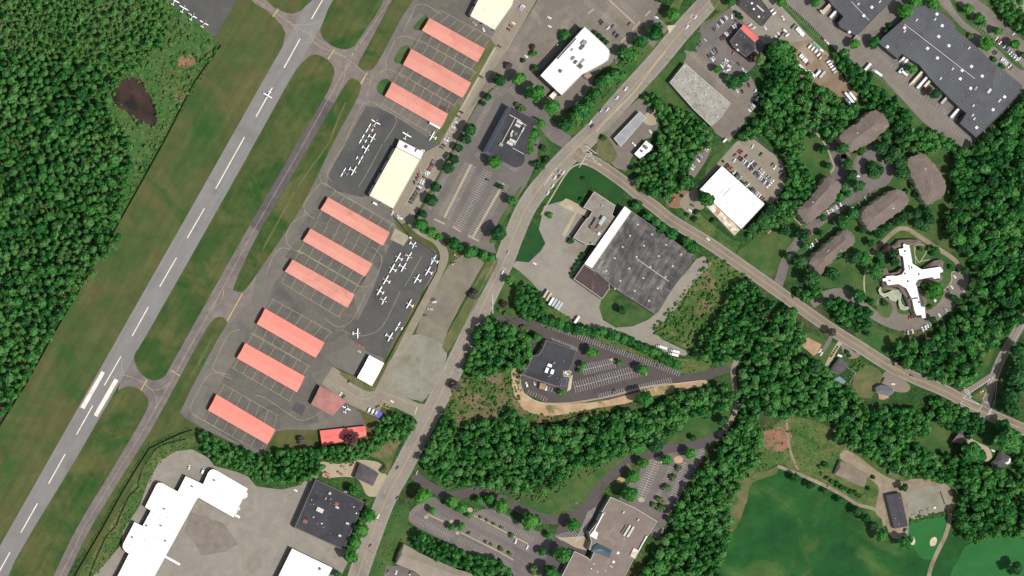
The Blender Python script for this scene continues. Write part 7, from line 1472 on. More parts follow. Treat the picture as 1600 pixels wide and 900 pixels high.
# ---- trees one can tell apart
trees('of the belt between hangar road and office car park', 'dark', T('1265,25,30 1235,95,34 1200,155,40 1120,270,36 1095,350,40', 400, 225, 4))
trees('of the clump at the south west corner of the office car park', 'lush', T('1025,505,46 1090,555,36 1140,580,28', 400, 225, 4)); trees('by the service road west of the office car park', 'dark', T('1040,435,26', 400, 225, 4))
trees('along the south edge of the office car park', 'wood', T('1225,620,44 1262,640,30 1345,672,46 1415,695,36 1465,712,32', 400, 225, 4))
trees('at the south east corner of the office car park', 'dark', T('1510,555,54', 400, 225, 4)); trees('beside the main road east of the parking medians', 'wood', T('1592,352,34', 400, 225, 4)); trees('on the eastern long parking median', 'dark', T('1530,268,20', 400, 225, 4))
trees('by the south wall of the black roofed office', 'lush', T('1490,112,44', 400, 225, 4))
trees('of the belt beside the upper hangar road', 'dark', T('1520,500,44 1445,605,26 1420,650,16 1335,812,40 1310,870,36', 400, 0, 4)); trees('among grey rubble at the bend of the hangar road', 'bare', T('1575,410,26', 400, 0, 4), 'bush', 'bush')
trees('of the pair beside the winding entrance to the white office', 'lush', T('145,580,58 240,665,54', 800, 0, 4)); trees('west of the white office across the drive', 'lush', T('42,488,44', 800, 0, 4))
trees('in the weathered car park bed', 'purple', T('130,292,20', 800, 0, 4), 'bush'); trees('next to the purple one in the car park bed', 'lush', T('135,335,24', 800, 0, 4), 'bush', 'shrub'); trees('at the shady west corner of the white office', 'dark', T('68,378,16 145,425,26', 800, 0, 4), 'bush', 'shrub'); trees('in the shade at the north west wall of the white office', 'wood', T('330,215,34 310,238,26', 800, 0, 4), 'bush', 'shrub')
trees('along the east wall of the white office', 'dark', T('520,205,18 545,225,20 570,252,20 590,265,16', 800, 0, 4), 'bush', 'shrub')
trees('round crowned on the grass corner by the main road', 'lush', T('1000,85,44', 800, 0, 4)); trees('cut off by the north edge beside the weathered car park', 'wood', T('950,-5,34', 800, 0, 4))
trees('of the wooded bank along the main road', 'wood', T('890,210,52 905,175,36 800,262,44 735,335,46 700,330,40 690,470,34 640,470,40 590,500,46 545,520,36 510,590,40 440,700,56 400,735,46 470,650,40 330,780,44', 800, 0, 4), end='north')
trees('east of the black roofed office by the drive', 'lush', T('175,770,34 130,835,36 120,870,30', 800, 0, 4)); trees('at the north corner of the black roofed office', 'dark', T('498,-14,60 80,-10,40', 800, 155, 6.43)) if 0 else None
trees('hedge along the east side of the black roofed office', 'lush', T('640,195,24 735,430,52 700,500,56 690,560,50 690,610,40', 720, 140, 6.43), 'bush', 'shrub')
trees('at the north corner of the black roofed office', 'olive', T('600,185,38 560,150,28', 720, 140, 6.43), 'bush', 'shrub')
trees('in the planted bed beside the main road', 'dark', T('830,590,40 860,705,46 790,765,50 740,755,40', 720, 140, 6.43), 'bush', 'shrub'); trees('in the planted bed near the main road', 'olive', T('810,790,40', 720, 140, 6.43), 'bush', 'shrub')
trees('cut off by the north edge beside the restaurant', 'wood', T('600,30,80', 1080, 0, 10)); trees('of the hedge along the restaurant car park edge', 'dark', T('700,195,36 740,240,46 780,280,40', 1080, 0, 10), 'bush', 'shrub')
trees('at the edge of the bushes in the restaurant lot', 'lush', T('395,290,70', 1080, 80, 10)); trees('of the bush group south of the restaurant lot', 'wood', T('560,410,64 640,480,80 700,440,60 820,420,80 860,390,56 740,520,60 660,560,56', 1080, 80, 10)); trees('beside the south corner of the restaurant', 'olive', T('1060,130,100', 1080, 80, 10)); trees('shading the south corner of the restaurant', 'purple', T('950,110,60', 1080, 80, 10))
trees('standing alone east of the restaurant', 'wood', T('1350,780,170', 1080, 0, 10), 'oak')
for q, d in (('180,30,80', 'at the top of the olive strip by the truck lane'), ('730,50,80', 'beside the northern slate warehouse'), ('1350,680,84', 'at the south end of the northern slate warehouse')): trees(d, 'lush', T(q, 1200, 0, 10))
trees('at the west corner of the big slate warehouse', 'wood', T('660,258,34 655,285,28', 1200, 0, 4)); trees('between the two slate warehouses', 'lush', T('850,70,48 905,15,36 930,20,32 1030,20,44', 1200, 0, 4)); trees('in the dark gap between the two slate warehouses', 'dark', T('735,195,26 760,160,20', 1200, 0, 4), 'bush', 'shrub')
trees('by the trailers at the slate warehouse docks', 'lush', T('640,380,84', 1360, 70, 10)); trees('by the south docks of the slate warehouse', 'dark', T('990,770,94', 1360, 70, 10))
trees('of the planted strip in the north east parking', 'lush', T('600,160,100 780,320,100 860,420,70 1110,560,84 1410,790,100', 1460, 0, 11.4)); trees('beside the slate warehouse entrance in the north east', 'lush', T('905,790,130', 1460, 0, 11.4), 'oak'); trees('at the slate warehouse entrance in the north east', 'olive', T('640,640,60', 1460, 0, 11.4), 'bush', 'shrub')
trees('along the upper side of the slate warehouse', 'wood', T('960,690,70 1130,850,70', 1480, 40, 13.2), 'bush', 'shrub'); trees('at the end of the north east parking row', 'wood', T('1560,600,70', 1480, 40, 13.2))
trees('on the dark corner lawn', 'dark', T('445,215,14 430,345,14', 800, 225, 4), 'bush', 'shrub'); trees('at the factory entrance lawn', 'lush', T('235,445,22', 800, 225, 4), 'bush', 'shrub'); trees('at the south corner of the grey front block', 'dark', T('365,605,22', 800, 225, 4), 'bush', 'shrub')
trees('of the clipped row west of the brown factory wing', 'dark', T('445,690,16 430,710,16 415,735,16 400,760,16 385,785,16 375,815,16', 800, 225, 4), 'bush', 'shrub')
trees('along the side road behind the factory', 'wood', T('770,385,26 795,370,20 850,450,30 895,485,34 935,520,38 985,555,40 1000,575,30 1085,615,36 1115,635,40 1140,660,26', 800, 225, 4))
trees('at the south west corner of the white store', 'wood', T('1205,350,48 1190,335,34', 800, 225, 4)); trees('on the reddish dirt clearing', 'dark', T('1062,325,12', 800, 225, 4), 'bush', 'shrub'); trees('on the rough grass by the rust stained annexe', 'dark', T('1265,480,22 1140,470,20 1150,425,18 1095,440,14', 800, 225, 4), 'bush', 'shrub'); trees('at the north corner of the white store', 'dark', T('700,420,24', 1060, 210, 10), 'bush', 'shrub')
trees('at the west end of the white store', 'dark', T('130,730,110 230,780,90', 1060, 210, 10)); trees('below the white store south corner', 'dark', T('930,590,90 840,690,90 810,800,80 660,860,90', 1110, 270, 10))
trees('alone on the rounded factory lawn', 'dark', T('680,135,28', 800, 450, 4), 'round'); trees('at the factory lawn by the main road', 'lush', T('455,140,60', 740, 420, 8)); trees('near the flower bed at the drive entrance', 'purple', T('375,435,48', 740, 420, 8), 'bush')
trees('in the flower bed by the dark drive', 'olive', T('330,520,30 390,560,30 620,735,40 660,765,30', 740, 420, 8), 'bush', 'shrub'); trees('at the corner of the flat black office', 'wood', T('310,110,50', 790, 510, 6.43))
trees('of the islands in the fresh car park', 'lush', T('490,395,34 530,405,16 440,485,24 425,520,18 670,468,22 810,510,36', 800, 450, 4), None); trees('at the south end of the flat black office', 'lush', T('310,655,22', 800, 450, 4)); trees('on the sandy bank below the fresh car park', 'wood', T('820,690,56 1030,645,24', 800, 450, 4))
trees('of the long hedge between factory yard and fresh car park', 'wood', T('200,199,34 240,214,36 290,229,40 340,249,36 385,264,34 430,274,32 465,264,34 510,284,36 560,274,36 600,294,34 640,304,36 690,319,36 735,334,36 780,359,38 825,379,36 870,399,36 905,404,32 935,434,32 975,454,34 1020,474,36', 800, 450, 4))
for q, d in (('330,270,110', 'big at the mouth of the mauve car park'), ('440,460,54', 'small at the west end of the short planted median'), ('690,355,84 800,430,74 895,520,44', 'of the group north of the mauve car park'), ('680,670,48 800,665,56', 'of the pair on the short planted median'), ('1015,335,54 1160,320,66 1300,390,100', 'of the group beside the drive junction')): trees(d, 'lush', T(q, 620, 740, 8))
trees('on the long planted median of the mauve car park', 'olive', T('1045,545,22 1130,585,22 1210,630,24 1310,675,24 1430,770,36', 620, 740, 8), 'bush', 'young tree', cat='tree'); trees('on the southern planted median of the mauve car park', 'olive', T('1060,360,24 1270,465,22 1340,500,22 1460,555,34 1570,610,30', 600, 788, 8), 'bush', 'young tree', cat='tree')
trees('by the drive bend south of the wood', 'lush', T('110,560,60 230,648,26', 800, 675, 4)); trees('at the striped forecourt of the brown flat roof', 'lush', T('380,580,46', 800, 675, 4)); trees('beside the path west of the brown flat roof', 'wood', T('310,765,56 235,880,52 185,750,28', 800, 675, 4)); trees('by the south west path of the brown flat roof', 'olive', T('135,860,36', 800, 675, 4), 'bush', 'shrub')
trees('of the islands in the lot north of the brown flat roof', 'lush', T('780,105,46 820,195,36 760,275,42 725,385,54 965,170,36 1110,135,40', 800, 675, 4), end='north'); trees('at the north end of that lot by the lawn', 'dark', T('895,85,52', 800, 675, 4)); trees('on the woodland lawn by the drive', 'dark', T('1130,35,22 1320,-75,36', 800, 675, 4))
trees('of the planted strip in the lot with tree islands', 'olive', T('1040,225,20 1005,285,24 965,350,28 925,425,26 930,475,30 885,455,20', 800, 675, 4), 'bush', 'young tree', cat='tree')
trees('along the east wall of the black roofed store', 'lush', T('605,365,36 700,520,46 655,610,46 615,690,40 580,770,46', 400, 675, 4)); trees('with yellow blossom at the corner of the black roofed store', 'olive', T('690,440,18', 400, 675, 4), 'bush', 'shrub'); trees('cut off by the south edge near the white roof', 'wood', T('505,890,28', 400, 675, 4)); trees('at the north west corner of the black roofed store', 'dark', T('465,635,40', 440, 660, 8), 'tall'); trees('twiggy by the main road opposite the white hall', 'bare', T('1240,610,40 1360,40,34', 400, 450, 4), 'bush', 'bush'); trees('reddish overhanging the coral shed', 'purple', T('590,45,46', 400, 675, 4), 'round'); trees('at the brown corner of the small brown house', 'olive', T('800,240,24', 400, 675, 4), 'bush', 'shrub'); trees('thin on the airfield lawn by the coral shed', 'bare', T('280,50,28', 400, 675, 4), 'bush', 'bush')
trees('beside the oval grass island of the fuel station', 'dark', T('555,490,46', 880, 160, 8.89), 'bush', 'shrub')
# apartments
trees('of the island in the parking court', 'dark', T('640,135,34 655,180,38 700,165,26', 1200, 225, 4)); trees('around the parking court', 'dark', T('455,30,42 575,45,28 490,120,38 520,190,38 555,260,46 705,25,44 790,60,50 820,120,46 840,180,48 750,90,34', 1200, 225, 4), end='west')
trees('beside the steep apartment drive', 'wood', T('340,35,30 375,138,26 480,265,32 498,315,26 445,335,34 415,360,18', 1200, 225, 4)); trees('in front of the western apartment house', 'wood', T('338,460,26', 1200, 225, 4)); trees('on the lawn below the western apartment house', 'dark', T('100,545,38 205,570,48', 1200, 225, 4)); trees('beside the car park gap of the southern apartment house', 'wood', T('462,495,42 525,435,40', 1200, 225, 4))
trees('round at the south of the southern apartment house', 'dark', T('200,735,46 120,700,26 270,840,56 400,815,50', 1200, 225, 4)); trees('of the dark pair beside the pale lawn', 'dark', T('520,715,44 560,690,34', 1200, 225, 4), 'tall'); trees('next to the dark pair by the pale lawn', 'lush', T('600,720,46', 1200, 225, 4))
trees('in the row behind the middle apartment house', 'dark', T('585,545,22 635,615,24 690,560,34 740,520,32 800,490,32 840,455,36 870,450,28 925,430,36 940,500,34 975,520,34 1005,465,34 995,415,28', 1200, 225, 4)); trees('along the eastern apartment house', 'wood', T('905,270,24 925,320,24 860,300,20', 1200, 225, 4), 'bush', 'shrub')
trees('in the grounds west of the white cross roof', 'wood', T('665,800,52 700,740,24', 1200, 225, 4)); trees('by the beige path west of the white cross roof', 'purple', T('740,650,30', 1200, 225, 4), 'round'); trees('near the beige path north west of the cross roof', 'dark', T('690,690,26 770,680,32 790,740,30', 1200, 225, 4)); trees('in the inner garden of the white cross roof', 'wood', T('1040,670,34 1010,655,20 950,655,18 1145,770,22', 1200, 225, 4), 'bush', 'shrub'); trees('at the end of the beige loop path', 'dark', T('1230,790,28', 1200, 225, 4)); trees('south of the east arm of the cross roof', 'lush', T('900,130,140 740,60,60', 1370, 440, 10)); trees('on the kerb of the care home car park', 'dark', T('870,590,60 1190,250,60 1270,310,60', 1370, 440, 10)); trees('along the front path of the care home', 'dark', T('730,420,40 830,390,40', 1370, 440, 10), 'bush', 'shrub'); trees('in the grassy island of the curving drive', 'dark', T('120,330,60', 1370, 440, 10), 'bush', 'shrub'); trees('beside the curving drive of the care home', 'wood', T('565,55,42 640,85,24', 1200, 450, 4))
trees('on the slope beside the steep apartment drive', 'dark', T('490,340,50 360,370,60 420,460,56 450,530,56 230,490,46 290,300,40 360,655,50', 1240, 150, 8)); trees('at the foot of the northern apartment house', 'wood', T('590,670,64 850,690,50 1110,630,64 1150,490,64 1170,560,40', 1240, 150, 8)); trees('east of the northern apartment house', 'dark', T('1290,390,66 1310,550,60 1330,640,50 1210,700,50', 1240, 150, 8)); trees('between the western and southern apartment houses', 'wood', T('330,560,26 470,470,24 235,640,26 430,690,30', 1200, 225, 4))
# houses / club
trees('bare crowned by the side road', 'bare', T('395,275,30', 1200, 450, 4), 'round'); trees('of the clipped row beside the pale drive', 'dark', T('435,368,6 427,380,6 418,392,6 410,404,6 402,416,6 394,428,6', 1200, 450, 4), 'bush', 'shrub'); trees('in the garden of the grey roofed house', 'dark', T('495,405,18 510,425,14', 1200, 450, 4), 'bush', 'shrub'); trees('shading the corner of the tan roofed house garden', 'dark', T('280,490,54', 1200, 450, 4)); trees('on the slope below the care home drive', 'dark', T('625,285,22', 1200, 450, 4))
trees('of the row along the golf path', 'dark', T('165,285,30 265,330,26 355,370,20 445,425,24 553,495,32 607,537,32 660,585,28', 1200, 675, 4)); trees('of the line in front of the long taupe roof', 'wood', T('325,218,16 360,205,24 333,257,10 370,290,16 400,310,18 430,325,20 460,345,20 490,355,16 515,375,18 545,375,14 560,395,16 580,400,14', 1200, 675, 4), 'bush', 'shrub'); trees('at the end of the long taupe roof', 'dark', T('625,352,14 655,283,14', 1200, 675, 4), 'bush', 'shrub'); trees('at the golf corner of the charcoal roof', 'wood', T('705,640,44', 1200, 675, 4)); trees('by the sand bunkers', 'wood', T('850,690,44 880,670,26', 1200, 675, 4)); trees('at the head of the dirt storage yard', 'dark', T('845,345,28', 1200, 675, 4), 'round'); trees('at the edge of the golf course, alone in the south east', 'dark', T('1540,850,46', 1200, 675, 4))
trees('east of the three way junction lane', 'dark', T('1560,390,50 1560,490,46 1550,560,60 1510,680,60 1500,740,56 1590,620,50', 1200, 450, 4), end='north')
trees('big beside the two houses in the woods', 'wood', T('760,650,160 880,720,120', 1440, 640, 10), 'oak'); trees('large at the road bend near the junction', 'wood', T('1330,480,220 1250,250,120', 1440, 640, 10), 'oak')
# ---- woods
WOODS = [  # outline, radius range (m), looks, spacing factor, label
    ('-6,84 60,90 110,104 148,116 165,150 178,190 198,212 206,250 200,290 174,342 172,362 181,374 178,392 155,405 130,441 104,480 60,555 34,604 -6,655', 2.8, 6.0, 'wwwlmdo', 1.62, 'leafy tree in the big western wood beside the runway fence'),
    ('308,672 345,692 402,714 428,708 470,700 500,702 500,735 470,752 440,754 400,750 372,735 332,722 314,700', 2.4, 4.4, 'wwlod', 1.3, 'leafy tree in the wooded strip south of the last coral hangar'),
    ('500,700 575,690 588,660 610,648 636,652 648,658 630,688 600,690 575,712 545,722 505,722', 2.2, 4.4, 'wlod', 1.2, 'leafy tree in the belt behind the coral shed'),
    ('738,512 760,498 800,512 818,528 825,555 815,576 790,576 760,586 738,592 722,576 734,540', 3.4, 5.6, 'wll', 1.22, 'bright leafy tree in the wood west of the flat black office'),
    ('690,640 715,662 760,660 800,645 830,664 870,668 900,655 955,645 1000,645 1040,622 1100,608 1128,602 1140,616 1134,640 1095,648 1060,660 1032,688 1000,700 960,712 900,732 862,755 840,768 800,765 776,765 756,758 700,755 668,738 656,722 672,690', 3.0, 5.8, 'wwwldo', 1.26, 'leafy tree in the wood between the sandy bank and the winding drive'),
    ('1140,445 1168,438 1190,462 1200,480 1190,505 1176,525 1158,545 1140,562 1110,572 1082,560 1088,530 1112,505 1128,480', 2.8, 4.8, 'wwld', 1.3, 'leafy tree in the wood beside the narrow lane'),
    ('1205,490 1225,478 1242,495 1252,525 1246,545 1232,552 1260,572 1290,578 1300,598 1325,610 1340,620 1348,640 1330,660 1290,655 1232,648 1190,650 1165,655 1150,690 1150,650 1158,620 1152,590 1170,550 1190,520', 3.0, 5.4, 'wwldo', 1.26, 'leafy tree in the wood behind the houses on the side road'),
    ('1127,678 1150,665 1178,670 1185,715 1150,745 1134,790 1136,815 1128,850 1112,905 990,905 1018,872 1030,846 1046,830 1040,808 1056,785 1074,760 1080,740 1110,720', 3.4, 5.6, 'wwll', 1.22, 'leafy tree in the wood between brown flat roof and golf fairway'),
    ('1295,682 1305,662 1335,640 1372,640 1422,638 1448,655 1446,670 1425,680 1412,692 1436,698 1450,712 1470,708 1488,715 1510,705 1532,716 1524,740 1512,764 1490,760 1450,748 1408,742 1378,726 1345,706 1315,696', 3.2, 5.8, 'wwwl', 1.22, 'leafy tree in the wood north of the club yard'),
    ('1497,772 1528,735 1552,735 1562,748 1585,742 1606,735 1606,832 1580,840 1545,834 1520,846 1492,836 1486,800', 3.2, 6.0, 'wwwl', 1.22, 'leafy tree in the wood east of the putting green'),
    ('1552,668 1575,676 1606,690 1606,735 1588,735 1578,704 1556,690', 3.2, 5.4, 'wwl', 1.22, 'leafy tree in the wood by the east edge house'),
    ('1448,625 1470,628 1500,640 1528,655 1530,672 1508,682 1488,672 1462,664 1448,650', 3.2, 5.4, 'wwd', 1.22, 'leafy tree in the belt south of the road junction'),
    ('1606,140 1588,160 1562,192 1532,218 1508,238 1490,242 1480,262 1484,290 1478,328 1466,345 1466,362 1486,380 1506,400 1520,420 1518,440 1512,460 1500,478 1480,497 1462,516 1440,532 1420,532 1390,540 1388,556 1410,574 1450,590 1480,600 1500,606 1520,584 1534,548 1560,522 1606,490', 3.6, 7.2, 'wwwld', 1.26, 'leafy tree in the large eastern forest'),
    ('1284,472 1300,466 1326,476 1352,484 1352,506 1340,522 1318,512 1304,498', 3.0, 5.0, 'wwd', 1.22, 'leafy tree in the small wood inside the care home drive'),
    ('1238,452 1274,450 1284,462 1262,470 1246,466', 3.0, 4.6, 'wd', 1.22, 'leafy tree in the corner wood at the apartment drive'),
    ('1003,152 1022,150 1038,170 1062,172 1082,182 1100,205 1106,226 1088,238 1070,262 1068,286 1052,300 1032,312 1004,304 990,290 992,274 986,262 1004,250 1020,240 1026,214 1036,196 1020,175', 2.6, 5.0, 'wwwlo', 1.28, 'leafy tree in the green wood between canopy and side road'),
    ('1194,80 1214,64 1238,84 1240,106 1266,130 1290,144 1318,164 1338,166 1332,182 1308,196 1296,214 1270,202 1256,206 1242,222 1250,248 1240,268 1228,262 1222,240 1196,214 1180,212 1162,222 1152,214 1168,196 1186,180 1184,150 1192,120', 3.2, 5.8, 'wwwld', 1.22, 'leafy tree in the wood between contractor yard and apartments'),
    ('1295,80 1312,84 1332,98 1348,114 1358,132 1388,152 1402,164 1420,184 1408,200 1388,194 1372,176 1350,166 1340,150 1322,128 1308,108', 3.0, 5.4, 'wwd', 1.22, 'leafy tree in the belt between dirt yard and truck lane'),
    ('1394,182 1415,192 1432,206 1460,206 1482,222 1502,236 1490,242 1476,230 1442,240 1420,236 1402,224', 3.0, 5.4, 'wwl', 1.22, 'leafy tree in the belt north of the eastern apartment house'),
    ('1228,272 1250,262 1268,286 1272,305 1258,324 1240,320 1236,340 1212,352 1190,352 1170,372 1160,372 1172,352 1196,338 1216,316', 3.0, 5.2, 'wwl', 1.26, 'leafy tree on the wooded slope by the western apartment house'),
    ('800,448 822,448 836,452 842,468 848,488 838,504 815,496 802,478', 3.0, 4.6, 'wwd', 1.22, 'leafy tree in the clump beside the row of containers'),
    ('642,838 660,836 690,846 720,864 760,870 790,886 802,905 750,905 730,892 700,880 670,870 648,852', 3.0, 4.8, 'wwld', 1.22, 'leafy tree in the belt behind the beige townhouses'),
    ('1545,-6 1580,-6 1590,14 1606,30 1606,56 1590,56 1576,42 1556,20', 3.0, 5.0, 'wwl', 1.26, 'leafy tree on the bank in the north east corner'),
    ('-6,-6 250,-6 262,50 215,105 190,118 166,150 148,114 60,90 -6,82', 1.8, 4.2, 'mlwmood', 2.3, 'low leafy tree in the brushy thicket north of the pond'),
    ('705,705 690,650 668,690 660,728 690,752', 3.0, 4.6, 'wl', 1.3, 'leafy tree at the main road edge of the southern wood'),
]
LK = {'w': 'wood', 'l': 'lush', 'm': 'marsh', 'd': 'dark', 'o': 'olive'}
BLD = []   # footprints where no tree grows
for o_ in list(COL.objects):
    if o_.type == 'EMPTY' and any(c.name.startswith('roof') for c in o_.children):
        w_ = [c for c in o_.children if c.name.startswith('wall')]
        if w_:
            vs = [(v.co.x + o_.location.x, v.co.y + o_.location.y) for v in w_[0].data.vertices if v.co.z < .5]
            q_ = vs[0::2] if len(vs) % 2 == 0 else vs
            BLD.append((min(v[0] for v in vs), max(v[0] for v in vs), min(v[1] for v in vs), max(v[1] for v in vs), q_))
def clear(x, y, m=1.0):
    for a, b, c, d, q in BLD:
        if a - m < x < b + m and c - m < y < d + m and inside((x, y), q): return False
    return True
def lowf(x, y): return .5 * math.sin(x * .043 + 1.3 + 1.7 * math.sin(y * .021)) + .5 * math.sin(y * .051 - .7 + 1.5 * math.sin(x * .027 + 2))
cand = []
for wi, (q, r0, r1, looks, sp, lab) in enumerate(WOODS):
    poly = [W(p) for p in P(q)]
    xs = [p[0] for p in poly]; ys = [p[1] for p in poly]; A = abs(area2(poly)) / 2
    pl = []; grid_ = {}
    tries = int(A / (r0 * r0) * 5)
    for k in range(tries):
        x = random.uniform(min(xs), max(xs)); y = random.uniform(min(ys), max(ys))
        if not inside((x, y), poly): continue
        r = r0 + (r1 - r0) * 1.12 * random.random() ** (.8 + 2.8 * k / tries); ok = True
        gx, gy = int(x // 6), int(y // 6)
        for i in range(gx - 2, gx + 3):
            for j in range(gy - 2, gy + 3):
                for (a, b, rr) in grid_.get((i, j), ()):
                    if (a - x) ** 2 + (b - y) ** 2 < ((r + rr) * .5 * sp) ** 2: ok = False; break
                if not ok: break
            if not ok: break
        lf = lowf(x, y)
        if not ok or not clear(x, y) or (wi in (0, 4, 6, 12) and lf < -.52 and random.random() < .75): continue
        grid_.setdefault((gx, gy), []).append((x, y, r))
        cand.append((r, x, y, LK[random.choice(looks)], lab, wi))
hand = sum(1 for o_ in COL.objects if o_.get('category') == 'tree')
cand.sort(key=lambda c: -c[0])
keep = max(0, 300 - hand)
# the largest crowns stand as single trees, the rest is one mass of canopy
perwood = {}
for c in cand[:keep]:
    r, x, y, look, lab, wi = c
    px, py = x / S + 800, 450 - y / S
    f = r * .75 * .62 * 0 + 0
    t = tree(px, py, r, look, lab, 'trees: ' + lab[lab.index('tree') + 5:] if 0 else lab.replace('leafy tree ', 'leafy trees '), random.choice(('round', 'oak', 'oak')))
    t.location.x, t.location.y = x, y
def mass(name, items, variants, nleaf, kind, hsf, label, cat, lookshift, mat):
    VV = []; FF = []; TT = []; off = 0
    base = [crown_arrays(900 + v * 13, nleaf, kind) for v in range(variants)]
    for (r, x, y, ti) in items:
        V, F, t = base[RNG.integers(variants)]
        a = RNG.uniform(0, 6.283); ca, sa = math.cos(a), math.sin(a); zs = (RNG.uniform(.85, 1.6) if kind != 'bush' else RNG.uniform(.7, 1.2))
        X = V * r; X[:, 0] *= RNG.uniform(.75, 1.2); X[:, 1] *= RNG.uniform(.75, 1.2); x0 = X[:, 0] * ca - X[:, 1] * sa + x; y0 = X[:, 0] * sa + X[:, 1] * ca + y
        z0 = X[:, 2] * zs + r * hsf + (RNG.uniform(0, 1.0) * r if kind != 'bush' else 0)
        VV.append(np.stack([x0, y0, z0], 1)); FF.append(F + off); off += len(V); TT.append(t + ti)
    me = mesh_np(name, np.concatenate(VV), np.concatenate(FF), np.concatenate(TT), mat)
    o = bpy.data.objects.new(name, me); COL.objects.link(o)
    return tag(o, label, cat, None, 'stuff')
tin = {'wood': .46, 'lush': .72, 'dark': .30, 'olive': .95, 'marsh': .70}
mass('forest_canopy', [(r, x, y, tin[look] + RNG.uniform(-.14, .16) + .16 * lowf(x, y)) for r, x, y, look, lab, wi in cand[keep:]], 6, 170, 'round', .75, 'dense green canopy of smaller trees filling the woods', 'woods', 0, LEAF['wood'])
# undergrowth and scattered bushes
BUSH = [
    ('150,-6 262,-6 335,58 342,72 300,132 255,218 212,296 176,360 160,330 150,200 140,60', 1.0, 3.2, 700, .72),
    ('150,-6 235,-6 250,60 230,110 190,120 160,180 150,120', 1.4, 3.6, 330, .64),
    ('-6,-6 262,-6 264,55 220,108 190,120 166,152 148,116 60,94 -6,90', 1.3, 3.6, 1500, .66),
    ('300,100 335,80 330,86 250,215 215,285 205,270 245,200', .7, 1.5, 90, .60),
    ('345,71 -6,674 -12,668 338,68', .6, 1.3, 520, .38),
    ('300,668 283,674 256,688 230,700 210,736 190,768 150,838 112,900 106,900 150,832 206,732 228,696 254,684 283,670', .5, 1.2, 300, .36),
    ('285,680 250,692 236,708 215,748 196,780 150,858 122,908 146,908 165,880 190,840 215,790 235,755 246,728 262,712 300,700 318,690', .6, 1.5, 300, .70),
    ('705,600 722,590 760,588 800,580 818,590 812,625 790,640 770,655 735,668 712,665 700,640', .8, 2.8, 230, .6),
    ('806,622 822,642 860,650 910,642 960,634 950,646 900,654 860,664 824,658 806,645', .7, 1.8, 110, .6),
    ('1100,405 1130,402 1165,430 1198,470 1195,495 1150,525 1090,545 1040,528 1010,520 1040,490 1060,465 1080,440', .8, 2.8, 620, .6),
    ('1160,440 1198,470 1195,495 1150,525 1110,535 1130,490', 1.4, 2.8, 200, .82),
    ('880,190 905,165 945,108 968,75 1000,40 1030,20 1040,40 1030,68 1002,96 958,146 922,188 903,204 886,204', .8, 2.2, 150, .66),
    ('1180,690 1215,660 1240,650 1290,665 1330,690 1310,712 1300,764 1240,735 1215,725 1180,745', .6, 1.5, 120, .6),
    ('1140,680 1180,660 1200,672 1190,700 1200,730 1170,745 1150,742', 1.2, 2.8, 110, .7),
    ('775,500 845,478 900,500 960,520 1010,535 1060,560 1140,560 1140,575 1080,585 1020,570 960,548 880,520', .7, 1.6, 150, .6),
    ('612,800 632,792 636,812 620,822 606,840 606,880 590,905 580,900 590,860', .5, 1.2, 50, .5),
    ('600,860 612,838 632,842 640,838 630,850 616,862 605,880', .5, 1.0, 40, .8),
    ('1420,812 1432,806 1474,800 1480,804 1476,808 1436,814 1424,822', .8, 1.6, 60, .55),
    ('1330,560 1345,560 1352,572 1338,582 1330,600 1325,612 1318,606 1328,584', .9, 2.2, 70, .6),
    ('1505,238 1532,214 1590,150 1600,140 1604,150 1570,190 1536,222 1510,245', .8, 2.0, 110, .66),
    ('1195,335 1235,325 1250,335 1215,360 1180,378 1165,372', .8, 2.0, 60, .7),
    ('655,722 672,690 700,755 776,765 800,768 850,770 900,735 960,712 955,725 900,752 850,785 780,778 700,762 664,742', .9, 2.2, 200, .62),
    ('810,500 832,515 845,530 835,545 822,560 815,578 805,575 822,540', .7, 1.6, 40, .5),
]
bs = []
for q, r0, r1, n, ti in BUSH:
    poly = [W(p) for p in P(q)]; xs = [p[0] for p in poly]; ys = [p[1] for p in poly]; k = 0; tr = 0
    pond = inset(ccw([W(p) for p in P('212,121 220,124 228,140 240,158 244,172 245,190 240,198 228,193 212,193 205,183 195,172 182,166 175,152 178,136 190,125 202,122')]), 3.5)
    while k < n and tr < n * 40:
        tr += 1; x = random.uniform(min(xs), max(xs)); y = random.uniform(min(ys), max(ys))
        if inside((x, y), poly) and not inside((x, y), pond):
            bs.append((r0 + (r1 - r0) * random.random() ** 2, x, y, ti + random.uniform(-.26, .22) + .18 * lowf(x, y))); k += 1
ntop = len(bs)
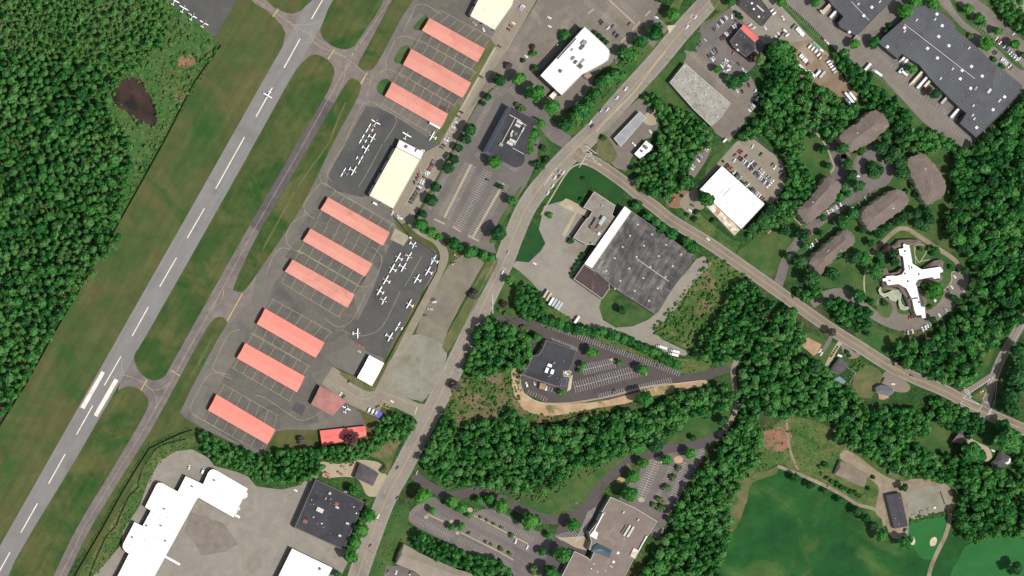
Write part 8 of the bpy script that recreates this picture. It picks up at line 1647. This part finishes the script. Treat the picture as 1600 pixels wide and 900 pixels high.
for q, r0, r1, looks, sp, lab in WOODS:
    poly = [W(p) for p in P(q)]; xs = [p[0] for p in poly]; ys = [p[1] for p in poly]
    for k in range(int(abs(area2(poly)) / 2 / 11)):
        x = random.uniform(min(xs), max(xs)); y = random.uniform(min(ys), max(ys))
        if inside((x, y), poly) and clear(x, y, 2): bs.append((random.uniform(1.0, 2.6), x, y, .52 + random.uniform(-.25, .3) + .2 * lowf(x, y)))
bs = [(r, x, y, t - .06) for r, x, y, t in bs]
mass('undergrowth', bs, 5, 52, 'bush', 0.02, 'low bushes and undergrowth along wood edges, fences and the marsh', 'undergrowth', 0, LEAF['marsh'])
print('TREES hand', hand, 'single', NT[0], 'mass', len(cand) - keep, 'bushes', len(bs), 'objects', len(bpy.data.objects))
# ================================================================== LIGHT, CAMERA
SUN_EL = 61.0
sun = bpy.data.lights.new('sun', 'SUN'); sun.energy = 4.0; sun.angle = math.radians(.5); sun.color = (1, .96, .9)
so = bpy.data.objects.new('sun', sun); COL.objects.link(so); so.rotation_euler = (math.radians(90 - SUN_EL), 0, math.radians(45)); so.location = (300, -300, 600)
w = bpy.data.worlds.new('World'); SC.world = w; w.use_nodes = True
sk_ = w.node_tree.nodes.new('ShaderNodeTexSky'); sk_.sky_type = 'NISHITA'; sk_.sun_disc = False
sk_.sun_elevation = math.radians(SUN_EL); sk_.sun_rotation = math.radians(135)
hs_ = w.node_tree.nodes.new('ShaderNodeHueSaturation'); hs_.inputs['Saturation'].default_value = .55
w.node_tree.links.new(sk_.outputs[0], hs_.inputs['Color']); w.node_tree.links.new(hs_.outputs[0], w.node_tree.nodes['Background'].inputs[0])
w.node_tree.nodes['Background'].inputs[1].default_value = .125
cam = bpy.data.cameras.new('camera'); co_ = bpy.data.objects.new('camera', cam); COL.objects.link(co_)
co_.location = (CAMX, 0, HC); co_.rotation_euler = (0, 0, 0)
cam.sensor_fit = 'HORIZONTAL'; cam.sensor_width = 36
cam.lens = 36 * HC / (1600 * S); cam.shift_x = -CAMX / (1600 * S)
cam.clip_start = 50; cam.clip_end = 12000
SC.camera = co_
vs_ = SC.view_settings; vs_.view_transform = 'Standard'; vs_.look = 'None'; vs_.gamma = 1; vs_.exposure = 0.27; vs_.use_curve_mapping = False
SC.cycles.max_bounces = 4; SC.cycles.diffuse_bounces = 2; SC.cycles.glossy_bounces = 2
